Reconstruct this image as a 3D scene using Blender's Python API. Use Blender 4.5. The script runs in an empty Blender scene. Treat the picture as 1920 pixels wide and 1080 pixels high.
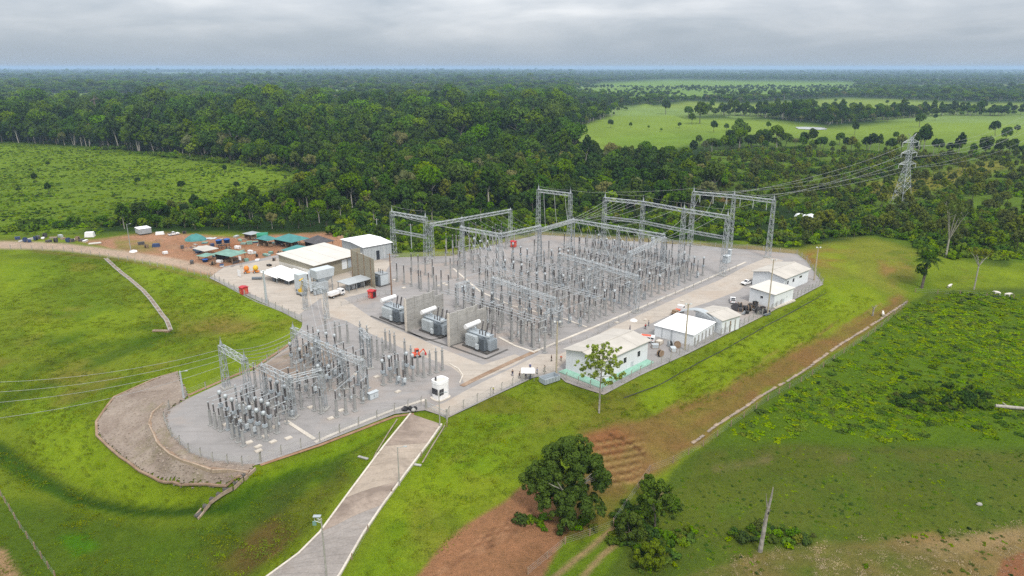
import bpy, math, random
import numpy as np
from mathutils import Vector, Matrix

random.seed(7)
rng = np.random.default_rng(7)
sc = bpy.context.scene
COL = sc.collection

# ------------------------------------------------------------------ camera
CAM_H = 80.0
FPX = 1320.0                       # focal length in photograph pixels (1920 wide)
PITCH = math.atan(414.0 / FPX)
cam = bpy.data.cameras.new('camera')
cam.sensor_width = 36.0
cam.lens = FPX / 1920.0 * 36.0
cam.clip_start = 1.0
cam.clip_end = 90000.0
cam_o = bpy.data.objects.new('camera', cam)
COL.objects.link(cam_o)
cam_o.location = (0, 0, CAM_H)
cam_o.rotation_euler = (math.pi / 2 - PITCH, 0, 0)
sc.camera = cam_o

# ------------------------------------------------------------------ world, sun, exposure
SUN_EL, SUN_AZ = math.radians(52), math.radians(160)   # azimuth clockwise from +Y
world = bpy.data.worlds.new('World')
sc.world = world
world.use_nodes = True
wn, wl = world.node_tree.nodes, world.node_tree.links
wn.clear()


def nd(nt, typ, **kw):
    n = nt.nodes.new(typ)
    for k, v in kw.items():
        if hasattr(n, k):
            setattr(n, k, v)
        else:
            n.inputs[k].default_value = v
    return n


def ramp(nt, stops, interp='LINEAR'):
    r = nt.nodes.new('ShaderNodeValToRGB')
    r.color_ramp.interpolation = interp
    e = r.color_ramp.elements
    while len(e) < len(stops):
        e.new(0.5)
    for i, (p, c) in enumerate(stops):
        e[i].position = p
        e[i].color = (*c, 1) if len(c) == 3 else c
    return r


W = world.node_tree
sky = nd(W, 'ShaderNodeTexSky', sky_type='NISHITA', sun_disc=False)
sky.sun_elevation = SUN_EL
sky.sun_rotation = SUN_AZ
bg1 = nd(W, 'ShaderNodeBackground', Strength=0.1)
wl.new(sky.outputs[0], bg1.inputs[0])
tc = nd(W, 'ShaderNodeTexCoord')
sep = nd(W, 'ShaderNodeSeparateXYZ')
wl.new(tc.outputs['Generated'], sep.inputs[0])


def wmath(op, a, b=None, clamp=False):
    n = nd(W, 'ShaderNodeMath', operation=op, use_clamp=clamp)
    for i, x in enumerate((a, b)):
        if x is None:
            continue
        if isinstance(x, (int, float)):
            n.inputs[i].default_value = x
        else:
            wl.new(x, n.inputs[i])
    return n.outputs[0]


# the cloud deck: a flat sheet high above, seen in perspective
zz = wmath('MAXIMUM', sep.outputs[2], 0.0)
den = wmath('ADD', zz, 0.07)
cx_ = wmath('DIVIDE', sep.outputs[0], den)
cy_ = wmath('DIVIDE', sep.outputs[1], den)
comb = nd(W, 'ShaderNodeCombineXYZ')
wl.new(cx_, comb.inputs[0])
wl.new(cy_, comb.inputs[1])
mp = nd(W, 'ShaderNodeMapping')
mp.inputs['Scale'].default_value = (0.7, 0.25, 1)
mp.inputs['Location'].default_value = (3.3, 1.7, 0)
wl.new(comb.outputs[0], mp.inputs[0])
n1 = nd(W, 'ShaderNodeTexNoise', Scale=1.0, Detail=5.0, Roughness=0.55, Distortion=0.5)
n2 = nd(W, 'ShaderNodeTexNoise', Scale=2.6, Detail=5.0, Roughness=0.55, Distortion=0.3)
mp2 = nd(W, 'ShaderNodeMapping')
mp2.inputs['Scale'].default_value = (4.2, 4.2, 17.0)
mp2.inputs['Location'].default_value = (1.3, 4.1, 0.4)
wl.new(tc.outputs['Generated'], mp2.inputs[0])
wl.new(mp2.outputs[0], n1.inputs[0])
wl.new(mp2.outputs[0], n2.inputs[0])
n3 = nd(W, 'ShaderNodeTexNoise', Scale=0.6, Detail=3.0, Roughness=0.5, Distortion=0.4)
wl.new(mp.outputs[0], n3.inputs[0])
cl = wmath('ADD', wmath('ADD', wmath('MULTIPLY', n1.outputs[0], 0.55), wmath('MULTIPLY', n2.outputs[0], 0.22)), wmath('MULTIPLY', n3.outputs[0], 0.26))
CLOUD_LIFT = wmath('MULTIPLY', wmath('SUBTRACT', zz, 0.045), 2.6)
cl2 = wmath('ADD', cl, CLOUD_LIFT, clamp=True)
cr = ramp(W, [(0.30, (0.33, 0.385, 0.46)), (0.45, (0.43, 0.48, 0.55)), (0.58, (0.58, 0.615, 0.67)), (0.78, (0.86, 0.87, 0.895))])
wl.new(cl2, cr.inputs[0])
hz = nd(W, 'ShaderNodeMixRGB')
hz.inputs['Color2'].default_value = (0.375, 0.445, 0.535, 1)
hzr = ramp(W, [(0.0, (1, 1, 1)), (0.012, (0.75, 0.75, 0.75)), (0.045, (0, 0, 0))])
wl.new(zz, hzr.inputs[0])
wl.new(hzr.outputs[0], hz.inputs['Fac'])
wl.new(cr.outputs[0], hz.inputs['Color1'])
bg2 = nd(W, 'ShaderNodeBackground')
# an overcast sky grows evenly brighter from the horizon to the zenith
wl.new(wmath('ADD', wmath('MULTIPLY', zz, 0.55), 0.50), bg2.inputs['Strength'])
wl.new(hz.outputs[0], bg2.inputs[0])
mixw = nd(W, 'ShaderNodeMixShader')
mixw.inputs[0].default_value = 0.93
wl.new(bg1.outputs[0], mixw.inputs[1])
wl.new(bg2.outputs[0], mixw.inputs[2])
wo = nd(W, 'ShaderNodeOutputWorld')
wl.new(mixw.outputs[0], wo.inputs[0])

sun = bpy.data.lights.new('sun', 'SUN')
sun.energy = 1.5
sun.angle = math.radians(12)
sun.color = (1.0, 0.955, 0.88)
sun_o = bpy.data.objects.new('sun', sun)
COL.objects.link(sun_o)
sdir = Vector((math.sin(SUN_AZ) * math.cos(SUN_EL), math.cos(SUN_AZ) * math.cos(SUN_EL), math.sin(SUN_EL)))
sun_o.rotation_euler = sdir.to_track_quat('Z', 'Y').to_euler()
sun_o.location = sdir * 300

sc.view_settings.view_transform = 'Standard'
sc.view_settings.look = 'None'
sc.view_settings.exposure = 1.0
sc.view_settings.gamma = 1.0
sc.view_settings.use_curve_mapping = False
sc.render.engine = 'CYCLES'
sc.cycles.use_adaptive_sampling = True
sc.cycles.adaptive_threshold = 0.01
sc.cycles.use_denoising = False
sc.cycles.max_bounces = 5
sc.cycles.diffuse_bounces = 3
sc.cycles.glossy_bounces = 2
sc.cycles.transmission_bounces = 2
sc.cycles.transparent_max_bounces = 12
sc.cycles.volume_bounces = 1
sc.cycles.caustics_reflective = False
sc.cycles.caustics_refractive = False

# ------------------------------------------------------------------ surveying: photograph pixel -> ground
_f = np.array([0, math.cos(PITCH), -math.sin(PITCH)])
_u = np.array([0, math.sin(PITCH), math.cos(PITCH)])


def ray(px, py):
    dx = (px - 960) / FPX
    dy = -(py - 540) / FPX
    return np.array([dx, _f[1] + dy * _u[1], _f[2] + dy * _u[2]])


def at(px, py, z=0.0):
    d = ray(px, py)
    r = d * ((z - CAM_H) / d[2])
    return Vector((r[0], r[1], z))


def project(x, y, z):
    dz = z - CAM_H
    dep = y * _f[1] + dz * _f[2]
    upc = y * _u[1] + dz * _u[2]
    dep = np.where(dep < 1.0, 1.0, dep)
    return 960 + FPX * x / dep, 540 - FPX * upc / dep


def height_at(base, ytop):
    """height above base (world vector) whose image row is ytop"""
    lo, hi = 0.0, 90.0
    for _ in range(40):
        m = (lo + hi) / 2
        if project(base.x, base.y, base.z + m)[1] > ytop:
            lo = m
        else:
            hi = m
    return float(lo)


# ------------------------------------------------------------------ value noise (numpy)
_tab = rng.random((256, 256))


def vnoise(x, y):
    xi = np.floor(x).astype(int)
    yi = np.floor(y).astype(int)
    fx = x - xi
    fy = y - yi
    fx = fx * fx * (3 - 2 * fx)
    fy = fy * fy * (3 - 2 * fy)
    a = _tab[xi % 256, yi % 256]
    b = _tab[(xi + 1) % 256, yi % 256]
    c = _tab[xi % 256, (yi + 1) % 256]
    d = _tab[(xi + 1) % 256, (yi + 1) % 256]
    return (a * (1 - fx) + b * fx) * (1 - fy) + (c * (1 - fx) + d * fx) * fy


def fbm(x, y, s, o=4):
    r = 0.0
    a = 0.5
    for k in range(o):
        r = r + a * (vnoise(x / s + 17.3 * k, y / s + 5.1 * k) - 0.5)
        a *= 0.5
        s *= 0.5
    return r


# ------------------------------------------------------------------ terrain model
PAD_PX = [(455, 877), (400, 870), (355, 853), (322, 822), (309, 792), (316, 768), (350, 748), (420, 716), (480, 692), (540, 650),
          (566, 612), (567, 603), (480, 562), (392, 521), (420, 500), (520, 478), (640, 466), (742, 483), (845, 480), (930, 458), (1010, 440),
          (1100, 447), (1200, 453), (1330, 462), (1495, 476), (1512, 490), (1544, 533), (1420, 598), (1290, 663), (1200, 704), (1132, 740),
          (1090, 727), (1060, 716), (1042, 700), (1000, 708), (920, 745), (840, 783), (797, 769), (740, 776), (600, 831), (490, 869)]
PAD = np.array([at(*p)[:2] for p in PAD_PX])
CTRL = [(0, 462, 1), (120, 462, 1), (250, 480, .5), (340, 500, 0), (20, 540, -2), (180, 520, -2), (300, 560, -3.5), (320, 620, -5),
        (180, 620, -5.5), (50, 640, -5.5), (440, 620, -2.2), (480, 662, .7), (420, 695, .4), (480, 590, -.8), (400, 560, -2),
        (350, 690, -1), (215, 745, -4), (180, 795, -5.2), (225, 860, -6), (300, 908, -6), (420, 918, -5.6), (472, 888, -1.2),
        (100, 720, -8), (60, 800, -9), (0, 760, -9), (100, 900, -10.2), (250, 962, -9.8), (380, 967, -8.4), (0, 980, -12), (150, 1050, -13),
        (350, 1070, -12), (480, 1000, -8.5), (500, 1075, -5), (560, 940, -4.8), (640, 880, -3.2), (570, 880, -3.4), (700, 820, -1.2),
        (770, 779, -.2), (690, 850, -1.2), (755, 850, -1.2), (690, 930, -2.2), (570, 1078, -4), (830, 800, -.3), (735, 925, -2.2), (640, 1080, -4),
        (900, 800, -1.2), (880, 900, -2.8), (800, 1000, -4), (960, 770, -.7), (1060, 765, -.9), (1000, 850, -2.5), (900, 1050, -5.5),
        (1130, 780, -1.5), (1250, 760, -3), (1300, 700, -1.4), (1400, 640, -1.5), (1500, 580, -1.5), (1550, 560, -1.2), (1450, 660, -4),
        (1600, 570, -3), (1560, 490, -1), (1640, 460, 1), (1680, 500, 0), (1300, 830, -6), (1500, 700, -6.5), (1620, 620, -6), (1700, 562, -4),
        (1400, 850, -7), (1700, 700, -7), (1900, 620, -6), (1800, 560, -4), (1900, 850, -8), (1600, 1000, -8), (1900, 1050, -8), (1300, 1000, -7.5),
        (1060, 980, -6.5), (1150, 900, -5.5), (1100, 1060, -7), (1700, 420, -6), (1500, 425, -5), (1850, 380, -6), (1300, 420, -5), (1100, 415, -5),
        (900, 425, -5), (760, 442, -4), (600, 415, -2), (400, 415, -1), (200, 420, -1), (0, 430, -1), (0, 330, -4), (300, 330, -5), (600, 330, -8),
        (1000, 330, -8), (1400, 330, -8), (1800, 320, -6), (300, 440, 0), (450, 450, 0), (560, 450, 0), (640, 440, -.5), (300, 470, 0), (420, 480, 0)]
_cp = [at(*c) for c in CTRL] + [Vector((p[0], p[1], 0)) for p in PAD] + [Vector((0, 20, -9)), Vector((-120, 40, -14)), Vector((140, 40, -9))]
_X = np.array([[p.x, p.y] for p in _cp])
_Z = np.array([p.z for p in _cp])


def _phi(r2):
    return 0.5 * r2 * np.log(r2 + 1e-6)


def _fit():
    n = len(_X)
    d2 = ((_X[:, None] - _X[None]) ** 2).sum(-1) / 1e4
    A = np.zeros((n + 3, n + 3))
    A[:n, :n] = _phi(d2) + np.eye(n) * 2e-3
    A[:n, n] = 1
    A[:n, n + 1:] = _X / 100
    A[n, :n] = 1
    A[n + 1:, :n] = _X.T / 100
    return np.linalg.solve(A, np.concatenate([_Z, np.zeros(3)]))


_Wt = _fit()


def inside(poly, x, y):
    r = np.zeros(x.shape, bool)
    n = len(poly)
    for i in range(n):
        x0, y0 = poly[i]
        x1, y1 = poly[(i + 1) % n]
        c = ((y0 > y) != (y1 > y)) & (x < (x1 - x0) * (y - y0) / ((y1 - y0) if y1 != y0 else 1e-9) + x0)
        r ^= c
    return r


def pdist(poly, x, y, closed=True):
    best = np.full(x.shape, 1e9)
    n = len(poly)
    for i in range(n if closed else n - 1):
        a = np.asarray(poly[i], float)
        b = np.asarray(poly[(i + 1) % n], float)
        d = b - a
        L = (d @ d) + 1e-9
        t = np.clip(((x - a[0]) * d[0] + (y - a[1]) * d[1]) / L, 0, 1)
        best = np.minimum(best, np.hypot(x - a[0] - t * d[0], y - a[1] - t * d[1]))
    return best


# ditches cut along the contours: line (pixel, level), depth, half width in metres
DITCH = [([(-60, 800, -9), (0, 846, -9.5), (60, 888, -9.8), (115, 922, -10), (175, 950, -10.2), (250, 962, -10.3), (330, 963, -10), (385, 955, -9.5)], 1.8, 3.2),
         ([(-40, 772, -8.5), (0, 742, -8), (60, 692, -6.8), (160, 654, -6), (310, 627, -5.2), (420, 612, -3.5)], 1.5, 3.2),
         ([(452, 914, -3), (560, 872, -3), (660, 838, -2), (742, 795, -.8)], .5, 1.4),
         ([(1548, 548, -1.4), (1450, 602, -1.4), (1350, 658, -1.5), (1240, 718, -1.6), (1170, 744, -1.5)], 1.0, 1.6),
         ([(1570, 566, -2), (1450, 628, -2.2), (1340, 694, -2.4), (1250, 748, -2.6)], 1.0, 2.0),
         ([(1640, 575, -3), (1520, 640, -3.5), (1400, 712, -4), (1290, 772, -4.5)], .9, 2.2)]
_DW = [(np.array([at(*p)[:2] for p in l]), d, w) for l, d, w in DITCH]


def terrain(x, y):
    x = np.asarray(x, float)
    y = np.asarray(y, float)
    shp = x.shape
    x = x.ravel()
    y = y.ravel()
    out = np.empty_like(x)
    for s in range(0, len(x), 40000):
        xs, ys = x[s:s + 40000], y[s:s + 40000]
        cx, cy = np.clip(xs, -330, 400), np.clip(ys, 0, 640)
        d2 = ((cx[:, None] - _X[None, :, 0]) ** 2 + (cy[:, None] - _X[None, :, 1]) ** 2) / 1e4
        h = _phi(d2) @ _Wt[:-3] + _Wt[-3] + cx / 100 * _Wt[-2] + cy / 100 * _Wt[-1]
        h = np.clip(h, -16, 3)
        far = np.clip((np.hypot(xs - 20, ys - 220) - 300) / 260, 0, 1)
        far = far * far * (3 - 2 * far)
        roll = -8 + fbm(xs, ys, 900.0, 3) * 14
        h = h * (1 - far) + roll * far
        dp = pdist(PAD, xs, ys)
        ins = inside(PAD, xs, ys)
        rough = (fbm(xs, ys, 42.0, 2) * 2.4 * np.clip((dp - 4) / 20, 0, 1) + fbm(xs, ys, 14.0, 3) * 0.9 + fbm(xs, ys, 3.0, 2) * 0.35) * np.clip((dp - 1) / 8, 0, 1)
        h = h + rough
        for l_, dd, ww in _DW:
            q_ = pdist(l_, xs, ys, closed=False)
            h = h - dd * np.exp(-(q_ / ww) ** 2)
        k = np.clip((dp - 0.6) / 4.0, 0, 1)
        h = np.where(ins, -0.3, h * k + (-0.05) * (1 - k))
        out[s:s + 40000] = h
    return out.reshape(shp)


def th(x, y):
    return float(terrain(np.array([x]), np.array([y]))[0])


_ZS = np.linspace(4.0, -22.0, 131)


def gp(px, py):
    """ground point seen at this pixel of the photograph: first crossing of the ray with the ground"""
    d = ray(px, py)
    if d[2] > -0.02:
        p = at(px, py, -8.0)
        return Vector((p.x, p.y, th(p.x, p.y)))
    t = (_ZS - CAM_H) / d[2]
    g = terrain(d[0] * t, d[1] * t) - _ZS
    k = int(np.argmax(g >= 0))
    z = _ZS[k]
    if k > 0 and g[k] > g[k - 1]:
        z = _ZS[k - 1] + (_ZS[k] - _ZS[k - 1]) * (-g[k - 1]) / (g[k] - g[k - 1])
    p = at(px, py, float(z))
    return Vector((p.x, p.y, th(p.x, p.y)))

# ------------------------------------------------------------------ materials
def new_mat(name):
    m = bpy.data.materials.new(name)
    m.use_nodes = True
    nt = m.node_tree
    b = nt.nodes['Principled BSDF']
    return m, nt, b


def mixrgb(nt, fac, a, b, mode='MIX'):
    n = nt.nodes.new('ShaderNodeMixRGB')
    n.blend_type = mode
    for s, v in (('Fac', fac), ('Color1', a), ('Color2', b)):
        if hasattr(v, 'is_output'):
            nt.links.new(v, n.inputs[s])
        elif isinstance(v, tuple):
            n.inputs[s].default_value = (*v, 1) if len(v) == 3 else v
        else:
            n.inputs[s].default_value = v
    return n.outputs[0]


def noise_tex(nt, vec, scale, detail=3.0, rough=0.55, dist=0.0):
    n = nt.nodes.new('ShaderNodeTexNoise')
    n.inputs['Scale'].default_value = scale
    n.inputs['Detail'].default_value = detail
    n.inputs['Roughness'].default_value = rough
    n.inputs['Distortion'].default_value = dist
    if vec is not None:
        nt.links.new(vec, n.inputs['Vector'])
    return n.outputs[0]


def cramp(nt, fac, stops):
    r = ramp(nt, stops)
    nt.links.new(fac, r.inputs[0])
    return r.outputs[0]


def coords(nt, kind='Object'):
    return nt.nodes.new('ShaderNodeTexCoord').outputs[kind]


def world_pos(nt):
    return nt.nodes.new('ShaderNodeNewGeometry').outputs['Position']


def add_bump(nt, bsdf, h, strength, dist):
    b = nt.nodes.new('ShaderNodeBump')
    b.inputs['Strength'].default_value = strength
    b.inputs['Distance'].default_value = dist
    nt.links.new(h, b.inputs['Height'])
    nt.links.new(b.outputs[0], bsdf.inputs['Normal'])


def mat_plain(name, c, rough=0.6, metal=0.0, var=0.25, scale=0.6, spec=0.3):
    """paint, metal or cloth with a little wear: broad dirt and fine speckle"""
    m, nt, b = new_mat(name)
    v = world_pos(nt)
    n1 = noise_tex(nt, v, scale, 5.0, 0.6)
    lo = tuple(x * (1 - var) for x in c)
    hi = tuple(min(1, x * (1 + var * 0.6)) for x in c)
    nt.links.new(cramp(nt, n1, [(0.3, lo), (0.7, hi)]), b.inputs['Base Color'])
    b.inputs['Roughness'].default_value = rough
    b.inputs['Metallic'].default_value = metal
    b.inputs['Specular IOR Level'].default_value = spec
    return m


def mat_ground(name, c1, c2, scale, fine=6.0, rough=0.9, bump=0.3, dirt=None):
    m, nt, b = new_mat(name)
    v = world_pos(nt)
    big = noise_tex(nt, v, scale, 6.0, 0.62, 0.6)
    col = cramp(nt, big, [(0.3, c1), (0.7, c2)])
    f = noise_tex(nt, v, fine, 4.0, 0.7)
    col = mixrgb(nt, 0.55, col, cramp(nt, f, [(0.25, (.62, .62, .62)), (0.75, (1.25, 1.25, 1.25))]), 'MULTIPLY')
    mpg = nt.nodes.new('ShaderNodeMapping')
    mpg.inputs['Rotation'].default_value = (0, 0, math.radians(-46))
    mpg.inputs['Scale'].default_value = (.05, .55, 1)
    nt.links.new(v, mpg.inputs[0])
    trk = noise_tex(nt, mpg.outputs[0], 1.0, 4.0, .6, .5)
    col = mixrgb(nt, .8, col, cramp(nt, trk, [(.32, (.84, .83, .82)), (.48, (1, 1, 1)), (.70, (1.06, 1.06, 1.06))]), 'MULTIPLY')
    st = noise_tex(nt, v, scale * 6, 5.0, .65, .4)
    col = mixrgb(nt, .6, col, cramp(nt, st, [(.30, (.80, .80, .80)), (.5, (1, 1, 1)), (.72, (1.08, 1.07, 1.06))]), 'MULTIPLY')
    if dirt:
        dn = noise_tex(nt, v, dirt[1], 5.0, 0.6, 1.0)
        col = mixrgb(nt, cramp(nt, dn, [(dirt[2], (0, 0, 0)), (dirt[2] + 0.14, (dirt[3],) * 3)]), col, dirt[0])
    nt.links.new(col, b.inputs['Base Color'])
    b.inputs['Roughness'].default_value = rough
    b.inputs['Specular IOR Level'].default_value = 0.15
    add_bump(nt, b, f, bump, 0.06)
    return m


def mat_leaf(name, dark, light, trans=0.35):
    m = bpy.data.materials.new(name)
    m.use_nodes = True
    nt = m.node_tree
    nt.nodes.clear()
    out = nt.nodes.new('ShaderNodeOutputMaterial')
    at_ = nt.nodes.new('ShaderNodeAttribute')
    at_.attribute_name = 'tone'
    oi = nt.nodes.new('ShaderNodeObjectInfo')
    v = world_pos(nt)
    n = noise_tex(nt, v, 0.02, 2.0)
    s = nt.nodes.new('ShaderNodeMath')
    s.operation = 'MULTIPLY_ADD'
    nt.links.new(oi.outputs['Random'], s.inputs[0])
    s.inputs[1].default_value = 0.55
    s2 = nt.nodes.new('ShaderNodeMath')
    s2.operation = 'MULTIPLY_ADD'
    nt.links.new(at_.outputs['Fac'], s2.inputs[0])
    s2.inputs[1].default_value = 0.45
    nt.links.new(s2.outputs[0], s.inputs[2])
    s3 = nt.nodes.new('ShaderNodeMath')
    s3.operation = 'SUBTRACT'
    nt.links.new(n, s3.inputs[0])
    s3.inputs[1].default_value = 0.5
    nt.links.new(s3.outputs[0], s2.inputs[2])
    col = cramp(nt, s.outputs[0], [(0.05, dark), (0.95, light)])
    # a few trees run yellowish or greyish
    h = nt.nodes.new('ShaderNodeHueSaturation')
    hm = nt.nodes.new('ShaderNodeMath')
    hm.operation = 'MULTIPLY_ADD'
    wn_ = nt.nodes.new('ShaderNodeTexWhiteNoise')
    wn_.noise_dimensions = '1D'
    nt.links.new(oi.outputs['Random'], wn_.inputs['W'])
    nt.links.new(wn_.outputs['Value'], hm.inputs[0])
    hm.inputs[1].default_value = -0.035
    hm.inputs[2].default_value = 0.512
    nt.links.new(hm.outputs[0], h.inputs['Hue'])
    hs = nt.nodes.new('ShaderNodeMath')
    hs.operation = 'MULTIPLY_ADD'
    nt.links.new(oi.outputs['Random'], hs.inputs[0])
    hs.inputs[1].default_value = 0.25
    hs.inputs[2].default_value = 0.92
    nt.links.new(hs.outputs[0], h.inputs['Saturation'])
    nt.links.new(col, h.inputs['Color'])
    d = nt.nodes.new('ShaderNodeBsdfDiffuse')
    t = nt.nodes.new('ShaderNodeBsdfTranslucent')
    mx = nt.nodes.new('ShaderNodeMixShader')
    mx.inputs[0].default_value = trans
    nt.links.new(h.outputs[0], d.inputs[0])
    nt.links.new(h.outputs[0], t.inputs[0])
    nt.links.new(d.outputs[0], mx.inputs[1])
    nt.links.new(t.outputs[0], mx.inputs[2])
    nt.links.new(mx.outputs[0], out.inputs[0])
    return m


M = {}
M['leaf_dark'] = mat_leaf('leaf_dark', (.014, .036, .009), (.068, .118, .019), .12)
M['leaf_mid'] = mat_leaf('leaf_mid', (.026, .062, .009), (.112, .188, .021), .15)
M['leaf_light'] = mat_leaf('leaf_light', (.055, .108, .010), (.165, .255, .020), .2)
M['leaf_lime'] = mat_leaf('leaf_lime', (.070, .130, .006), (.195, .300, .012), .25)
M['leaf_grass'] = mat_leaf('leaf_grass', (.080, .112, .010), (.185, .232, .020), .3)
M['leaf_young'] = mat_leaf('leaf_young', (.150, .190, .045), (.30, .345, .095), .35)
M['leaf_tree'] = mat_leaf('leaf_tree', (.022, .044, .010), (.112, .160, .028), .2)
M['leaf_straw'] = mat_leaf('leaf_straw', (.26, .20, .12), (.48, .40, .26), .2)
M['leaf_pale'] = mat_leaf('leaf_pale', (.10, .125, .045), (.21, .215, .085))
M['leaf_olive'] = mat_leaf('leaf_olive', (.052, .078, .018), (.135, .165, .034), .25)
M['bark'] = mat_plain('bark', (.12, .10, .08), 0.9, var=.4, scale=1.5)
M['bark_pale'] = mat_plain('bark_pale', (.30, .28, .24), 0.9, var=.4, scale=1.5)
M['gravel'] = mat_ground('gravel', (.225, .216, .21), (.285, .27, .262), .05, 5.0, bump=.6, dirt=((.29, .235, .195), .035, .51, .55))
M['concrete_road'] = mat_ground('concrete_road', (.33, .295, .255), (.40, .355, .305), .07, 3.0, .8, .15, dirt=((.33, .27, .215), .06, .52, .6))
M['concrete_ramp'] = mat_ground('concrete_ramp', (.215, .17, .14), (.32, .262, .215), .09, 2.5, .8, .15, dirt=((.155, .122, .10), .11, .50, .8))
M['ramp_grey'] = mat_ground('ramp_grey', (.205, .185, .17), (.275, .25, .23), .1, 2.5, .8, .15, dirt=((.17, .135, .11), .1, .55, .5))
M['ramp_light'] = mat_ground('ramp_light', (.27, .225, .18), (.345, .29, .235), .12, 2.5, .8, .15, dirt=((.20, .165, .135), .15, .54, .6))
M['concrete_pale'] = mat_ground('concrete_pale', (.43, .39, .335), (.56, .515, .45), .3, 3.0, .8, .15)
M['concrete_grey'] = mat_ground('concrete_grey', (.27, .265, .25), (.37, .36, .335), .35, 3.0, .8, .2)
M['rubble'] = mat_ground('rubble', (.17, .13, .105), (.28, .235, .195), .12, 1.6, .9, 1.0, dirt=((.13, .12, .05), .08, .55, .6))
M['stone'] = mat_ground('stone', (.17, .135, .108), (.31, .26, .215), .6, 3.0, .9, .4)
M['slab_tan'] = mat_ground('slab_tan', (.235, .175, .125), (.37, .295, .225), .5, 3.0, .9, .3)
M['oil_dark'] = mat_plain('oil_dark', (.09, .085, .08), .8)
M['soil_line'] = mat_ground('soil_line', (.20, .13, .085), (.30, .22, .16), .3, 2.0)
M['soil_red'] = mat_ground('soil_red', (.19, .105, .06), (.30, .19, .12), .4, 3.0)
M['galv'] = mat_plain('galv', (.31, .335, .35), .5, .25, .2, .8)
M['galv_light'] = mat_plain('galv_light', (.40, .43, .445), .5, .2, .15, .8)
M['post_grey'] = mat_plain('post_grey', (.27, .27, .262), .8, 0, .2, .9)
M['porcelain'] = mat_plain('porcelain', (.075, .068, .068), .35, 0, .3, .9, .5)
M['porcelain_grey'] = mat_plain('porcelain_grey', (.27, .28, .285), .4, 0, .2, .9, .5)
M['string_glass'] = mat_plain('string_glass', (.42, .46, .42), .3, 0, .2, .9, .5)
M['wire'] = mat_plain('wire', (.40, .41, .41), .5, .3, .1)
M['white_wall'] = mat_plain('white_wall', (.62, .645, .66), .7, 0, .08, .25)
M['white_roof'] = mat_plain('white_roof', (.80, .805, .81), .5, 0, .05, .2)
M['white_tent'] = mat_plain('white_tent', (.80, .80, .80), .6, 0, .05, .2)
M['white_paint'] = mat_plain('white_paint', (.70, .70, .70), .4, 0, .08, .5)
M['beige_roof'] = mat_plain('beige_roof', (.41, .385, .345), .8, 0, .12, .25)
M['pale_roof'] = mat_plain('pale_roof', (.50, .48, .44), .8, 0, .08, .25)
M['beige_panel'] = mat_plain('beige_panel', (.27, .245, .185), .7, 0, .12, .4)
M['steel_blue'] = mat_plain('steel_blue', (.33, .37, .40), .5, .1, .15, .4)
M['steel_pale'] = mat_plain('steel_pale', (.47, .51, .53), .5, .1, .12, .4)
M['radiator'] = mat_plain('radiator', (.115, .135, .155), .5, .1, .25, .8)
M['glass_dark'] = mat_plain('glass_dark', (.022, .026, .035), .15, 0, .2, 1, .6)
M['black'] = mat_plain('black', (.022, .022, .024), .7, 0, .4, 1)
M['rubber'] = mat_plain('rubber', (.03, .03, .03), .8, 0, .3, 1)
M['green_apron'] = mat_plain('green_apron', (.22, .40, .315), .6, 0, .2, .5)
M['teal'] = mat_plain('teal', (.045, .185, .18), .6, 0, .2, .4)
M['teal_dull'] = mat_plain('teal_dull', (.15, .27, .225), .7, 0, .25, .5)
M['green_tank'] = mat_plain('green_tank', (.012, .20, .12), .4, 0, .15, .5)
M['dark_tarp'] = mat_plain('dark_tarp', (.07, .066, .07), .7, 0, .3, .5)
M['blue'] = mat_plain('blue', (.02, .085, .30), .5, 0, .2, .6)
M['navy'] = mat_plain('navy', (.03, .05, .12), .7, 0, .2, .9)
M['red'] = mat_plain('red', (.42, .022, .030), .5, 0, .2, .6)
M['red_orange'] = mat_plain('red_orange', (.56, .095, .045), .5, 0, .2, .6)
M['orange'] = mat_plain('orange', (.62, .21, .035), .5, 0, .2, .6)
M['yellow'] = mat_plain('yellow', (.60, .38, .02), .5, 0, .15, .6)
M['hivis'] = mat_plain('hivis', (.50, .52, .03), .6, 0, .15, .6)
M['wood'] = mat_plain('wood', (.24, .17, .11), .85, 0, .3, 1.2)
M['wood_pole'] = mat_plain('wood_pole', (.21, .13, .085), .85, 0, .25, 1.2)
M['pole_tan'] = mat_plain('pole_tan', (.36, .31, .22), .85, 0, .2, .8)
M['fence_post'] = mat_plain('fence_post', (.30, .29, .26), .9, 0, .25, 1.0)
M['dead_wood'] = mat_plain('dead_wood', (.27, .25, .22), .9, 0, .5, 1.0)
M['skin'] = mat_plain('skin', (.30, .17, .11), .6, 0, .1)
M['hair'] = mat_plain('hair', (.02, .015, .012), .7, 0, .1)
M['cow_hide'] = mat_plain('cow_hide', (.62, .58, .53), .8, 0, .1, 1.0)
M['water'] = mat_plain('water', (.55, .57, .58), .15, 0, .05, .05, .5)
M['light_lens'] = mat_plain('light_lens', (.7, .7, .68), .2, 0, .05, 1.0, .6)


def mat_mesh_fence():
    m, nt, b = new_mat('chain_link')
    out = nt.nodes['Material Output']
    b.inputs['Base Color'].default_value = (.42, .42, .42, 1)
    b.inputs['Metallic'].default_value = .3
    t = nt.nodes.new('ShaderNodeBsdfTransparent')
    mx = nt.nodes.new('ShaderNodeMixShader')
    mx.inputs[0].default_value = 0.20
    nt.links.new(t.outputs[0], mx.inputs[1])
    nt.links.new(b.outputs[0], mx.inputs[2])
    nt.links.new(mx.outputs[0], out.inputs[0])
    return m


M['chain_link'] = mat_mesh_fence()


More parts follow.
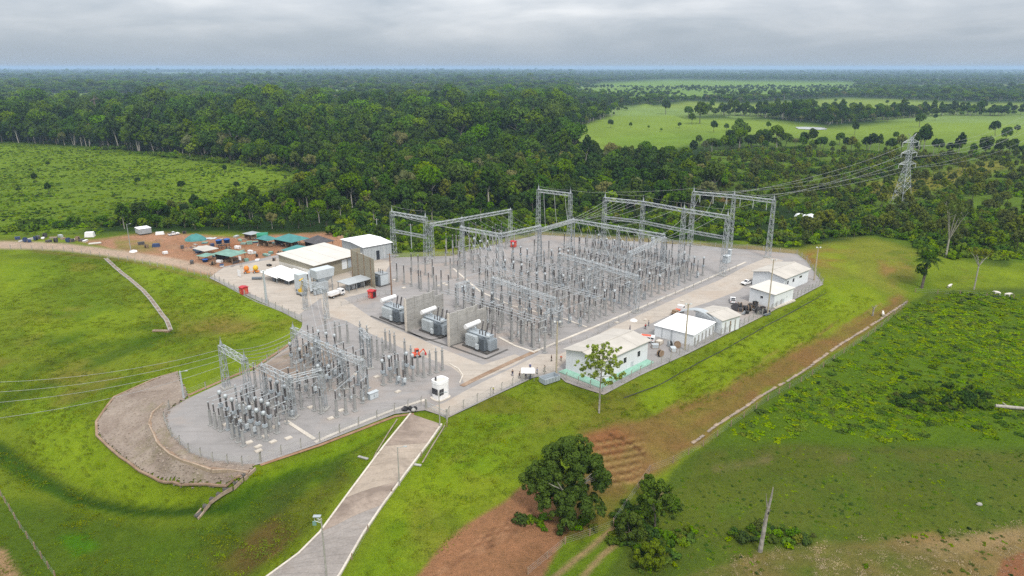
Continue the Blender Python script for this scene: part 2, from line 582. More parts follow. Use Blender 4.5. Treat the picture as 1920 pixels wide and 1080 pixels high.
# ------------------------------------------------------------------ mesh builder
class MB:
    def __init__(self):
        self.v, self.f = [], []

    def add(self, vs, fs):
        o = len(self.v)
        self.v += [tuple(p) for p in vs]
        self.f += [tuple(i + o for i in q) for q in fs]
        return self

    def box(self, c, s, rz=0.0, taper=1.0):
        x, y, z = (q / 2 for q in s)
        cr, sr = math.cos(rz), math.sin(rz)
        vs = []
        for k, t in ((-1, 1.0), (1, taper)):
            for i, j in ((-1, -1), (1, -1), (1, 1), (-1, 1)):
                a, b = i * x * t, j * y * t
                vs.append((c[0] + a * cr - b * sr, c[1] + a * sr + b * cr, c[2] + k * z))
        return self.add(vs, [(3, 2, 1, 0), (4, 5, 6, 7), (0, 1, 5, 4), (1, 2, 6, 5), (2, 3, 7, 6), (3, 0, 4, 7)])

    def cyl(self, a, b, r0, r1=None, n=8, cap=True):
        a, b = Vector(a), Vector(b)
        r1 = r0 if r1 is None else r1
        d = (b - a).normalized()
        u = d.orthogonal().normalized()
        w = d.cross(u)
        vs = []
        for p, r in ((a, r0), (b, r1)):
            for i in range(n):
                t = 2 * math.pi * (i + .5) / n
                vs.append(p + u * (r * math.cos(t)) + w * (r * math.sin(t)))
        fs = [(i, (i + 1) % n, n + (i + 1) % n, n + i) for i in range(n)]
        if cap:
            fs += [tuple(range(n - 1, -1, -1)), tuple(range(n, 2 * n))]
        return self.add(vs, fs)

    def bar(self, a, b, w):
        return self.cyl(a, b, w * .7071, n=4, cap=False)

    def path(self, pts, r, n=4):
        for p, q in zip(pts[:-1], pts[1:]):
            self.cyl(p, q, r, n=n, cap=False)
        return self

    def lathe(self, prof, n=10, c=(0, 0, 0)):
        vs, fs = [], []
        for r, z in prof:
            for i in range(n):
                t = 2 * math.pi * i / n
                vs.append((c[0] + r * math.cos(t), c[1] + r * math.sin(t), c[2] + z))
        for k in range(len(prof) - 1):
            for i in range(n):
                fs.append((k * n + i, k * n + (i + 1) % n, (k + 1) * n + (i + 1) % n, (k + 1) * n + i))
        fs.append(tuple(range(n - 1, -1, -1)))
        fs.append(tuple(range((len(prof) - 1) * n, len(prof) * n)))
        return self.add(vs, fs)

    def prism(self, poly, z0, z1):
        n = len(poly)
        vs = [(p[0], p[1], z0) for p in poly] + [(p[0], p[1], z1) for p in poly]
        fs = [(i, (i + 1) % n, n + (i + 1) % n, n + i) for i in range(n)]
        return self.add(vs, fs + [tuple(range(n - 1, -1, -1)), tuple(range(n, 2 * n))])

    def profile(self, prof, y0, y1):
        """side outline in x,z swept along y"""
        n = len(prof)
        vs = [(p[0], y0, p[1]) for p in prof] + [(p[0], y1, p[1]) for p in prof]
        fs = [(i, (i + 1) % n, n + (i + 1) % n, n + i) for i in range(n)]
        return self.add(vs, fs + [tuple(range(n - 1, -1, -1)), tuple(range(n, 2 * n))])

    def mesh(self, name, mat, smooth=False):
        me = bpy.data.meshes.new(name)
        me.from_pydata(self.v, [], self.f)
        me.materials.append(M[mat] if isinstance(mat, str) else mat)
        if smooth:
            me.polygons.foreach_set('use_smooth', [True] * len(me.polygons))
        me.update()
        return me

    def build(self, name, mat, parent=None, smooth=False, loc=None, rz=None):
        o = bpy.data.objects.new(name, self.mesh(name, mat, smooth))
        COL.objects.link(o)
        if parent is not None:
            o.parent = parent
        if loc is not None:
            o.location = loc
        if rz is not None:
            o.rotation_euler = (0, 0, rz)
        return o


def tag(o, label=None, cat=None, group=None, kind=None):
    if label:
        o['label'] = label
    if cat:
        o['category'] = cat
    if group:
        o['group'] = group
    if kind:
        o['kind'] = kind
    return o


def thing(name, label, cat, loc=(0, 0, 0), rz=0.0, group=None, scale=1.0):
    o = bpy.data.objects.new(name, None)
    COL.objects.link(o)
    o.empty_display_size = 0.5
    o.location = loc
    o.rotation_euler = (0, 0, rz)
    o.scale = (scale,) * 3 if isinstance(scale, (int, float)) else scale
    return tag(o, label, cat, group)


def copy_thing(src, loc, rz=0.0, label=None, scale=None):
    r = src.copy()
    COL.objects.link(r)
    r.location = loc
    r.rotation_euler = (0, 0, rz)
    if scale is not None:
        r.scale = (scale,) * 3 if isinstance(scale, (int, float)) else scale
    if label:
        r['label'] = label
    for ch in KIDS.get(src.name, []):
        c = ch.copy()
        COL.objects.link(c)
        c.parent = r
        for g_ in KIDS.get(ch.name, []):
            d = g_.copy()
            COL.objects.link(d)
            d.parent = c
    return r


KIDS = {}


def remember(root):
    """note the parts of a finished prototype so that copies are quick"""
    KIDS[root.name] = list(root.children)
    for ch in root.children:
        KIDS[ch.name] = list(ch.children)
    return root


# ------------------------------------------------------------------ ground sheet
def axis(lo, hi, step, far_lo, far_hi, gr):
    c = list(np.arange(lo, hi + step * .5, step))
    d, x = step, c[-1]
    while x < far_hi:
        d *= gr
        x += d
        c.append(x)
    d, x, l = step, c[0], []
    while x > far_lo:
        d *= gr
        x -= d
        l.append(x)
    return np.array(l[::-1] + c)


gx = axis(-190, 235, .9, -42000, 42000, 1.085)
gy = axis(62, 375, .9, -300, 42000, 1.05)
GX, GY = np.meshgrid(gx, gy)
GZ = terrain(GX, GY)
PX, PY = project(GX, GY, GZ)
front = GY * _f[1] + (GZ - CAM_H) * _f[2] > 5


def lin(r, g, b):
    return np.array([((c / 255 + .055) / 1.055) ** 2.4 if c > 10 else c / 255 / 12.92 for c in (r, g, b)])


ILL = 1.38       # rough light level, used only to turn photograph tones into surface colours


def alb(r, g, b):
    return lin(r, g, b) / ILL


CG = np.zeros(GX.shape + (3,))
CG[:] = alb(121, 141, 34)                                     # mown grass
nz = fbm(GX, GY, 60.0, 4)
nf = fbm(GX, GY, 9.0, 4)
nm = fbm(GX, GY, 25.0, 4)
WOBX, WOBY = fbm(GX + 300, GY, 8.0, 3), fbm(GX, GY + 500, 8.0, 3)
PYF = np.where(front, PY, 1400)
dist = np.hypot(GX, GY)


def paint(poly, c, feather=6, wob=10, amount=1.0, speck=0.0, closed=True, width=None):
    c = np.asarray(c)
    x, y = PX + WOBX * wob * 2, PYF + WOBY * wob
    if width is None:
        d = pdist(poly, x, y)
        d = np.where(inside(poly, x, y), -d, d)
    else:
        d = pdist(poly, x, y, closed=False) - width
    a = np.clip(0.5 - d / (2 * feather), 0, 1) * amount
    if speck:
        a = a * np.clip(1.0 - 0.85 * min(speck, .8) + (nf * 1.6 + nm) * speck * 3.2, 0, 1)
    a = np.where(front, a, 0)[..., None]
    CG[:] = CG * (1 - a) + c * a


G_BRIGHT, G_MID, G_DULL, G_DARK = alb(126, 152, 28), alb(96, 130, 26), alb(92, 108, 42), alb(58, 84, 26)
G_FOR = alb(40, 62, 22)
SOIL, SOIL_RED, SOIL_TAN = alb(150, 112, 84), alb(160, 118, 86), alb(176, 146, 110)
# everything beyond the yard starts as forest floor
paint([(-4000, 446), (0, 444), (420, 438), (700, 446), (1010, 436), (1500, 470), (1640, 446), (1760, 470), (1960, 520), (6000, 600), (6000, -300), (-4000, -300)], G_FOR, 8, 8)
far_field = alb(118, 142, 58)
paint([(-900, 276), (0, 268), (170, 278), (330, 296), (470, 312), (560, 330), (470, 372), (330, 388), (240, 400), (150, 436), (0, 442), (-900, 450)], alb(112, 138, 32), 5, 6)
paint([(-900, 300), (0, 300), (300, 340), (430, 380), (200, 438), (-900, 446)], alb(84, 112, 30), 30, 8, .7, .8)
paint([(1040, 252), (1110, 228), (1180, 206), (1208, 194), (1290, 222), (1420, 224), (1560, 240), (1760, 220), (2600, 210), (2600, 268), (1920, 276), (1680, 272), (1500, 262), (1400, 254), (1330, 262), (1240, 284), (1130, 292), (1060, 272)], alb(122, 146, 52), 4, 6)
paint([(1130, 262), (1240, 250), (1400, 246), (1320, 272), (1160, 284)], alb(110, 140, 44), 8, 6, .8)
paint([(1200, 205), (1290, 190), (1400, 196), (1480, 190), (1590, 184), (1700, 188), (1820, 194), (2500, 190), (2500, 200), (1760, 204), (1500, 214), (1300, 212)], alb(122, 142, 58), 3, 3)
paint([(1060, 170), (1130, 156), (1250, 150), (1400, 152), (1600, 154), (1610, 172), (1480, 178), (1280, 184), (1190, 190)], alb(108, 138, 52), 3, 3)
paint([(1820, 160), (2400, 156), (2400, 163), (1830, 164)], alb(140, 150, 90), 2, 2)
paint([(936, 180), (972, 180), (972, 192), (938, 192)], alb(110, 135, 62), 2, 2)
paint([(50, 184), (170, 182), (170, 194), (60, 196)], alb(120, 148, 60), 2, 2)
paint([(200, 184), (330, 184), (320, 190), (200, 192)], alb(120, 148, 60), 2, 2)
paint([(250, 138), (500, 137), (640, 140), (300, 143)], alb(120, 140, 90), 1.5, 1, .8)
# scrubby hillside on the right: grass between the shrubs
paint([(1440, 262), (1920, 268), (2500, 300), (2500, 520), (1900, 500), (1760, 430), (1560, 400), (1350, 350), (1330, 290)], alb(98, 124, 34), 14, 8, .9)
paint([(1620, 345), (1760, 325), (1860, 300), (1900, 308), (1800, 345), (1680, 372), (1640, 372)], alb(132, 128, 50), 6, 6, .9)
paint([(1230, 345), (1330, 350), (1400, 372), (1330, 386), (1240, 372)], alb(138, 110, 60), 5, 6, .8, .6)
# banks round the yard
paint([(1480, 470), (1560, 455), (1640, 446), (1715, 462), (1725, 520), (1690, 565), (1600, 520), (1540, 530), (1500, 482)], alb(132, 140, 48), 8, 10)
paint([(1490, 478), (1560, 460), (1600, 478), (1580, 500), (1520, 494)], alb(150, 112, 66), 8, 10, .9, .5)
paint([(1640, 480), (1700, 470), (1716, 520), (1672, 535), (1650, 510)], alb(150, 118, 70), 8, 10, .8, .5)
paint([(1000, 436), (1180, 446), (1400, 460), (1500, 470), (1490, 482), (1180, 458), (1010, 446)], alb(150, 128, 62), 3, 4, .85)
paint([(740, 486), (850, 476), (1000, 438), (1000, 446), (850, 484), (742, 492)], alb(150, 138, 56), 3, 4, .8)
paint([(1550, 520), (1640, 540), (1660, 580), (1560, 650), (1420, 690), (1250, 768), (1160, 770), (1300, 690), (1440, 600)], alb(136, 156, 30), 10, 12, .8)
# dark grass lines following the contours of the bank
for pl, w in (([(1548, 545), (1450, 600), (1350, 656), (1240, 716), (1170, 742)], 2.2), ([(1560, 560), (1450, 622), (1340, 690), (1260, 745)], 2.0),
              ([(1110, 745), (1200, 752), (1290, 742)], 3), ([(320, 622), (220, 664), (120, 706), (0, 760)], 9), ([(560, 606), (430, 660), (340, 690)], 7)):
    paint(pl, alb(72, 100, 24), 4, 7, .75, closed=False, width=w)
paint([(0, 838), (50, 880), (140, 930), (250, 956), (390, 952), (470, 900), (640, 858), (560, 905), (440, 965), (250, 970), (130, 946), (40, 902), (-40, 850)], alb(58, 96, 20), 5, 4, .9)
paint([(-200, 905), (100, 950), (300, 985), (430, 965), (600, 870), (680, 850), (560, 1000), (470, 1090), (300, 1200), (-300, 1250)], alb(86, 112, 30), 16, 22, .9)
paint([(380, 1010), (520, 910), (650, 850), (640, 905), (560, 985), (470, 1040)], alb(74, 92, 36), 10, 14, .85, .6)
paint([(410, 1060), (470, 1000), (515, 968), (560, 1000), (530, 1040), (440, 1090)], alb(122, 90, 56), 8, 12, 1, .1)
paint([(-60, 1020), (8, 1030), (40, 1085), (-60, 1140)], SOIL_TAN, 3, 4)
paint([(110, 1005), (160, 1000), (185, 1025), (140, 1045)], alb(80, 130, 16), 6, 4, .9)
for c, w in (((100, 690), 26), ((350, 640), 32), ((60, 590), 22), ((230, 560), 24), ((450, 610), 26), ((930, 960), 26), ((1010, 790), 18), ((330, 680), 20)):
    paint([(c[0] - w, c[1] + 5), (c[0] + w, c[1] - 5)], alb(138, 132, 58), 22, 16, .75, .5, closed=False, width=w * .4)
for c in ((150, 600), (90, 780), (250, 740), (860, 870), (780, 980), (1000, 770), (60, 500)):
    paint([(c[0] - 40, c[1] + 5), (c[0] + 40, c[1] - 5)], alb(92, 128, 18), 24, 16, .8, .4, closed=False, width=14)
paint([(0, 468), (150, 474), (240, 492), (60, 510), (0, 500)], alb(98, 120, 28), 8, 8, .7)
LINE = lambda pl, w, c, f=5, a=.8, wob=6, sp=0: paint(pl, c, f, wob, a, sp, closed=False, width=w)
B1, B2, D1, D2, BR = alb(134, 160, 30), alb(122, 154, 26), alb(66, 98, 20), alb(56, 84, 22), alb(136, 120, 62)
paint([(340, 500), (400, 530), (560, 604), (520, 618), (430, 586), (350, 580), (290, 540), (250, 505)], B1, 14, 8, .8)
paint([(0, 480), (120, 500), (60, 560), (0, 580)], B1, 18, 8, .6)
paint([(60, 520), (200, 510), (270, 570), (240, 610), (120, 600)], alb(104, 132, 30), 26, 10, .7)
LINE([(90, 648), (160, 628), (230, 616), (300, 612)], 4, D1, 5, .75)
LINE([(0, 752), (60, 696), (160, 656), (310, 629), (420, 614)], 7, D1, 8, .7)
paint([(240, 640), (330, 632), (430, 640), (500, 640), (470, 665), (420, 690), (350, 690), (300, 672)], alb(78, 108, 26), 12, 10, .75)
paint([(320, 596), (400, 592), (480, 600), (500, 622), (420, 634), (340, 620)], BR, 12, 10, .7, .3)
paint([(120, 690), (220, 680), (320, 690), (270, 716), (200, 745), (120, 740)], BR, 18, 12, .5, .5)
paint([(60, 760), (160, 770), (176, 820), (250, 880), (330, 922), (400, 925), (380, 945), (260, 945), (140, 905), (60, 850)], B1, 14, 8, .75)
LINE([(240, 940), (330, 946), (400, 938)], 7, B1, 5, .8)
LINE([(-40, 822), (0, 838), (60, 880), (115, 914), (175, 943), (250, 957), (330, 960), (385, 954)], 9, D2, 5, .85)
paint([(400, 925), (480, 892), (620, 838), (740, 788), (700, 826), (620, 862), (470, 912), (420, 935)], B2, 8, 6, .8)
LINE([(470, 912), (560, 880), (660, 848), (735, 806)], 2, D1, 2.5, .8, 2)
paint([(640, 1110), (760, 930), (850, 800), (1000, 716), (1030, 760), (960, 860), (880, 960), (780, 1060)], B2, 16, 10, .6)
paint([(960, 740), (1050, 726), (1160, 770), (1080, 800), (1000, 800)], alb(136, 146, 46), 14, 10, .7)
LINE([(820, 880), (900, 830), (1000, 800), (1100, 775)], 4, BR, 6, .5, 6, .4)
paint([(1180, 748), (1300, 690), (1450, 610), (1560, 545), (1600, 560), (1480, 640), (1330, 730), (1220, 770)], B1, 10, 8, .7)
# patchy wear of the mown grass: dry yellow, brownish and lush spots
near_ = (PYF > 440) & front
for thr, c, k_, n_ in ((.16, alb(146, 138, 58), .45, fbm(GX + 900, GY, 24.0, 6)), (.17, alb(126, 104, 56), .4, fbm(GX, GY + 1200, 20.0, 6)), (.10, alb(84, 118, 22), .5, fbm(GX - 700, GY + 90, 30.0, 6)), (.10, alb(138, 160, 30), .5, fbm(GX + 90, GY - 800, 26.0, 6))):
    a_ = np.where(near_, np.clip((n_ - thr) * 14, 0, 1) * k_, 0)[..., None]
    CG[:] = CG * (1 - a_) + c * a_
# bare soil
paint([(380, 1030), (470, 985), (560, 945), (640, 880), (660, 900), (570, 1000), (480, 1075), (400, 1090)], alb(100, 98, 44), 12, 16, .8, .3)
paint([(770, 1092), (830, 1024), (876, 980), (940, 945), (985, 905), (1040, 925), (1090, 960), (1060, 1010), (1030, 1060), (1010, 1110), (900, 1250), (700, 1250)], SOIL_RED, 4, 6, 1, 0)
paint([(985, 1110), (1035, 1040), (1010, 1020), (960, 1060)], alb(120, 90, 60), 8, 12, .7, .5)
for k in range(16):
    x0 = 800 + k * 17
    y0 = 1085 - k * 9
    paint([(x0 - 6, y0 + 8), (x0 + 60, y0 - 38), (x0 + 110, y0 - 84)], alb(112, 76, 54) if k % 2 else alb(182, 140, 106), 2.0, 5, .8, closed=False, width=1.6)
paint([(1088, 812), (1160, 788), (1250, 792), (1302, 822), (1250, 880), (1200, 910), (1150, 900), (1110, 850)], alb(150, 116, 74), 8, 12, 1, .2)
paint([(1085, 818), (1150, 800), (1190, 815), (1160, 860), (1110, 850)], alb(158, 108, 72), 6, 8, .9)
paint([(1035, 900), (1090, 880), (1165, 890), (1190, 920), (1140, 985), (1085, 1010), (1040, 985)], alb(122, 98, 58), 10, 14, .9, .2)
for k in range(7):
    yy = 818 + k * 13
    paint([(1118 + 3 * k, yy + 10), (1160 + 4 * k, yy + 2), (1208 - 2 * k, yy - 6)], alb(92, 66, 38), 1.6, 3, .95, closed=False, width=1.4)
    paint([(1116 + 3 * k, yy + 16), (1160 + 4 * k, yy + 8), (1210 - 2 * k, yy)], alb(180, 152, 100), 1.8, 3, .8, closed=False, width=1.4)
for k in range(22):
    f_ = k / 21
    x0, y0 = 1180 + 480 * f_ + random.uniform(-12, 12), 812 - 240 * f_ + random.uniform(-12, 8)
    paint([(x0 - 14, y0 + 9), (x0 + 14, y0 - 8)], alb(104, 78, 46) if k % 2 else alb(172, 136, 92), 2.5, 5, .6, closed=False, width=1.8)
paint([(1142, 814), (1180, 830), (1212, 856)], alb(88, 56, 36), 1.5, 3, .9, closed=False, width=1.5)
paint([(1150, 800), (1230, 778), (1300, 752), (1400, 706), (1560, 622), (1690, 552), (1712, 566), (1600, 640), (1440, 737), (1310, 834), (1250, 850), (1190, 830)], alb(144, 112, 68), 7, 16, 1, .14)
paint([(1200, 795), (1330, 760), (1420, 716), (1370, 760), (1260, 815)], alb(140, 134, 58), 8, 14, .8, .5)
paint([(1240, 820), (1310, 800), (1400, 760), (1380, 780), (1300, 830)], alb(118, 124, 44), 8, 10, .6, .5)
for pl in ([(1020, 1100), (1080, 1050), (1135, 1003), (1200, 950), (1275, 905)], [(1080, 1100), (1130, 1040), (1170, 1008), (1230, 960), (1300, 915)]):
    paint(pl, SOIL_TAN, 3, 4, .85, closed=False, width=5)
# rough pasture on the right
RIGHT = [(1712, 566), (1600, 645), (1440, 742), (1318, 836), (1262, 880), (1180, 1010), (1120, 1110), (1120, 1300), (2600, 1300), (2600, 520), (1900, 540), (1740, 545)]
paint(RIGHT, alb(90, 110, 36), 4, 6)
paint([(1700, 566), (1560, 676), (1440, 752), (1340, 830), (1920, 840), (2400, 850), (2400, 560), (1900, 560)], alb(92, 122, 22), 12, 10, .8)
paint([(1320, 850), (1500, 838), (1920, 850), (1920, 870), (1560, 866), (1400, 872)], alb(104, 96, 56), 6, 10, .6, .6)
paint([(1330, 850), (1240, 930), (1150, 1110), (1960, 1110), (1960, 850), (1500, 836)], alb(112, 108, 52), 10, 16, .75, .6)
paint([(1330, 850), (1240, 930), (1150, 1110), (1960, 1110), (1960, 850), (1500, 836)], alb(84, 110, 24), 10, 16, .6, .75)
for c in ((1365, 876), (1420, 865), (1230, 930), (1590, 860)):
    paint([(c[0] - 18, c[1] + 4), (c[0] + 20, c[1] - 4)], alb(150, 130, 100), 8, 10, .8, .6, closed=False, width=5)
paint([(1270, 1090), (1370, 1050), (1540, 1012), (1640, 1020), (1740, 1000), (1800, 1010), (1920, 985), (2300, 960), (2300, 1300), (1200, 1300)], alb(152, 126, 84), 7, 14, .85, .30)
paint([(1700, 1030), (1830, 1000), (1930, 985), (1930, 1005), (1850, 1030), (1780, 1050)], alb(172, 148, 108), 5, 8, .6, .3)
paint([(1880, 1050), (1930, 1030), (2100, 1030), (2100, 1200), (1860, 1100)], alb(150, 104, 74), 4, 5)
far_ = (dist > 1400) & front
op_ = fbm(GX, GY, 700.0, 3)
for m_, thr in ((far_ & (PX > 1050) & (dist < 5000), .02), (far_ & (dist > 2300), .09)):
    a_ = np.where(m_, np.clip((op_ - thr) * 14, 0, 1) * .9, 0)[..., None]
    CG[:] = CG * (1 - a_) + alb(122, 146, 76) * a_
# the camp on the far left: earth and the access track
paint([(150, 452), (220, 444), (300, 436), (430, 444), (560, 438), (650, 436), (668, 452), (660, 480), (560, 500), (470, 512), (420, 522), (340, 504), (230, 472)], alb(180, 138, 110), 3, 5)
paint([(330, 452), (430, 448), (520, 470), (420, 490), (340, 470)], alb(158, 104, 72), 8, 8, .9, .4)
paint([(216, 450), (300, 456), (300, 472), (220, 470)], alb(120, 132, 50), 5, 6, .8, .4)
paint([(-500, 452), (0, 459), (110, 462), (230, 477), (330, 492), (420, 512), (560, 548)], alb(198, 176, 156), 2.5, 2, 1, closed=False, width=7)
paint([(60, 470), (240, 489), (340, 512), (420, 534)], alb(132, 104, 70), 2.5, 3, .6, closed=False, width=2)
CG *= (1 + nz * .28 + nm * .22)[..., None]
CG = np.clip(CG, .004, .7)

ny_, nx_ = GX.shape
vco = np.stack([GX, GY, GZ], -1).reshape(-1, 3)
idx = np.arange(nx_ * ny_).reshape(ny_, nx_)
quads = np.stack([idx[:-1, :-1], idx[:-1, 1:], idx[1:, 1:], idx[1:, :-1]], -1).reshape(-1, 4)
gme = bpy.data.meshes.new('ground')
gme.vertices.add(len(vco))
gme.vertices.foreach_set('co', vco.ravel())
gme.loops.add(quads.size)
gme.loops.foreach_set('vertex_index', quads.ravel())
gme.polygons.add(len(quads))
gme.polygons.foreach_set('loop_start', np.arange(0, quads.size, 4))
gme.polygons.foreach_set('use_smooth', np.ones(len(quads), bool))
ca = gme.color_attributes.new('soil_colour', 'FLOAT_COLOR', 'POINT')
ca.data.foreach_set('color', np.concatenate([CG.reshape(-1, 3), np.ones((len(vco), 1))], 1).astype(np.float32).ravel())
gme.update()
gme.validate()


def mat_terrain():
    m, nt, b = new_mat('terrain')
    a = nt.nodes.new('ShaderNodeVertexColor')
    a.layer_name = 'soil_colour'
    v = world_pos(nt)
    n1 = noise_tex(nt, v, .12, 6.0, .68, .8)
    n2 = noise_tex(nt, v, .9, 5.0, .72)
    n3 = noise_tex(nt, v, 4.0, 3.0, .7)
    col = mixrgb(nt, .5, a.outputs[0], cramp(nt, n1, [(.25, (.55, .62, .55)), (.5, (1, 1, 1)), (.75, (1.32, 1.22, 1.25))]), 'MULTIPLY')
    col = mixrgb(nt, .55, col, cramp(nt, n2, [(.28, (.50, .56, .5)), (.5, (1, 1, 1)), (.75, (1.35, 1.28, 1.2))]), 'MULTIPLY')
    col = mixrgb(nt, .6, col, cramp(nt, n3, [(.3, (.6, .62, .6)), (.7, (1.3, 1.25, 1.2))]), 'MULTIPLY')
    nt.links.new(col, b.inputs['Base Color'])
    b.inputs['Roughness'].default_value = .95
    b.inputs['Specular IOR Level'].default_value = .05
    s = nt.nodes.new('ShaderNodeMath')
    s.operation = 'ADD'
    nt.links.new(n2, s.inputs[0])
    nt.links.new(n3, s.inputs[1])
    add_bump(nt, b, s.outputs[0], 1.0, .5)
    return m


gme.materials.append(mat_terrain())
ground = bpy.data.objects.new('ground', gme)
COL.objects.link(ground)
tag(ground, kind='structure')


def sheet(name, px, z, mat, kind='structure'):
    """a flat paved sheet over the yard; px are corner pixels of the survey"""
    m = MB()
    pts = [at(*p, z) for p in px]
    a = sum(p.x * q.y - q.x * p.y for p, q in zip(pts, pts[1:] + pts[:1]))
    if a < 0:
        pts = pts[::-1]
    m.add([(p.x, p.y, z) for p in pts], [tuple(range(len(pts)))])
    return tag(m.build(name, mat), kind=kind)


def smooth_px(px, it=2, closed=True):
    p = [tuple(q) for q in px]
    for _ in range(it):
        q = []
        n = len(p)
        for i in range(n if closed else n - 1):
            a, b = p[i], p[(i + 1) % n]
            q += [(a[0] * .75 + b[0] * .25, a[1] * .75 + b[1] * .25), (a[0] * .25 + b[0] * .75, a[1] * .25 + b[1] * .75)]
        p = q if closed else [p[0]] + q + [p[-1]]
    return p


sheet('gravel_yard', PAD_PX, 0.0, 'gravel')


def ribbon(name, px, width, mat, kind='structure', lift=.03, thick=0.0, step=2.0, parent=None, zfun=None):
    """a strip laid along a line of survey pixels, following the ground"""
    w = [gp(*p) for p in px]
    pts = []
    for a, b in zip(w[:-1], w[1:]):
        n = max(1, int((b - a).length / step))
        pts += [a.lerp(b, i / n) for i in range(n)]
    pts.append(w[-1])
    m = MB()
    L = []
    for i, p in enumerate(pts):
        d = (pts[min(i + 1, len(pts) - 1)] - pts[max(i - 1, 0)])
        d.z = 0
        d.normalize()
        nrm = Vector((-d.y, d.x, 0))
        ww = width(i / (len(pts) - 1)) if callable(width) else width
        a, b = p + nrm * ww / 2, p - nrm * ww / 2
        za = zb = zfun(p) if zfun else max(th(a.x, a.y), th(b.x, b.y), p.z) + lift
        L.append(((a.x, a.y, za), (b.x, b.y, zb)))
    if thick == 0:
        vs = [q for l in L for q in l]
        m.add(vs, [(2 * i, 2 * i + 1, 2 * i + 3, 2 * i + 2) for i in range(len(L) - 1)])
    else:
        for (a, b), (c, d) in zip(L[:-1], L[1:]):
            vs = [a, b, d, c]
            vs += [(q[0], q[1], q[2] + thick) for q in vs]
            m.add(vs, [(3, 2, 1, 0), (4, 5, 6, 7), (0, 1, 5, 4), (1, 2, 6, 5), (2, 3, 7, 6), (3, 0, 4, 7)])
    o = m.build(name, mat, parent)
    return tag(o, kind=kind) if kind else o

# ------------------------------------------------------------------ vegetation prototypes
def leaf_cloud(clumps, n_leaf, size, seed, up=0.35, flat=1.0, inner=0.25):
    """leaf-sized faces over a set of clumps (centre, radius): verts, tone"""
    r = np.random.default_rng(seed)
    C, T = [], []
    vol = sum(c[3] ** 2 for c in clumps)
    for c in clumps:
        n = max(6, int(n_leaf * c[3] ** 2 / vol))
        d = r.normal(size=(n, 3))
        d[:, 2] += up
        d /= np.linalg.norm(d, axis=1)[:, None]
        rad = c[3] * (1 - inner * r.random(n) ** 2)[:, None]
        p = np.array(c[:3]) + d * rad * np.array([1, 1, flat])
        nrm = d + r.normal(size=(n, 3)) * 0.28
        nrm /= np.linalg.norm(nrm, axis=1)[:, None]
        t = np.cross(nrm, r.normal(size=(n, 3)))
        t /= np.linalg.norm(t, axis=1)[:, None] + 1e-9
        b = np.cross(nrm, t)
        s = size * (0.55 + 0.9 * r.random(n))[:, None]
        q = np.stack([p - t * s * .62, p - b * s * .42, p + t * s * .62, p + b * s * .42], 1)
        C.append(q)
        tone = r.random() * .7 + .3 * r.random(n)
        T.append(np.repeat(tone, 4))
    return np.concatenate(C).reshape(-1, 3), np.concatenate(T)


def leaf_mesh(name, vco, tone, mat, extra=None):
    """leaf quads as one mesh; extra = (MB, material) joined for the trunk"""
    v = vco.tolist()
    f = [(4 * i, 4 * i + 1, 4 * i + 2, 4 * i + 3) for i in range(len(vco) // 4)]
    nl = len(f)
    tone = list(tone)
    if extra:
        o = len(v)
        v += extra[0].v
        f += [tuple(i + o for i in q) for q in extra[0].f]
        tone += [.5] * len(extra[0].v)
    me = bpy.data.meshes.new(name)
    me.from_pydata(v, [], f)
    me.materials.append(M[mat])
    if extra:
        me.materials.append(M[extra[1]])
        mi = np.zeros(len(f), np.int32)
        mi[nl:] = 1
        me.polygons.foreach_set('material_index', mi)
    a = me.attributes.new('tone', 'FLOAT', 'POINT')
    a.data.foreach_set('value', np.array(tone, np.float32))
    me.update()
    return me


def trunk_mb(h, r, limbs, spread, seed, lean=0.0):
    rr = random.Random(seed)
    m = MB()
    p = Vector((0, 0, -.4))
    q = Vector((lean * h * .5 + rr.uniform(-.2, .2), rr.uniform(-.2, .2), h * .55))
    m.cyl(p, q, r, r * .72, 7)
    for i in range(limbs):
        a = 2 * math.pi * i / limbs + rr.uniform(-.4, .4)
        e = q + Vector((math.cos(a) * spread * rr.uniform(.5, 1), math.sin(a) * spread * rr.uniform(.5, 1), h * rr.uniform(.3, .55)))
        mid = q.lerp(e, .5) + Vector((0, 0, -.05 * h))
        m.cyl(q, mid, r * .5, r * .33, 5, False)
        m.cyl(mid, e, r * .33, r * .12, 5, False)
        for k in range(2):
            b = a + rr.uniform(-.9, .9)
            e2 = mid + Vector((math.cos(b) * spread * .5, math.sin(b) * spread * .5, h * .22))
            m.cyl(mid, e2, r * .2, r * .07, 4, False)
    return m


def crown_clumps(R, H, zc, n, seed, shape=1.0):
    r = random.Random(seed)
    out = []
    for i in range(n):
        a = i * 2.39996 + r.uniform(-.5, .5)
        t = (i + .5) / n
        z = 1 - 1.45 * t
        rad = math.sqrt(max(.05, 1 - z * z)) ** shape * r.uniform(.62, 1.0)
        rc = R * r.uniform(.20, .38)
        out.append((math.cos(a) * rad * (R - rc * .6), math.sin(a) * rad * (R - rc * .6), zc + z * H * r.uniform(.75, 1.05), rc))
    return out


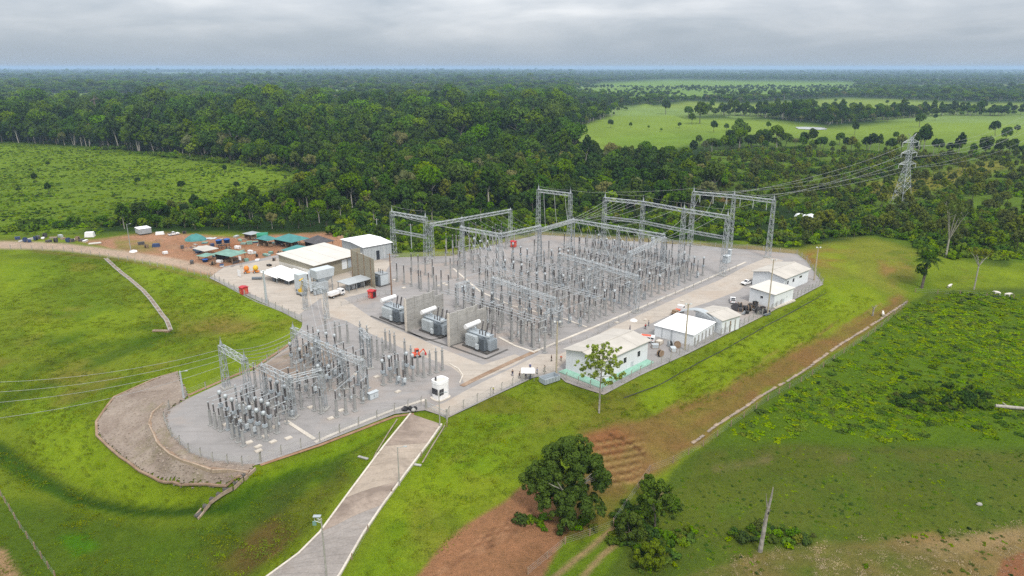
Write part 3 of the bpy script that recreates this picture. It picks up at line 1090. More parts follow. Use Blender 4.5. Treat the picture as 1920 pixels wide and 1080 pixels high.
# kind: (crown radius, crown half height, centre height, clumps, leaves, leaf size, leaf material, trunk radius, bark)
TREE_KINDS = {
    'round': (5.2, 4.2, 9.0, 22, 1500, .85, 'leaf_dark', .32, 'bark'),
    'tall': (5.0, 5.6, 13.5, 24, 1600, .9, 'leaf_dark', .38, 'bark_pale'),
    'mid': (4.2, 3.6, 6.6, 18, 1250, .75, 'leaf_mid', .25, 'bark'),
    'bright': (3.8, 3.2, 5.4, 16, 1100, .7, 'leaf_light', .22, 'bark'),
    'wide': (7.0, 2.8, 13.0, 26, 1700, .9, 'leaf_mid', .42, 'bark_pale'),
    'pale': (5.6, 3.4, 9.5, 20, 1200, .8, 'leaf_pale', .32, 'bark_pale'),
    'olive': (4.8, 4.0, 8.0, 18, 1200, .8, 'leaf_olive', .28, 'bark'),
}
CROWN, TRUNK, JOINED = {}, {}, {}
for ki, (k, (R, Hh, zc, nc, nl, ls, lm, tr, bk)) in enumerate(TREE_KINDS.items()):
    for var in range(2):
        sd = 100 * ki + var
        cl_ = crown_clumps(R * (1 - .08 * var), Hh * (1 + .1 * var), zc, nc, sd)
        v_, t_ = leaf_cloud(cl_, nl, ls, sd)
        tm = trunk_mb(zc + Hh * .2, tr, 4, R * .7, sd)
        CROWN[k, var] = leaf_mesh('crown', v_, t_, lm)
        TRUNK[k, var] = tm.mesh('trunk', bk)
        JOINED[k, var] = leaf_mesh('tree_mass', v_, t_, lm, (tm, bk))


def proto_collection(name, meshes):
    """an unlinked collection of prototypes for a scattered mass"""
    c = bpy.data.collections.new(name)
    for i, me in enumerate(meshes):
        o = bpy.data.objects.new('%s_%02d' % (name, i), me)
        c.objects.link(o)
    return c


def scatter(name, pts, scl, pick, coll, label=None, tilt=0.08):
    """one mass of plants: points with an own scale, turn and kind"""
    n = len(pts)
    me = bpy.data.meshes.new(name)
    me.vertices.add(n)
    me.vertices.foreach_set('co', np.asarray(pts, np.float32).ravel())
    a = me.attributes.new('size', 'FLOAT_VECTOR', 'POINT')
    a.data.foreach_set('vector', np.asarray(scl, np.float32).ravel())
    a = me.attributes.new('turn', 'FLOAT_VECTOR', 'POINT')
    rot = np.stack([rng.normal(0, tilt, n), rng.normal(0, tilt, n), rng.random(n) * 6.283], 1)
    a.data.foreach_set('vector', rot.astype(np.float32).ravel())
    a = me.attributes.new('pick', 'INT', 'POINT')
    a.data.foreach_set('value', np.asarray(pick, np.int32))
    o = bpy.data.objects.new(name, me)
    COL.objects.link(o)
    ng = bpy.data.node_groups.new(name, 'GeometryNodeTree')
    ng.interface.new_socket('Geometry', in_out='INPUT', socket_type='NodeSocketGeometry')
    ng.interface.new_socket('Geometry', in_out='OUTPUT', socket_type='NodeSocketGeometry')
    gi, go = ng.nodes.new('NodeGroupInput'), ng.nodes.new('NodeGroupOutput')
    ci = ng.nodes.new('GeometryNodeCollectionInfo')
    ci.inputs['Collection'].default_value = coll
    ci.inputs['Separate Children'].default_value = True
    ci.inputs['Reset Children'].default_value = True
    ip = ng.nodes.new('GeometryNodeInstanceOnPoints')
    ip.inputs['Pick Instance'].default_value = True

    def attr(nm, tp):
        x = ng.nodes.new('GeometryNodeInputNamedAttribute')
        x.data_type = tp
        x.inputs['Name'].default_value = nm
        return x.outputs[0]
    L = ng.links
    L.new(gi.outputs[0], ip.inputs['Points'])
    L.new(ci.outputs[0], ip.inputs['Instance'])
    L.new(attr('pick', 'INT'), ip.inputs['Instance Index'])
    L.new(attr('turn', 'FLOAT_VECTOR'), ip.inputs['Rotation'])
    L.new(attr('size', 'FLOAT_VECTOR'), ip.inputs['Scale'])
    L.new(ip.outputs[0], go.inputs[0])
    md = o.modifiers.new('scatter', 'NODES')
    md.node_group = ng
    return tag(o, label, kind='stuff')


def jgrid(x0, x1, y0, y1, s):
    xs, ys = np.arange(x0, x1, s), np.arange(y0, y1, s)
    a, b = np.meshgrid(xs, ys)
    a = a + (rng.random(a.shape) - .5) * s * .95
    b = b + (rng.random(b.shape) - .5) * s * .95
    return a.ravel(), b.ravel()


def in_px(poly, px, py):
    return inside(np.array(poly, float), px, py)


# survey polygons of open land (photograph pixels of the ground)
OPEN_LEFT = [(-900, 272), (0, 266), (170, 276), (330, 292), (430, 304), (520, 316), (620, 330), (600, 352), (520, 376), (430, 392), (330, 400), (240, 408), (190, 438), (-900, 452)]
OPEN_R1 = [(1040, 256), (1110, 230), (1180, 207), (1208, 194), (1290, 214), (1420, 220), (1560, 234), (1760, 218), (2600, 210), (2600, 284), (1920, 290), (1680, 284),
           (1500, 276), (1400, 274), (1330, 282), (1240, 302), (1130, 306), (1060, 284)]
OPEN_R2 = [(1200, 200), (1290, 188), (1400, 192), (1480, 186), (1590, 181), (1700, 186), (1820, 190), (2500, 188), (2500, 203), (1760, 208), (1500, 216), (1300, 207)]
OPEN_FAR = [(1070, 172), (1130, 153), (1250, 148), (1400, 149), (1600, 151), (1610, 176), (1480, 182), (1280, 187), (1190, 190)]
CLEAR = [[(936, 178), (972, 178), (972, 190), (938, 190)], [(50, 182), (170, 180), (170, 191), (60, 192)], [(200, 181), (330, 181), (320, 187), (200, 188)],
         [(1820, 157), (2400, 153), (2400, 160), (1830, 161)], [(250, 137), (500, 136), (640, 139), (300, 142)],
         [(1000, 152), (1060, 150), (1060, 158), (1000, 158)]]
FRONT = [(-4000, 452), (-900, 450), (0, 440), (200, 430), (420, 430), (640, 432), (735, 476), (850, 470), (925, 450), (1010, 432), (1180, 442), (1340, 455), (1490, 464),
         (1560, 448), (1640, 440), (1720, 456), (1760, 490), (1770, 530), (1900, 560), (2600, 600), (6000, 640), (6000, -200), (-4000, -200)]
SCRUB = [(1230, 306), (1330, 286), (1500, 280), (1680, 288), (1920, 294), (2700, 290), (2700, 600), (1900, 556), (1770, 528), (1715, 456), (1640, 440), (1560, 446), (1490, 464), (1180, 440),
         (1060, 436), (1180, 400), (1330, 396), (1360, 350), (1290, 320)]
TOWER_CLEAR = [(1600, 352), (1660, 330), (1730, 330), (1800, 318), (1880, 300), (1900, 310), (1800, 345), (1720, 392), (1640, 395)]


def survey(x, y):
    z = terrain(x, y)
    px, py = project(x, y, z)
    return z, px, py


def keep_view(px, m=260):
    return (px > -m) & (px < 1920 + m)


NEAR, MASS = [], []      # (x, y, z, scale, kind)
KN = list(TREE_KINDS)
PICK = {k: i * 2 for i, k in enumerate(KN)}
for (y0, y1, s, smin, smax) in ((318, 700, 7.2, .75, 1.4), (700, 1500, 10.5, 1.0, 1.85), (1500, 3200, 17, 1.1, 2.0), (3200, 9500, 34, 1.2, 2.3), (9500, 20000, 95, 1.8, 3.4)):
    hw = y1 * .80
    x, y = jgrid(-hw, hw, y0, y1, s)
    ok = np.abs(x) < y * .80 + 40
    x, y = x[ok], y[ok]
    z, px, py = survey(x, y)
    ok = keep_view(px) & in_px(FRONT, px, py)
    for P_ in [OPEN_LEFT, OPEN_R1, OPEN_R2, OPEN_FAR] + CLEAR:
        ok &= ~in_px(P_, px, py + fbm(x, y, 60, 2) * 3)
    scrub = in_px(SCRUB, px, py)
    u = rng.random(len(x))
    ok &= ~(scrub & (u > .30))
    # openings in the far land
    op = fbm(x, y, 700, 3)
    ok &= ~((y > 1400) & (px > 1050) & (op > .03) & (y < 5000) & (u > .12))
    ok &= ~((y > 2300) & (op > .10) & (u > .14))
    x, y, z, px, py, scrub = (q[ok] for q in (x, y, z, px, py, scrub))
    u = rng.random(len(x))
    big = fbm(x, y, 120, 3)
    valley = (py > 300) & ~scrub
    edge = np.clip((py - 395) / 45, 0, 1)
    for i in range(len(x)):
        t, w = u[i], big[i]
        if scrub[i]:
            k = 'mid' if t < .13 else ('bright' if t < .26 else 'olive')
            sc_ = rng.uniform(.45, .85)
        elif valley[i]:
            k = ('round' if t < .30 else 'mid' if t < .62 else 'bright' if t < .82 else 'olive' if t < .87 else 'tall' if t < .93 else 'wide' if t < .97 else 'pale')
            sc_ = rng.uniform(smin, smax) * (1.0 - .42 * edge[i])
        else:
            k = ('round' if t < .46 else 'tall' if t < .66 else 'mid' if t < .82 else 'wide' if t < .90 else 'bright' if t < .95 else 'olive' if t < .97 else 'pale')
            sc_ = rng.uniform(max(smin, .8), max(smax, 1.45)) * (1 + .5 * w) * (1.45 if t > .86 and t < .90 else 1)
        if y[i] > 1500 and k == 'tall':
            k = 'wide' if t > .5 else 'round'
        if px[i] > 1080 and y[i] > 700:
            sc_ *= .72
        if px[i] < 560 and py[i] > 325:
            sc_ *= .72
        if py[i] > 392 and 560 < px[i] < 1500:
            if t % .1 > .045:
                continue
            sc_ *= .72
        rec = (x[i], y[i], z[i] - .2, sc_, k)
        (NEAR if y1 <= 700 else MASS).append(rec)

# the odd trees that dot the pastures
for P_, s, pr in ((OPEN_FAR, 26, .42), (OPEN_R2, 40, .12), (OPEN_R1, 24, .016), (OPEN_LEFT, 12, .012)):
    x, y = jgrid(-900, 3200, 320, 3600, s)
    z, px, py = survey(x, y)
    cl_ = fbm(x, y, 160, 2)
    ok = in_px(P_, px, py) & (rng.random(len(x)) < pr * np.clip(1 + 7 * cl_, .06, 3))
    for a, b, c in zip(x[ok], y[ok], z[ok]):
        MASS.append((a, b, c - .2, rng.uniform(.7, 1.3) if P_ is not OPEN_LEFT else rng.uniform(.35, .5), random.choice(['round', 'round', 'mid'])))

TREE_LABEL = {
    'round': ('forest_tree', 'dark green rounded forest tree standing behind the switchyard'),
    'tall': ('forest_tree', 'tall dark forest tree with a pale trunk behind the switchyard'),
    'mid': ('forest_tree', 'mid green bushy forest tree behind the switchyard'),
    'bright': ('forest_tree', 'low bright green tree in the forest edge behind the switchyard'),
    'wide': ('forest_tree', 'wide flat topped forest tree behind the switchyard'),
    'pale': ('forest_tree', 'pale yellowish tree standing out of the forest behind the switchyard'),
    'olive': ('forest_tree', 'olive brown forest tree behind the switchyard'),
}


ZONES = ((330, 'behind the left field'), (560, 'behind the camp pavilions'), (745, 'behind the white roofed hall'), (960, 'behind the bus portals'), (1120, 'behind the lone tall gantry'),
         (1300, 'behind the four column gantry'), (1480, 'behind the rearmost gantry'), (1640, 'left of the transmission tower'), (9999, 'right of the transmission tower'))


def place_tree(x, y, z, s, k, name=None, label=None, group=None, cat='tree'):
    var = random.randrange(2)
    nm, lb = TREE_LABEL[k]
    px_ = project(x, y, z)[0]
    lb = lb.replace('behind the switchyard', next(w for lim, w in ZONES if px_ < lim))
    t = thing(name or nm, label or lb, cat, (x, y, z), random.uniform(0, 6.28), group, s)
    for part, me in (('trunk', TRUNK[k, var]), ('crown', CROWN[k, var])):
        o = bpy.data.objects.new(part, me)
        COL.objects.link(o)
        o.parent = t
    return t


NEAR.sort(key=lambda r: r[1] + abs(r[0]) * .2)
vis = [r for r in NEAR if -10 < project(r[0], r[1], r[2] + 6)[0] < 1930]
single = set(id(r) for r in vis[:295])
for r in vis[:295]:
    place_tree(*r, group='%s trees of the forest behind the switchyard' % r[4])
rest = [r for r in NEAR if id(r) not in single] + MASS
forest_coll = proto_collection('forest_kind', [JOINED[k, v] for k in KN for v in range(2)])
scatter('forest', [(r[0], r[1], r[2]) for r in rest],
        [(r[3] * random.uniform(.85, 1.15), r[3] * random.uniform(.85, 1.15), r[3] * random.uniform(.8, 1.2) * (1.0 if r[1] < 1500 else .72)) for r in rest],
        [PICK[r[4]] + random.randrange(2) for r in rest], forest_coll)


# ------------------------------------------------------------------ shrubs and weeds
def bush_mesh(name, R, H, n, nl, ls, mat, seed):
    r = random.Random(seed)
    cl_ = []
    for i in range(n):
        a = r.uniform(0, 6.28)
        d = R * math.sqrt(r.random()) * .8
        rc = R * r.uniform(.25, .45)
        cl_.append((math.cos(a) * d, math.sin(a) * d, H * r.uniform(.2, .75) * (1 - .4 * d / R), rc))
    v_, t_ = leaf_cloud(cl_, nl, ls, seed, up=.5, flat=H / R * .8)
    return leaf_mesh(name, v_, t_, mat)


bush_coll = proto_collection('bush_kind', [
    bush_mesh('bush', 2.2, 2.4, 9, 420, .55, 'leaf_mid', 1), bush_mesh('bush', 2.0, 1.8, 9, 380, .5, 'leaf_light', 2),
    bush_mesh('bush', 2.4, 2.8, 10, 420, .55, 'leaf_dark', 3), bush_mesh('bush', 1.8, 1.5, 8, 320, .5, 'leaf_light', 4),
    bush_mesh('bush', 2.1, 2.0, 9, 360, .5, 'leaf_olive', 5)])
weed_coll = proto_collection('weed_kind', [
    bush_mesh('weed', 1.0, .55, 9, 230, .26, 'leaf_lime', 11), bush_mesh('weed', .8, .42, 7, 190, .22, 'leaf_lime', 12),
    bush_mesh('weed', 1.1, .65, 9, 230, .28, 'leaf_mid', 13), bush_mesh('weed', .9, .5, 8, 180, .24, 'leaf_olive', 14),
    bush_mesh('weed', .9, .7, 8, 190, .24, 'leaf_dark', 15)])


def mass(name, polys, s, box_, coll, n_kinds, weights, smin, smax, keep=None, avoid=(), label=None, flat=1.0):
    x, y = jgrid(*box_, s)
    z, px, py = survey(x, y)
    ok = np.zeros(len(x), bool)
    for p in polys:
        ok |= in_px(p, px, py)
    for p in avoid:
        ok &= ~in_px(p, px, py)
    ok &= (px > -60) & (px < 1980) & (py < 1130)
    if keep is not None:
        ok &= keep(x, y, px, py)
    x, y, z = x[ok], y[ok], z[ok]
    n = len(x)
    sc_ = rng.uniform(smin, smax, n) * (1 + .5 * fbm(x, y, 18, 2))
    sv = np.stack([sc_ * rng.uniform(.8, 1.25, n), sc_ * rng.uniform(.8, 1.25, n), sc_ * rng.uniform(.75, 1.3, n) * flat], 1)
    scatter(name, np.stack([x, y, z - .05], 1), sv, rng.choice(n_kinds, n, p=weights), coll, label)
    return n


N1 = mass('scrub', [SCRUB, [(590, 432), (735, 474), (850, 468), (930, 448), (1010, 430), (1180, 440), (1490, 462), (1490, 420), (1180, 398), (1000, 394), (800, 402), (640, 398)], [(600, 420), (640, 432), (735, 476), (850, 470), (925, 450), (1010, 432), (1180, 442), (1180, 428), (900, 420), (700, 410)], [(0, 436), (190, 426), (430, 426), (640, 428), (735, 470), (735, 440), (640, 412), (430, 410), (200, 414), (0, 424)],
                   [(200, 428), (240, 396), (330, 384), (430, 388), (540, 366), (640, 340), (760, 400), (640, 414), (430, 412)], [(0, 262), (170, 272), (330, 288), (470, 302), (560, 318), (560, 326), (430, 308), (170, 280), (0, 270)]], 4.3, (-460, 520, 300, 1000), bush_coll, 5,
          [.34, .32, .20, .08, .06], .55, 1.75, avoid=[TOWER_CLEAR], keep=lambda x, y, px, py: (fbm(x, y, 34, 4) < .065))
N1b = mass('tower_weeds', [TOWER_CLEAR], 4.0, (120, 420, 330, 620), bush_coll, 5, [.25, .3, .05, .2, .2], .2, .5)
N2 = mass('field_weeds', [OPEN_LEFT], 2.7, (-620, 60, 300, 1000), weed_coll, 5, [.36, .26, .22, .06, .10], .5, 1.5,
          keep=lambda x, y, px, py: rng.random(len(x)) < .55 + 1.6 * fbm(x, y, 25, 3))
LUSH = [(1712, 568), (1600, 652), (1450, 750), (1345, 832), (1500, 826), (1920, 838), (2100, 840), (2100, 560), (1900, 552), (1770, 545)]
ROUGH = [(1330, 850), (1240, 930), (1150, 1110), (1920, 1110), (1920, 845), (1500, 832)]
DRY = [(1270, 1090), (1370, 1045), (1540, 1008), (1740, 1000), (1920, 980), (2000, 1130), (1250, 1130)]
N3 = mass('pasture_weeds', [LUSH], 1.55, (20, 300, 90, 330), weed_coll, 5, [.48, .34, .12, .03, .03], .6, 1.6,
          keep=lambda x, y, px, py: (rng.random(len(x)) < .84 + 1.6 * fbm(x, y, 16, 3)) & (py + 150 * fbm(x, y, 16, 4) < 812), flat=.62)
N4 = mass('rough_grass', [ROUGH], 1.15, (10, 190, 70, 200), weed_coll, 5, [.26, .24, .30, .18, .02], .15, .5, avoid=[DRY], flat=.7,
          keep=lambda x, y, px, py: rng.random(len(x)) < .62 + 1.8 * fbm(x, y, 12, 4))
N4b = mass('dry_grass', [DRY], 1.5, (10, 190, 70, 200), weed_coll, 5, [.15, .15, .1, .5, .1], .25, .7,
           keep=lambda x, y, px, py: rng.random(len(x)) < .25 + 2.0 * fbm(x, y, 9, 3))

# mown grass: short tufts over the banks
r_ = np.random.default_rng(5)


def tuft_mesh(mat, seed):
    r = np.random.default_rng(seed)
    n = 90
    p = np.stack([r.normal(0, .8, n), r.normal(0, .8, n), np.zeros(n)], 1)
    a = r.random(n) * 6.28
    t = np.stack([np.cos(a), np.sin(a), np.zeros(n)], 1) * .09
    h = np.stack([r.normal(0, .12, n), r.normal(0, .12, n), .04 + .13 * r.random(n)], 1)
    q = np.stack([p - t, p + t, p + t * .3 + h, p - t * .3 + h], 1)
    return leaf_mesh('tuft', q.reshape(-1, 3), np.repeat(r.random(n), 4), mat)


tuft_coll = proto_collection('tuft_kind', [tuft_mesh('leaf_grass', 1), tuft_mesh('leaf_light', 2), tuft_mesh('leaf_grass', 3), tuft_mesh('leaf_lime', 4)])
BANKS = [(0, 470), (200, 480), (390, 525), (560, 606), (340, 690), (180, 790), (190, 830), (300, 912), (470, 890), (620, 835), (740, 785), (700, 850), (500, 1110), (-40, 1110), (-40, 480)]
BANK_R = [(850, 790), (1000, 712), (1130, 744), (1290, 668), (1540, 545), (1640, 560), (1420, 700), (1300, 780), (1180, 782), (1080, 812), (960, 910), (770, 1080), (660, 1100), (760, 930)]
N5 = mass('grass', [BANKS, BANK_R], 1.35, (-200, 210, 66, 330), tuft_coll, 4, [.42, .14, .34, .10], .5, 1.2,
          keep=lambda x, y, px, py: rng.random(len(x)) < .5 + 2.0 * fbm(x, y, 10, 3))


straw_coll = proto_collection('straw_kind', [tuft_mesh('leaf_straw', 21), tuft_mesh('leaf_straw', 22)])
N8 = mass('track_side_bushes', [[(1150, 960), (1210, 930), (1270, 945), (1300, 1000), (1270, 1060), (1200, 1080), (1150, 1030)], [(1350, 1012), (1400, 985), (1470, 990), (1540, 1005), (1500, 1025)], [(1660, 745), (1760, 720), (1860, 735), (1840, 770), (1720, 775)], [(960, 985), (1010, 960), (1100, 965), (1130, 990), (1060, 1010)]], 1.5, (0, 190, 66, 230), bush_coll, 5, [.34, .1, .42, .06, .08], .25, .75,
          keep=lambda x, y, px, py: rng.random(len(x)) < .7 + 2.0 * fbm(x, y, 8, 3))
N7 = mass('dry_straw', [DRY], .95, (10, 190, 70, 200), straw_coll, 2, [.5, .5], .3, .9, keep=lambda x, y, px, py: rng.random(len(x)) < .30 + 2.6 * fbm(x, y, 10, 4))
# large single trees of the far pasture
for (px, py, s_, k) in ((1248, 214, 1.9, 'round'), (1312, 232, 2.4, 'round'), (1385, 254, 1.5, 'round'), (1338, 248, 1.1, 'round'), (1362, 246, 1.0, 'mid'), (1440, 243, .8, 'round'), (1145, 240, .9, 'round'), (1182, 240, .6, 'round'),
                        (1552, 240, 1.4, 'round'), (1664, 228, 1.2, 'round'), (1216, 242, .5, 'mid'), (1240, 247, .5, 'mid'), (1274, 240, .8, 'mid'), (1290, 222, 1.5, 'round'), (1600, 236, 1.0, 'mid')):
    p = gp(px, py)
    place_tree(p.x, p.y, p.z, s_, k, 'pasture_tree', 'single %s tree standing in the far bright pasture' % {'round': 'dark rounded', 'mid': 'bushy green'}[k], 'single trees of the far pasture')

# ------------------------------------------------------------------ paving in the yard
sheet('cross_road', [(602, 560), (640, 556), (700, 598), (765, 626), (840, 658), (905, 684), (966, 664), (985, 672), (965, 684), (915, 706), (872, 722), (862, 700), (846, 688), (820, 678),
                     (770, 660), (700, 628), (650, 602), (606, 590)], .006, 'concrete_road')
sheet('entrance_road', [(800, 766), (835, 754), (868, 735), (905, 716), (972, 684), (1012, 664), (1050, 664), (1080, 650), (1150, 612), (1235, 574), (1300, 545), (1347, 526), (1400, 498), (1440, 482),
                        (1470, 488), (1420, 515), (1385, 545), (1330, 566), (1262, 588), (1222, 606), (1150, 634), (1060, 676), (1040, 697), (985, 708), (920, 741), (840, 780)], .006, 'concrete_road')
sheet('work_area', [(396, 518), (420, 502), (520, 484), (640, 476), (735, 490), (700, 545), (640, 560), (600, 560), (560, 590)], .004, 'concrete_road')
sheet('lower_yard_soil', [(480, 695), (545, 652), (600, 640), (640, 660), (600, 700), (520, 715)], .006, 'rubble')

DARKS = []
tid = 0


def strip(name, px, width, mat, thick, z=0.0, label=None, cat=None):
    o = ribbon(name, px, width, mat, kind=None if label else 'structure', thick=thick, step=6, zfun=lambda p: z + .002)
    if label:
        tag(o, label, cat)
    return o


strip('yard_kerb', [(1003, 661), (1100, 621), (1200, 579), (1300, 536), (1398, 493)], .9, 'concrete_pale', .16)
strip('front_kerb', [(590, 832), (650, 806), (735, 772), (800, 751)], .9, 'concrete_pale', .14)
strip('corner_kerb', [(536, 791), (562, 808), (590, 826)], .9, 'concrete_pale', .14, .004)
strip('cross_kerb', [(935, 634), (965, 650), (1003, 663)], .8, 'concrete_pale', .14, .004)
strip('trench_cover', [(850, 505), (900, 548), (960, 575), (1060, 600), (1100, 615)], .8, 'concrete_pale', .10)
strip('drain_strip', [(866, 726), (905, 706), (960, 680), (1005, 660)], 1.5, 'soil_line', .10, .01)
strip('round_kerb', [(862, 720), (868, 706), (860, 694), (843, 684)], .35, 'concrete_pale', .14, .01)
for o_, rng_ in (((843.5, 651), None), ((681, 586), None), ((762, 620), None)):
    pass
for ring in ([(695, 594), (765, 623)], [(765, 623), (800, 640), (828, 636)], [(764, 625), (842, 651)], [(843.5, 651), (911, 675)], [(911, 675), (952, 657)], [(845, 650), (870, 643)]):
    strip('oil_drain', ring, .8, 'oil_dark', .05, .008)

# rubble bank round the lower yard
RUB = [(334, 700), (304, 708), (215, 745), (180, 793), (182, 818), (225, 858), (262, 885), (300, 905), (340, 916), (425, 916), (474, 884), (478, 872), (400, 864), (360, 850), (328, 820), (315, 792), (322, 768), (356, 746)]
rx, ry = jgrid(-130, -40, 90, 190, .62)
rz_, rpx, rpy = survey(rx, ry)
ok = in_px(RUB, rpx, rpy)


def stone_mesh(seed):
    r = random.Random(seed)
    m = MB()
    m.lathe([(.30 * r.uniform(.7, 1), -.1), (.42, .05), (.36 * r.uniform(.7, 1.1), .2), (.12, .28)], 6)
    m.v = [(x * r.uniform(.8, 1.25), y * r.uniform(.8, 1.25), z * r.uniform(.8, 1.3)) for x, y, z in m.v]
    return m.mesh('stone', 'stone')


stone_coll = proto_collection('stone_kind', [stone_mesh(i) for i in range(4)])
n = int(ok.sum())
sv = rng.uniform(.35, .95, (n, 3))
scatter('rubble_stones', np.stack([rx[ok], ry[ok], rz_[ok] + .16], 1), sv, rng.integers(0, 4, n), stone_coll, tilt=.3)
# bed of the bank, draped just over the soil
m_ = MB()
q_ = .6
xs_, ys_ = np.arange(-130, -38, q_), np.arange(90, 190, q_)
A_, B_ = np.meshgrid(xs_, ys_)
Z_, PX_, PY_ = survey(A_, B_)
ins_ = in_px(RUB, PX_, PY_)
vid = {}
for i in range(len(ys_) - 1):
    for j in range(len(xs_) - 1):
        if ins_[i, j] and ins_[i + 1, j] and ins_[i, j + 1] and ins_[i + 1, j + 1]:
            f_ = []
            for a, b in ((i, j), (i, j + 1), (i + 1, j + 1), (i + 1, j)):
                if (a, b) not in vid:
                    vid[a, b] = len(m_.v)
                    m_.v.append((A_[a, b], B_[a, b], Z_[a, b] + .34))
                f_.append(vid[a, b])
            m_.f.append(tuple(f_))
tag(m_.build('rubble_bank', 'rubble'), kind='structure')


ribbon('rubble_edge', [(334, 699), (302, 708), (215, 746), (181, 793), (182, 819), (225, 859), (262, 886), (300, 906), (340, 917), (425, 917), (466, 892)], .55, 'soil_line', thick=.35, lift=.1)


def channel(name, px, width, label, steps=0, wall=.28, depth=.3, mat='concrete_pale', floor='stone', seg=None):
    """open drain: two side walls with a floor between, stepped if wanted"""
    w = [gp(*p) for p in px]
    t = thing(name, label, 'drain', w[0])
    pts = []
    for a, b in zip(w[:-1], w[1:]):
        k = max(1, int((b - a).length / (seg or 4.0)))
        pts += [a.lerp(b, i / k) for i in range(k)]
    pts.append(w[-1])
    pts = [Vector((p.x, p.y, th(p.x, p.y))) for p in pts]
    o0 = w[0]
    fl = MB()
    sides = (MB(), MB())
    for a, b in zip(pts[:-1], pts[1:]):
        d = (b - a)
        d.z = 0
        L = d.length
        d.normalize()
        nrm = Vector((-d.y, d.x, 0))
        mid = (a + b) / 2 - o0
        ang = math.atan2(d.y, d.x)
        fl.box((mid.x, mid.y, mid.z + .06), (L + .15, width, .45), ang)
        for sgn, sd in zip((-1, 1), sides):
            c = mid + nrm * sgn * (width / 2 + wall / 2)
            if steps:
                sd.box((c.x, c.y, mid.z + .22), (L * 1.04, wall, .9), ang)
            else:
                p, q = a - o0 + nrm * sgn * (width / 2), b - o0 + nrm * sgn * (width / 2)
                p2, q2 = p + nrm * sgn * wall, q + nrm * sgn * wall
                up, dn = Vector((0, 0, .34)), Vector((0, 0, -.5))
                sd.add([p + dn, q + dn, q2 + dn, p2 + dn, p + up, q + up, q2 + up, p2 + up],
                       [(3, 2, 1, 0), (4, 5, 6, 7), (0, 1, 5, 4), (1, 2, 6, 5), (2, 3, 7, 6), (3, 0, 4, 7)])
    fl.build('channel_floor', floor, t)
    for sd in sides:
        sd.build('side_wall', mat, t)
    return t


channel('stepped_drain', [(476, 877), (455, 896), (438, 912), (420, 922), (395, 940), (382, 956), (368, 972)], .9, 'brown concrete drain running down the bank below the rubble slope', 0, .32, floor='oil_dark', seg=1.5, mat='slab_tan')
channel('stone_drain', [(198, 485), (220, 505), (245, 525), (268, 545), (283, 562), (300, 585), (312, 600), (320, 620)], 1.0, 'narrow pale drain running down the bright grass hill by the access track', 0, .2, seg=3, mat='concrete_grey')
channel('toe_drain', [(287, 620.5), (304, 620.5), (319, 621)], .7, 'short level drain at the foot of the grass hill', 0, .25, mat='soil_line')
channel('rim_drain', [(311, 757), (290, 775), (284, 795), (300, 830), (322, 850), (345, 862), (400, 880), (468, 885)], .8, 'curved beige concrete drain round the rim of the lower yard', 0, .35, floor='soil_line', mat='slab_tan')
ribbon('gutter', [(745, 786), (728, 812), (712, 838), (700, 860)], .26, 'stone', thick=.08, lift=.02)
ribbon('gutter', [(834, 798), (822, 818), (806, 844), (792, 868)], .26, 'stone', thick=.08, lift=.02)
for l_ in (DITCH[3][0],):
    ribbon('contour_drain', [(p[0], p[1] + 2) for p in l_], .32, 'rubber', lift=.03)
ribbon('soil_edge', [(488, 872), (600, 835), (740, 781), (776, 776)], .9, 'soil_red', lift=.05)
ribbon('soil_edge', [(352, 742), (420, 712), (480, 688), (542, 646)], 1.0, 'soil_red', lift=.05)
# broken drain along the pasture: separate slabs
sd = thing('slab_drain', 'long broken line of pale drain slabs between the bank and the pasture', 'drain', gp(1300, 830))
o0 = sd.location
cl_ = [gp(*p) for p in [(1298, 832), (1340, 800), (1400, 762), (1440, 735), (1490, 706), (1540, 672), (1590, 638), (1640, 606), (1680, 580), (1704, 563)]]
pts = []
for a, b in zip(cl_[:-1], cl_[1:]):
    k = max(1, int((b - a).length / 1.72))
    pts += [a.lerp(b, i / k) for i in range(k)]
sl_mesh = [MB().box((0, 0, .05), (1.7, .62, .22)).box((0, .36, .15), (1.7, .14, .26)).mesh('slab', 'slab_tan'), MB().box((0, 0, .05), (1.7, .6, .2)).box((.2, -.34, .14), (1.2, .14, .24)).mesh('slab', 'stone')]
for i, (a, b) in enumerate(zip(pts[:-1], pts[1:])):
    if random.random() < .08:
        continue
    s = bpy.data.objects.new('slab', sl_mesh[0 if random.random() < .55 else 1])
    COL.objects.link(s)
    s.parent = sd
    p = (a + b) / 2
    s.location = (p.x - o0.x, p.y - o0.y, th(p.x, p.y) - o0.z)
    s.rotation_euler = (random.uniform(-.06, .06), random.uniform(-.05, .05), math.atan2((b - a).y, (b - a).x) + random.uniform(-.08, .08))

# entrance ramp: cast concrete bays with kerbs
ramp_px_l = [(797, 769), (770, 777), (720, 838), (660, 918), (600, 1000), (560, 1040), (500, 1084), (440, 1125)]
ramp_px_r = [(836, 790), (828, 797), (804, 832), (760, 890), (718, 948), (680, 1004), (638, 1078), (600, 1130)]
RL = [gp(*p) for p in ramp_px_l[1:]]
RR = [gp(*p) for p in ramp_px_r[1:]]


def subdiv(a, s):
    out = []
    for p, q in zip(a[:-1], a[1:]):
        out += [p.lerp(q, i / s) for i in range(s)]
    return out + [a[-1]]


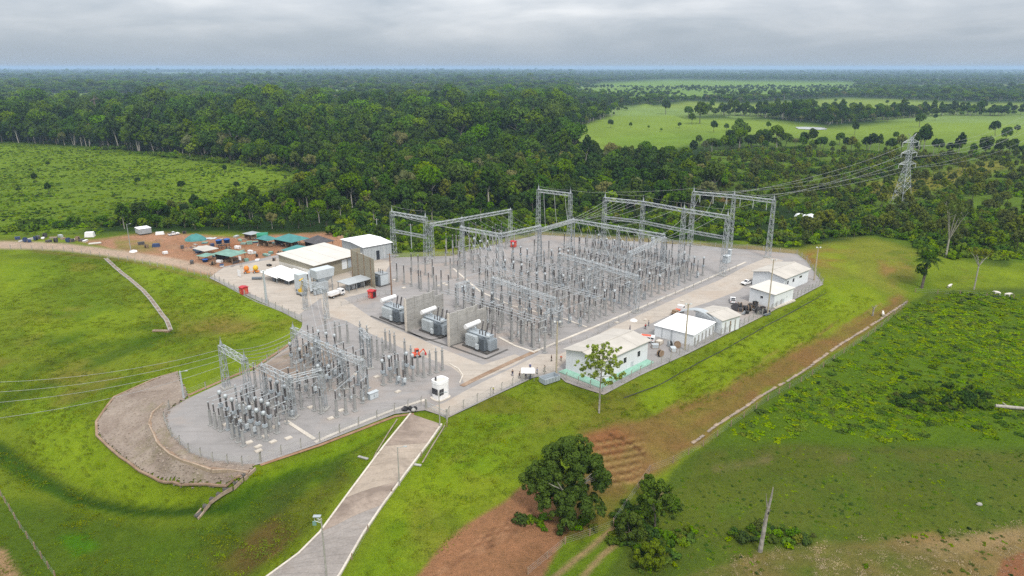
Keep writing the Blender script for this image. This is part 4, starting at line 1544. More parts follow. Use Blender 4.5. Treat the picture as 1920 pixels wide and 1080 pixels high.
RL, RR = subdiv(RL, 4), subdiv(RR, 4)
road = thing('entrance_ramp', 'x', 'x', (0, 0, 0))
del road['label'], road['category']
tag(road, kind='structure')
mats_ = ['concrete_ramp'] * 4 + ['ramp_light'] * 5 + ['concrete_ramp'] * 3 + ['ramp_grey'] * 30
for i in range(len(RL) - 1):
    m = MB()
    nacc = 4
    vs = []
    for a, b in ((RL[i], RR[i]), (RL[i + 1], RR[i + 1])):
        for k in range(nacc + 1):
            p = a.lerp(b, k / nacc)
            g = (RL[i + 1] - RL[i]).normalized() * .03
            p = p + (g if a is RL[i] else -g)
            vs.append((p.x, p.y, max(th(p.x, p.y), a.z * (1 - k / nacc) + b.z * k / nacc) + .22))
    m.add(vs + [(v[0], v[1], v[2] - .6) for v in vs],
          [(k, k + 1, nacc + 2 + k, nacc + 1 + k) for k in range(nacc)] + [(k + 1, k, 2 * nacc + 2 + k, 2 * nacc + 3 + k) for k in range(nacc)] +
          [(nacc + 1 + k, nacc + 2 + k, 3 * nacc + 4 + k, 3 * nacc + 3 + k) for k in range(nacc)])
    m.build('concrete_bay', mats_[i], road)
for side in (RL, RR):
    m = MB()
    for a, b in zip(side[:-1], side[1:]):
        d = (b - a).normalized()
        nrm = Vector((-d.y, d.x, 0)) * .2
        z_ = Vector((0, 0, .42))
        vs = [a - nrm, b - nrm, b + nrm, a + nrm]
        vs = [v - Vector((0, 0, .5)) for v in vs] + [v + z_ for v in vs]
        m.add(vs, [(3, 2, 1, 0), (4, 5, 6, 7), (0, 1, 5, 4), (1, 2, 6, 5), (2, 3, 7, 6), (3, 0, 4, 7)])
    m.build('kerb', 'concrete_pale', road)
for px in ([(672, 857), (690, 862)], [(777, 872), (790, 874)]):
    ribbon('culvert_slab', px, .6, 'concrete_grey', thick=.2, lift=.05)


# ------------------------------------------------------------------ fences
def fence(px, spacing, h, label, mesh=True, post='fence_post', w=.2, wires=5, name='perimeter_fence', lean=True):
    w_ = [gp(*p) for p in px]
    t = thing(name, label, 'fence', w_[0])
    o = w_[0]
    pm = MB().box((0, 0, h / 2 - .1), (w, w, h + .2))
    if lean:
        pm.bar((0, 0, h - .02), (.28, -.28, h + .38), w * .6)
    pme = pm.mesh('post', post)
    ps = []
    for a, b in zip(w_[:-1], w_[1:]):
        k = max(1, round((b - a).length / spacing))
        ps += [a.lerp(b, i / k) for i in range(k)]
    ps.append(w_[-1])
    ps = [Vector((p.x, p.y, th(p.x, p.y))) for p in ps]
    for p in ps:
        q = bpy.data.objects.new('post', pme)
        COL.objects.link(q)
        q.parent = t
        q.location = p - o
    m = MB()
    for k in range(wires):
        z = h * (.12 + .86 * k / (wires - 1))
        m.path([p - o + Vector((0, 0, z)) for p in ps], .012, 3)
    m.build('wire', 'wire', t)
    if mesh:
        m = MB()
        for a, b in zip(ps[:-1], ps[1:]):
            a, b = a - o, b - o
            m.add([a + Vector((0, 0, .08)), b + Vector((0, 0, .08)), b + Vector((0, 0, h - .15)), a + Vector((0, 0, h - .15))], [(0, 1, 2, 3)])
        m.build('chain_link', 'chain_link', t)
        m = MB()
        for a, b in zip(ps[:-1], ps[1:]):
            d = b - a
            c = (a + b) / 2 - o
            m.box((c.x, c.y, c.z + .06), (d.length, .22, .30), math.atan2(d.y, d.x))
        m.build('footing_wall', 'concrete_grey', t)
    return t


fence([(318, 768), (309, 792), (322, 822), (355, 852), (400, 869), (455, 876), (488, 869)], 4.6, 2.5, 'chain link fence with concrete posts round the round end of the lower yard')
fence([(490, 868), (600, 830), (740, 775), (790, 762)], 4.6, 2.5, 'straight chain link fence along the front of the lower yard')
fence([(842, 781), (920, 744), (1000, 708), (1042, 700)], 4.4, 2.5, 'chain link fence beside the entrance road above the bright grass')
fence([(1043, 702), (1062, 715), (1130, 737), (1200, 703), (1240, 684), (1290, 661), (1366, 624)], 4.4, 2.5, 'chain link fence round the green edged control building and the store tent')
fence([(1368, 624), (1420, 597), (1480, 566), (1542, 534)], 3.4, 2.5, 'chain link fence below the white upper building')
fence([(1542, 533), (1512, 491), (1494, 478), (1400, 468), (1200, 455), (1010, 441), (930, 459), (845, 481), (742, 484)], 7, 2.4, 'long chain link fence along the forest at the back of the yard')
fence([(395, 521), (430, 540), (480, 566), (530, 586), (566, 604)], 4.5, 2.3, 'chain link fence along the bright grass hill left of the works area')
fence([(350, 744), (420, 716), (480, 692), (542, 650)], 6, 2.0, 'low fence along the red cut bank behind the lower yard', mesh=False)
fence([(1012, 655), (1100, 640), (1160, 604), (1230, 570), (1300, 540), (1380, 505)], 6.2, 2.1, 'inner fence between the switchyard and the entrance road', lean=False, w=.16)
fence([(640, 575), (700, 560), (735, 552)], 3.0, 2.0, 'low white fence behind the first transformer', lean=False, w=.12)
fence([(20, 467), (120, 471), (240, 489), (340, 508), (390, 521)], 5, 2.2, 'row of thin posts along the access track on the left hill', mesh=False, lean=False, w=.18)
fence([(1150, 985), (1218, 885), (1262, 868), (1345, 818), (1480, 728), (1600, 650), (1700, 570)], 7, 1.7, 'wooden cattle fence along the edge of the pasture', mesh=False, post='wood', lean=False, wires=4, name='cattle_fence')
fence([(2, 930), (38, 990), (66, 1030), (104, 1084)], 4, 1.7, 'wire fence on the rough grass at the bottom left corner', mesh=False, post='wood', lean=False, wires=4, name='cattle_fence')
fence([(990, 1078), (1060, 1020), (1150, 988)], 7, 1.6, 'cattle fence by the bare red soil and the large tree', mesh=False, post='wood', lean=False, wires=4, name='cattle_fence')
fence([(838, 800), (735, 925), (690, 996), (660, 1050)], 12, 1.4, 'thin post and wire line beside the right kerb of the ramp', mesh=False, post='wood', lean=False, wires=2, name='guard_fence', w=.18)
fence([(1716, 548), (1800, 552), (1900, 560)], 8, 1.6, 'cattle fence behind the palm tree', mesh=False, post='wood', lean=False, wires=3, name='cattle_fence')

# gate at the head of the ramp
ga, gb = gp(799, 768), gp(838, 786)
gt = thing('sliding_gate', 'open barred steel gate at the head of the entrance ramp', 'gate', ga)
m = MB()
dv = gb - ga
dv.z = 0
L = dv.length
gt.rotation_euler.z = math.atan2(dv.y, dv.x)
for x in (0, L):
    MB().box((x, 0, 1.5), (.35, .35, 3)).build('gate_post', 'fence_post', gt)
for z in (.25, 1.1, 2.0):
    m.box((L / 2, .25, z), (L, .07, .08))
m.build('rail', 'galv_light', gt)
for i in range(17):
    MB().box((.2 + i * (L - .4) / 16, .25, 1.12), (.05, .05, 1.9)).build('bar', 'galv_light', gt)
for dx in (-.3, .9):
    MB().bar((L, 0, 2.4), (L + dx * 1.5, -1.2 * dx, .1), .14).build('brace', 'fence_post', gt)

# ------------------------------------------------------------------ gantries
def lattice_column(m, h, w0, w1, n=12, b=.135, spike=3.0):
    for sx, sy in ((-1, -1), (1, -1), (1, 1), (-1, 1)):
        m.bar((sx * w0 / 2, sy * w0 / 2, 0), (sx * w1 / 2, sy * w1 / 2, h), b)
    for i in range(n):
        za, zb = h * i / n, h * (i + 1) / n
        wa, wb = (w0 + (w1 - w0) * za / h) / 2, (w0 + (w1 - w0) * zb / h) / 2
        cs = lambda w, z: [(-w, -w, z), (w, -w, z), (w, w, z), (-w, w, z)]
        A, B = cs(wa, za), cs(wb, zb)
        for k in range(4):
            j = (k + 1) % 4
            if i % 2:
                m.bar(A[k], B[j], b * .6)
            else:
                m.bar(A[j], B[k], b * .6)
            m.bar(B[k], B[j], b * .55)
    return m


def lattice_beam(m, a, b, s=1.3, n=None, w=.11):
    a, b = Vector(a), Vector(b)
    d = (b - a)
    L = d.length
    d.normalize()
    n = n or max(4, int(L / 1.6))
    sd = Vector((-d.y, d.x, 0)).normalized() * s / 2
    up = Vector((0, 0, s / 2))
    R = [sd + up, -sd + up, -sd - up, sd - up]
    for r in R:
        m.bar(a + r, b + r, w)
    for i in range(n):
        p, q = a + d * (L * i / n), a + d * (L * (i + 1) / n)
        for k in range(4):
            j = (k + 1) % 4
            if i % 2:
                m.bar(p + R[k], q + R[j], w * .6)
            else:
                m.bar(p + R[j], q + R[k], w * .6)
            m.bar(q + R[k], q + R[j], w * .5)
    return m


COLS = {}
GANTRY_TOP = {}


def column_meshes(h, w0, w1, spike):
    k = (round(h, 1), w0, w1, spike)
    if k not in COLS:
        m = lattice_column(MB(), h, w0, w1, max(6, int(h / 1.7)))
        s = MB().cyl((0, 0, h), (0, 0, h + spike * .6), w1 * .42, .12, 4, False).cyl((0, 0, h + spike * .5), (0, 0, h + spike), .09, .03, 5)
        f = MB().box((0, 0, .15), (w0 + 1.0, w0 + 1.0, .3))
        COLS[k] = m.mesh('column', 'galv'), s.mesh('lightning_spike', 'galv'), f.mesh('footing', 'concrete_grey')
    return COLS[k]


def gantry(label, tops, H, spike=3.0, w0=1.7, w1=1.2, beams=((0, 1),), beam_z=None, low=(), strings=0, group=None, string_len=3.0):
    """portal of lattice columns located by the image position of their tips; H = height of the column head"""
    W_ = [at(px, py, H + spike) for px, py in tops]
    o = Vector((W_[0].x, W_[0].y, 0))
    d = W_[-1] - W_[0] if len(W_) > 1 else Vector((1, 0, 0))
    t = thing('gantry', label, 'gantry', o, 0, group)
    ang = math.atan2(d.y, d.x)
    me = column_meshes(H, w0, w1, spike)
    P = [Vector((w.x - o.x, w.y - o.y, 0)) for w in W_]
    for p in P:
        c = None
        for nm, q in zip(('column', 'lightning_spike', 'footing'), me):
            x = bpy.data.objects.new(nm, q)
            COL.objects.link(x)
            x.parent = t
            x.location = p
            x.rotation_euler = (0, 0, ang)
    bz = beam_z or H - .6
    for i, j in beams:
        lattice_beam(MB(), P[i] + Vector((0, 0, bz)), P[j] + Vector((0, 0, bz))).build('beam', 'galv_light', t)
    for i, j, z in low:
        lattice_beam(MB(), P[i] + Vector((0, 0, z)), P[j] + Vector((0, 0, z)), 1.1).build('beam', 'galv', t)
    if strings:
        sm = MB().lathe([(.06, 0), (.16, -.1), (.16, -string_len), (.05, -string_len - .15)], 6).mesh('insulator_string', 'string_glass')
        for i, j in beams:
            for k in range(strings):
                p = P[i].lerp(P[j], (k + .5) / strings)
                x = bpy.data.objects.new('insulator_string', sm)
                COL.objects.link(x)
                x.parent = t
                x.location = p + Vector((0, 0, bz - .7))
    return t, [o + p for p in P]


# tall line gantries at the back
gG2, pG2 = gantry('rearmost tall lattice gantry of three columns with hanging pale insulators', [(1302, 347), (1378, 353), (1453, 362)], 25.5, beams=((0, 1), (1, 2)), strings=3, string_len=3.4, w0=2.1)
gG1, pG1 = gantry('tall lattice gantry of four columns in front of the rearmost one', [(1135, 358), (1207, 365), (1284, 378), (1366, 390)], 24.5, beams=((0, 1), (1, 2), (2, 3)), low=((0, 1, 15.5), (1, 2, 15.5), (2, 3, 15.5)), w0=2.0)
gB, pB = gantry('lone tall two column gantry against the forest at centre back', [(1010, 343), (1070, 350)], 25.5, beams=((0, 1),), w0=1.9)
gA, pA = gantry('two column lattice gantry beside the white roofed hall', [(734, 384), (797, 394)], 20.0, 3.0, beams=((0, 1),), low=((0, 1, 11.5),), w0=2.0)
# bus portals
gC, pC = gantry('bus portal of lattice columns nearest the white roofed hall', [(808, 414), (866, 404), (957, 388)], 15.5, 1.2, beams=((0, 1), (1, 2)), w0=1.6)
gD, pD = gantry('bus portal of three lattice columns in the middle of the switchyard', [(865, 420), (938, 433), (1012, 418)], 17.5, 1.2, beams=((0, 1), (1, 2)), w0=1.9)
gE, pE = gantry('long bus portal of lattice columns at the middle back of the switchyard', [(1012, 424), (1075, 406), (1160, 420), (1245, 434)], 16.0, 1.2, beams=((0, 1), (1, 2), (2, 3)), w0=1.7)
gF, pF = gantry('front bus portal of lattice columns by the entrance road kerb', [(1104, 500), (1180, 468), (1246, 440)], 15.0, 1.0, beams=((1, 2),), w0=1.7)
gH, pH = gantry('inner bus portal of slim lattice columns across the right bays', [(1050, 470), (1120, 489), (1196, 512)], 13.0, 1.0, beams=((0, 1), (1, 2)), w0=1.5)
gI, pI = gantry('inner bus portal of slim lattice columns across the near bays', [(925, 515), (985, 535), (1040, 553)], 12.0, 1.0, beams=((0, 1), (1, 2)), w0=1.4)
gS, pS = gantry('low lattice portal at the front corner of the switchyard', [(1022, 584), (1052, 570)], 7.0, .6, w0=.9, w1=.8)
gT, pT = gantry('low lattice portal behind the fire walls', [(856, 530), (878, 524)], 8.0, .6, w0=.9, w1=.8)
# lower yard
gL, pL = gantry('line gantry of two lattice columns at the far left of the lower yard', [(412, 630), (456, 655)], 12.0, 2.5, beams=((0, 1),), w0=1.5, w1=1.1)
gM, pM = gantry('bus portal of three lattice columns in the left half of the lower yard', [(490, 676), (541, 700), (600, 686)], 10.5, 1.0, beams=((0, 1), (1, 2)), w0=1.4, w1=1.1)
gN, pN = gantry('line gantry of two lattice columns by the grass corner of the lower yard', [(548, 602), (592, 622)], 10.5, 2.0, beams=((0, 1),), w0=1.4, w1=1.1)
gO, pO = gantry('bus portal of three lattice columns in the middle of the lower yard', [(592, 632), (638, 652), (678, 668)], 10.5, 1.0, beams=((0, 1), (1, 2)), w0=1.4, w1=1.1)
gQ, pQ = gantry('slim pale gantry of two columns behind the lower yard', [(568, 520), (608, 536)], 10.5, 1.0, beams=((0, 1),), w0=1.2, w1=1.0)
gR, pR = gantry('pair of slim columns with one beam at the road edge of the lower yard', [(676, 612), (690, 630)], 9.0, .6, beams=((0, 1),), w0=.9, w1=.8)


def conductor(a, b, sag, label, group, r=.045, n=10, name='conductor'):
    a, b = Vector(a), Vector(b)
    pts = []
    for i in range(n + 1):
        t = i / n
        p = a.lerp(b, t)
        p.z -= sag * 4 * t * (1 - t)
        pts.append(p - a)
    m = MB()
    m.path(pts, r, 3)
    o = m.build(name, 'wire', None, loc=a)
    return tag(o, label, 'cable', group)


def span(P0, P1, z0, z1, n, sag, label, group, r=.045):
    for k in range(n):
        t = (k + .5) / n
        a = P0[0].lerp(P0[1], t) + Vector((0, 0, z0))
        b = P1[0].lerp(P1[1], t) + Vector((0, 0, z1))
        conductor(a, b, sag, label, group, r)


span((pD[1], pD[2]), (pC[1], pC[2]), 17, 15, 6, 1.2, 'overhead bus conductor strung between the portals near the forest', 'bus conductors by the middle portal')
span((pE[0], pE[1]), (pD[1], pD[2]), 15.5, 17, 6, 1.0, 'overhead bus conductor strung above the middle of the switchyard', 'bus conductors of the middle bays')
span((pG1[0], pG1[1]), (pE[0], pE[1]), 24, 15.5, 6, 1.5, 'overhead conductor coming down from the tall four column gantry', 'conductors from the four column gantry', .055)
span((pG1[1], pG1[2]), (pE[1], pE[2]), 24, 15.5, 3, 1.5, 'overhead conductor coming down at the second bay of the four column gantry', 'conductors of the second bay', .055)
span((pG1[2], pG1[3]), (pF[1], pF[2]), 24, 14.5, 3, 1.3, 'overhead conductor coming down at the third bay of the four column gantry', 'conductors of the third bay', .05)
span((pF[0], pF[2]), (pH[0], pH[2]), 14.4, 12.4, 9, .8, 'overhead conductor between the front bus portal and the inner portal', 'conductors over the right bays', .04)
span((pH[0], pH[2]), (pI[0], pI[2]), 12.4, 11.4, 9, .8, 'overhead conductor between the two inner portals', 'conductors between the inner portals', .04)
span((pD[0], pD[1]), (pI[0], pI[1]), 17, 11.4, 6, 1.0, 'overhead conductor from the middle portal to the near inner portal', 'conductors to the near inner portal', .04)
span((pE[1], pE[3]), (pF[0], pF[2]), 15.5, 14.4, 9, 1.0, 'overhead conductor between the long bus portal and the front portal', 'conductors by the front portal', .04)
span((pG2[0], pG2[1]), (pG1[2], pG1[3]), 24.5, 24, 3, .8, 'short conductor between the two tall gantries', 'conductors between the tall gantries', .05)
span((pA[0], pA[1]), (pC[0], pC[1]), 19, 15, 3, .8, 'conductor from the gantry by the white roofed hall', 'conductors beside the white roofed hall')
span((pN[0], pN[1]), (pL[0], pL[1]), 10, 11, 5, 1.6, 'sagging line conductor along the red cut bank of the lower yard', 'line conductors of the lower yard', .07)
span((pM[0], pM[1]), (pL[0], pL[1]), 10, 11, 3, .6, 'short conductor at the left end of the lower yard', 'conductors at the left end of the lower yard')
span((pO[0], pO[2]), (pM[0], pM[2]), 10, 10, 6, .6, 'bus conductor between the portals of the lower yard', 'bus conductors of the lower yard')
span((pO[0], pO[1]), (pN[0], pN[1]), 10, 10, 3, .4, 'conductor next to the grass corner of the lower yard', 'conductors by the grass corner')
span((pB[0], pB[1]), (pE[0], pE[1]), 24.5, 15.5, 3, 1.2, 'overhead conductor coming down from the lone tall gantry', 'conductors from the lone tall gantry', .05)
span((pA[0], pA[1]), (pD[0], pD[1]), 19, 17, 3, 1.2, 'overhead conductor from the gantry by the hall to the middle portal', 'conductors from the hall gantry to the middle portal', .05)
span((pQ[0], pQ[1]), (pO[0], pO[1]), 10, 10, 3, .6, 'conductor from the slim pale gantry to the lower yard', 'conductors from the slim pale gantry')
for a_, b_ in list(zip(pG1[:-1], pG1[1:])) + list(zip(pG2[:-1], pG2[1:])) + [(pB[0], pB[1]), (pB[1], pG1[0]), (pG1[3], pG2[2]), (pA[0], pA[1]), (pG1[0], pG2[0])]:
    zt = 22.6 if a_ is pA[0] else 27.0
    conductor(a_ + Vector((0, 0, zt)), b_ + Vector((0, 0, zt)), .5, 'thin earth wire strung between the gantry spikes', 'earth wires between the gantry spikes', .03, 8, 'earth_wire')
# droppers from the beams down to the equipment
for P_, z0, nm in ((pE, 15.4, 'long bus portal'), (pF, 14.4, 'front bus portal'), (pH, 12.4, 'inner portal of the right bays'), (pI, 11.4, 'inner portal of the near bays'), (pD, 17, 'middle bus portal'), (pO, 10, 'middle portal of the lower yard'), (pM, 10, 'left portal of the lower yard')):
    for a_, b_ in zip(P_[:-1], P_[1:]):
        for k in range(6):
            p = a_.lerp(b_, (k + .5) / 6)
            q = p + Vector((random.uniform(-2.5, 2.5), random.uniform(-2.5, 2.5), 0))
            conductor(p + Vector((0, 0, z0 - .6)), q + Vector((0, 0, 7.4 if z0 > 11 else 6.6)), -.25, 'thin dropper wire hanging from the ' + nm, 'droppers of the ' + nm, .03, 5, 'dropper')
# lines leaving to the left
for k, (y0, y1) in enumerate(((722, 733), (742, 748), (763, 757), (795, 772))):
    a = pL[0].lerp(pL[1], (k + .5) / 4) + Vector((0, 0, 11.5))
    b = at(-60, y0 - 4, 10)
    conductor(a, b, 2.2, 'pale power line crossing the grass left of the lower yard', 'power lines leaving to the left', .038)

# ------------------------------------------------------------------ switchyard equipment
def shed_profile(r, z0, z1, n):
    p = [(r * .55, z0)]
    for i in range(n):
        a = z0 + (z1 - z0) * (i + .15) / n
        b = z0 + (z1 - z0) * (i + .55) / n
        c = z0 + (z1 - z0) * (i + .95) / n
        p += [(r * .6, a), (r, b), (r * .6, c)]
    return p


def steel_column(h, r=.37):
    return MB().box((0, 0, .12), (1.2, 1.2, .24)).cyl((0, 0, .2), (0, 0, h), r, r * .8, 8).box((0, 0, h + .04), (.75, .75, .1))


def proto_post_insulator(h=5.0, hi=2.6, r=.27, name='post_insulator', ins='porcelain', label='', group=''):
    t = thing(name, label, 'insulator', (0, 0, 0), 0, group)
    steel_column(h).build('support_column', 'post_grey', t)
    MB().lathe(shed_profile(r, h + .08, h + hi, 7), 8).build('insulator', ins, t, True)
    MB().cyl((0, 0, h + hi), (0, 0, h + hi + .3), .13, .13, 6).box((0, 0, h + hi + .22), (.5, .18, .12)).build('terminal', 'galv_light', t)
    return remember(t)


def proto_current_transformer(h=3.6, label='', group='', name='current_transformer'):
    t = thing(name, label, 'transformer', (0, 0, 0), 0, group)
    steel_column(h, .40).build('support_column', 'post_grey', t)
    MB().box((0, 0, h + .45), (.85, .85, .75)).build('base_tank', 'steel_blue', t)
    MB().lathe(shed_profile(.30, h + .8, h + 3.1, 7), 8).build('insulator', 'porcelain', t, True)
    MB().lathe([(.25, h + 3.1), (.46, h + 3.2), (.46, h + 3.85), (.3, h + 4.05)], 8).build('head_tank', 'galv_light', t, True)
    return remember(t)


def proto_circuit_breaker(label='', group='', h=3.2):
    t = thing('circuit_breaker', label, 'breaker', (0, 0, 0), 0, group)
    m = MB()
    for s in (-1, 1):
        m.box((s * .45, 0, h / 2), (.2, .3, h)).box((s * .45, 0, .12), (.6, .7, .24))
    m.bar((-.45, 0, .4), (.45, 0, h - .2), .1).bar((.45, 0, .4), (-.45, 0, h - .2), .1)
    m.build('support_frame', 'galv', t)
    cb = MB().box((0, -.45, 1.6), (.8, .5, 1.1)).build('control_box', 'steel_pale', t)
    MB().box((.33, -.715, 1.6), (.04, .03, .3)).build('handle', 'black', cb)
    MB().lathe(shed_profile(.24, h, h + 2.4, 7), 8).build('insulator', 'porcelain', t, True)
    MB().lathe(shed_profile(.30, h + 2.5, h + 4.6, 6), 8).build('interrupter', 'porcelain_grey', t, True)
    MB().cyl((0, 0, h + 4.6), (0, 0, h + 4.85), .2, .2, 6).box((0, 0, h + 2.45), (.6, .3, .16)).build('terminal', 'galv_light', t)
    return remember(t)


def proto_disconnector(label='', group='', h=4.4, span_=3.2):
    t = thing('disconnector', label, 'disconnector', (0, 0, 0), 0, group)
    m = MB()
    for s in (-1, 1):
        m.cyl((s * span_ / 2, 0, 0), (s * span_ / 2, 0, h), .24, .2, 7).box((s * span_ / 2, 0, .12), (1, 1, .24))
    m.box((0, 0, h + .1), (span_ + 1.2, .3, .26))
    m.build('support_frame', 'post_grey', t)
    for s in (-1, 1):
        MB().lathe(shed_profile(.20, h + .25, h + 2.1, 6), 8, (s * span_ / 2, 0, 0)).build('insulator', 'porcelain', t, True)
    MB().cyl((-span_ / 2 - .3, 0, h + 2.25), (span_ / 2 + .3, 0, h + 2.3), .075, .075, 6).box((span_ / 2, 0, h + 2.25), (.4, .3, .25)).build('switch_blade', 'galv_light', t)
    MB().cyl((-span_ / 2, -.34, .8), (-span_ / 2, -.34, h), .05, .05, 5).box((-span_ / 2, -.38, 1.2), (.45, .32, .6)).build('drive_box', 'steel_pale', t)
    return remember(t)


def proto_surge(label='', group='', h=4.2):
    t = thing('surge_arrester', label, 'arrester', (0, 0, 0), 0, group)
    steel_column(h, .34).build('support_column', 'galv', t)
    MB().lathe(shed_profile(.26, h + .1, h + 2.3, 7), 8).build('insulator', 'porcelain', t, True)
    m = MB()
    for k in range(8):
        a, b = k * .785, (k + 1) * .785
        m.bar((math.cos(a) * .5, math.sin(a) * .5, h + 2.0), (math.cos(b) * .5, math.sin(b) * .5, h + 2.0), .07)
    m.bar((-.5, 0, h + 2.0), (.5, 0, h + 2.0), .05).cyl((0, 0, h + 2.3), (0, 0, h + 2.55), .12, .12, 6)
    m.build('grading_ring', 'galv_light', t)
    return remember(t)


class Kind:
    """first use moves the prototype itself, later uses copy it"""

    def __init__(self, proto):
        self.p, self.used = proto, False

    def put(self, loc, rz, label=None, scale=None):
        if not self.used:
            self.used = True
            self.p.location = loc
            self.p.rotation_euler = (0, 0, rz)
            if scale:
                self.p.scale = (scale,) * 3 if isinstance(scale, (int, float)) else scale
            if label:
                self.p['label'] = label
            return self.p
        return copy_thing(self.p, loc, rz, label, scale)


U0, U1 = at(1003, 661), at(1398, 493)
UD = (U1 - U0).normalized()
VD = Vector((-UD.y, UD.x, 0))
UA = math.atan2(UD.y, UD.x)


def yard(u, v):
    p = U0 + UD * u + VD * v
    return Vector((p.x, p.y, 0))


DESC = {'post': 'dark ribbed insulator on a grey column', 'slim': 'slim insulator on a tall grey column', 'ct': 'current transformer with a pale head', 'cb': 'circuit breaker with a double insulator stack',
        'ds': 'disconnector with two insulators', 'sa': 'surge arrester with a ring on top', 'bar': 'tall bare grey column', 'lpost': 'dark insulator on a grey column', 'lct': 'current transformer with a pale head',
        'lcb': 'circuit breaker with a double insulator stack', 'lds': 'disconnector with two insulators', 'lsa': 'surge arrester with a ring on top'}
K = {
    'post': Kind(proto_post_insulator(5.2, 2.8, label='dark ribbed insulator on a grey column in the main switchyard', group='post insulators of the main switchyard')),
    'slim': Kind(proto_post_insulator(6.2, 2.2, .22, label='slim dark insulator on a tall grey column in the main switchyard', group='slim insulators of the main switchyard')),
    'ct': Kind(proto_current_transformer(label='current transformer with a pale round head on a column in the main switchyard', group='current transformers of the main switchyard')),
    'cb': Kind(proto_circuit_breaker(label='circuit breaker with a two part insulator stack in the main switchyard', group='circuit breakers of the main switchyard')),
    'ds': Kind(proto_disconnector(label='disconnector with two insulators and a bar on a column frame in the main switchyard', group='disconnectors of the main switchyard')),
    'sa': Kind(proto_surge(label='surge arrester with a ring on a steel column in the main switchyard', group='surge arresters of the main switchyard')),
    'lpost': Kind(proto_post_insulator(4.6, 2.2, .2, label='dark insulator on a grey column in the lower yard', group='post insulators of the lower yard')),
    'lct': Kind(proto_current_transformer(3.4, label='current transformer with a round head on a column in the lower yard', group='current transformers of the lower yard')),
    'lcb': Kind(proto_circuit_breaker(label='circuit breaker with a two part insulator stack in the lower yard', group='circuit breakers of the lower yard', h=2.4)),
    'lds': Kind(proto_disconnector(label='disconnector with two insulators and a bar in the lower yard', group='disconnectors of the lower yard', h=3.6, span_=2.4)),
    'lsa': Kind(proto_surge(label='surge arrester with a ring on a steel column in the lower yard', group='surge arresters of the lower yard', h=3.8)),
    'bar': Kind(proto_post_insulator(6.6, 1.0, .16, label='tall bare grey column with a short insulator along the cross road', group='tall columns along the cross road', ins='porcelain_grey')),
}

# main yard: bays of three phases; columns follow the kerb direction
PLAN = [(3 + 4.7 * i, k) for i, k in enumerate(('post', 'ds', 'slim', 'ct', 'slim', 'cb', 'post', 'ds', 'slim', 'ct', 'post', 'sa', 'ds', 'cb', 'slim', 'ct', 'post', 'ds', 'sa', 'slim', 'post', 'cb', 'ct', 'sa', 'slim', 'post'))]
BAYS = ('bay beside the road', 'second bay', 'third bay', 'fourth bay')



def reach(u):
    return 'near end' if u < 42 else 'middle' if u < 84 else 'far end'

for bay, v0 in enumerate((4, 19, 34, 49)):
    for u, k in PLAN:
        for ph in range(3):
            uu = u + [0, 1.5, -1.0, 2.2][bay] + random.uniform(-.25, .25)
            v = v0 + ph * 4.3
            if bay == 3 and (u < 30 or u > 118):
                continue
            if bay == 0 and u > 110:
                continue
            if bay == 2 and u < 12:
                continue
            if random.random() < (.05 if bay < 3 else .2):
                continue
            K[k].put(yard(uu, v), UA + (math.pi if random.random() < .5 else 0), '%s, %s of the %s' % (DESC[k], reach(u), BAYS[bay]), (1, 1, random.uniform(.92, 1.12)))
# left part of the main yard, thinner set
for u, v0, k, n in ((20, 60, 'post', 3), (34, 66, 'slim', 3), (48, 66, 'ds', 3), (60, 66, 'cb', 3), (70, 66, 'ct', 3), (84, 66, 'post', 3), (100, 62, 'post', 3), (112, 58, 'slim', 3),
                    (46, 82, 'post', 3), (56, 84, 'ds', 3), (66, 86, 'ct', 3), (76, 90, 'cb', 3), (84, 92, 'post', 4), (92, 94, 'post', 4), (70, 102, 'post', 3), (60, 98, 'slim', 3), (78, 106, 'sa', 3), (86, 110, 'post', 3)):
    for i in range(n):
        K[k].put(yard(u + random.uniform(-.3, .3), v0 + i * 4.3), UA, '%s in the open left part of the switchyard' % DESC[k], (1, 1, random.uniform(.9, 1.1)))
# post rows just behind the transformers
for (px, py), n, k in (((790, 545), 3, 'slim'), ((855, 580), 3, 'slim'), ((905, 606), 4, 'slim'), ((960, 640), 4, 'bar'), ((745, 528), 4, 'post'), ((772, 508), 4, 'post')):
    o = at(px, py)
    for i in range(n):
        K[k].put(Vector((o.x, o.y, 0)) - VD * (i * 4.4), UA, ('%s behind the power transformers' % DESC[k]) if k != 'bar' else 'tall bare grey column right of the nearest power transformer')





def row(p0, p1, n, k, dz=1.0):
    a, b = at(*p0), at(*p1)
    rz = math.atan2((b - a).y, (b - a).x) + math.pi / 2
    for i in range(n):
        t = i / (n - 1) if n > 1 else 0
        mx = (p0[0] + p1[0]) / 2
        zone = 'at the round end' if mx < 515 else 'in the middle' if mx < 690 else 'at the right end'
        lb = DESC[k] + ' ' + zone + ' of the lower yard' if k != 'bar' else 'tall bare grey column along the cross road'
        K[k].put(a.lerp(b, t), rz, lb, (1, 1, dz * random.uniform(.95, 1.05)))


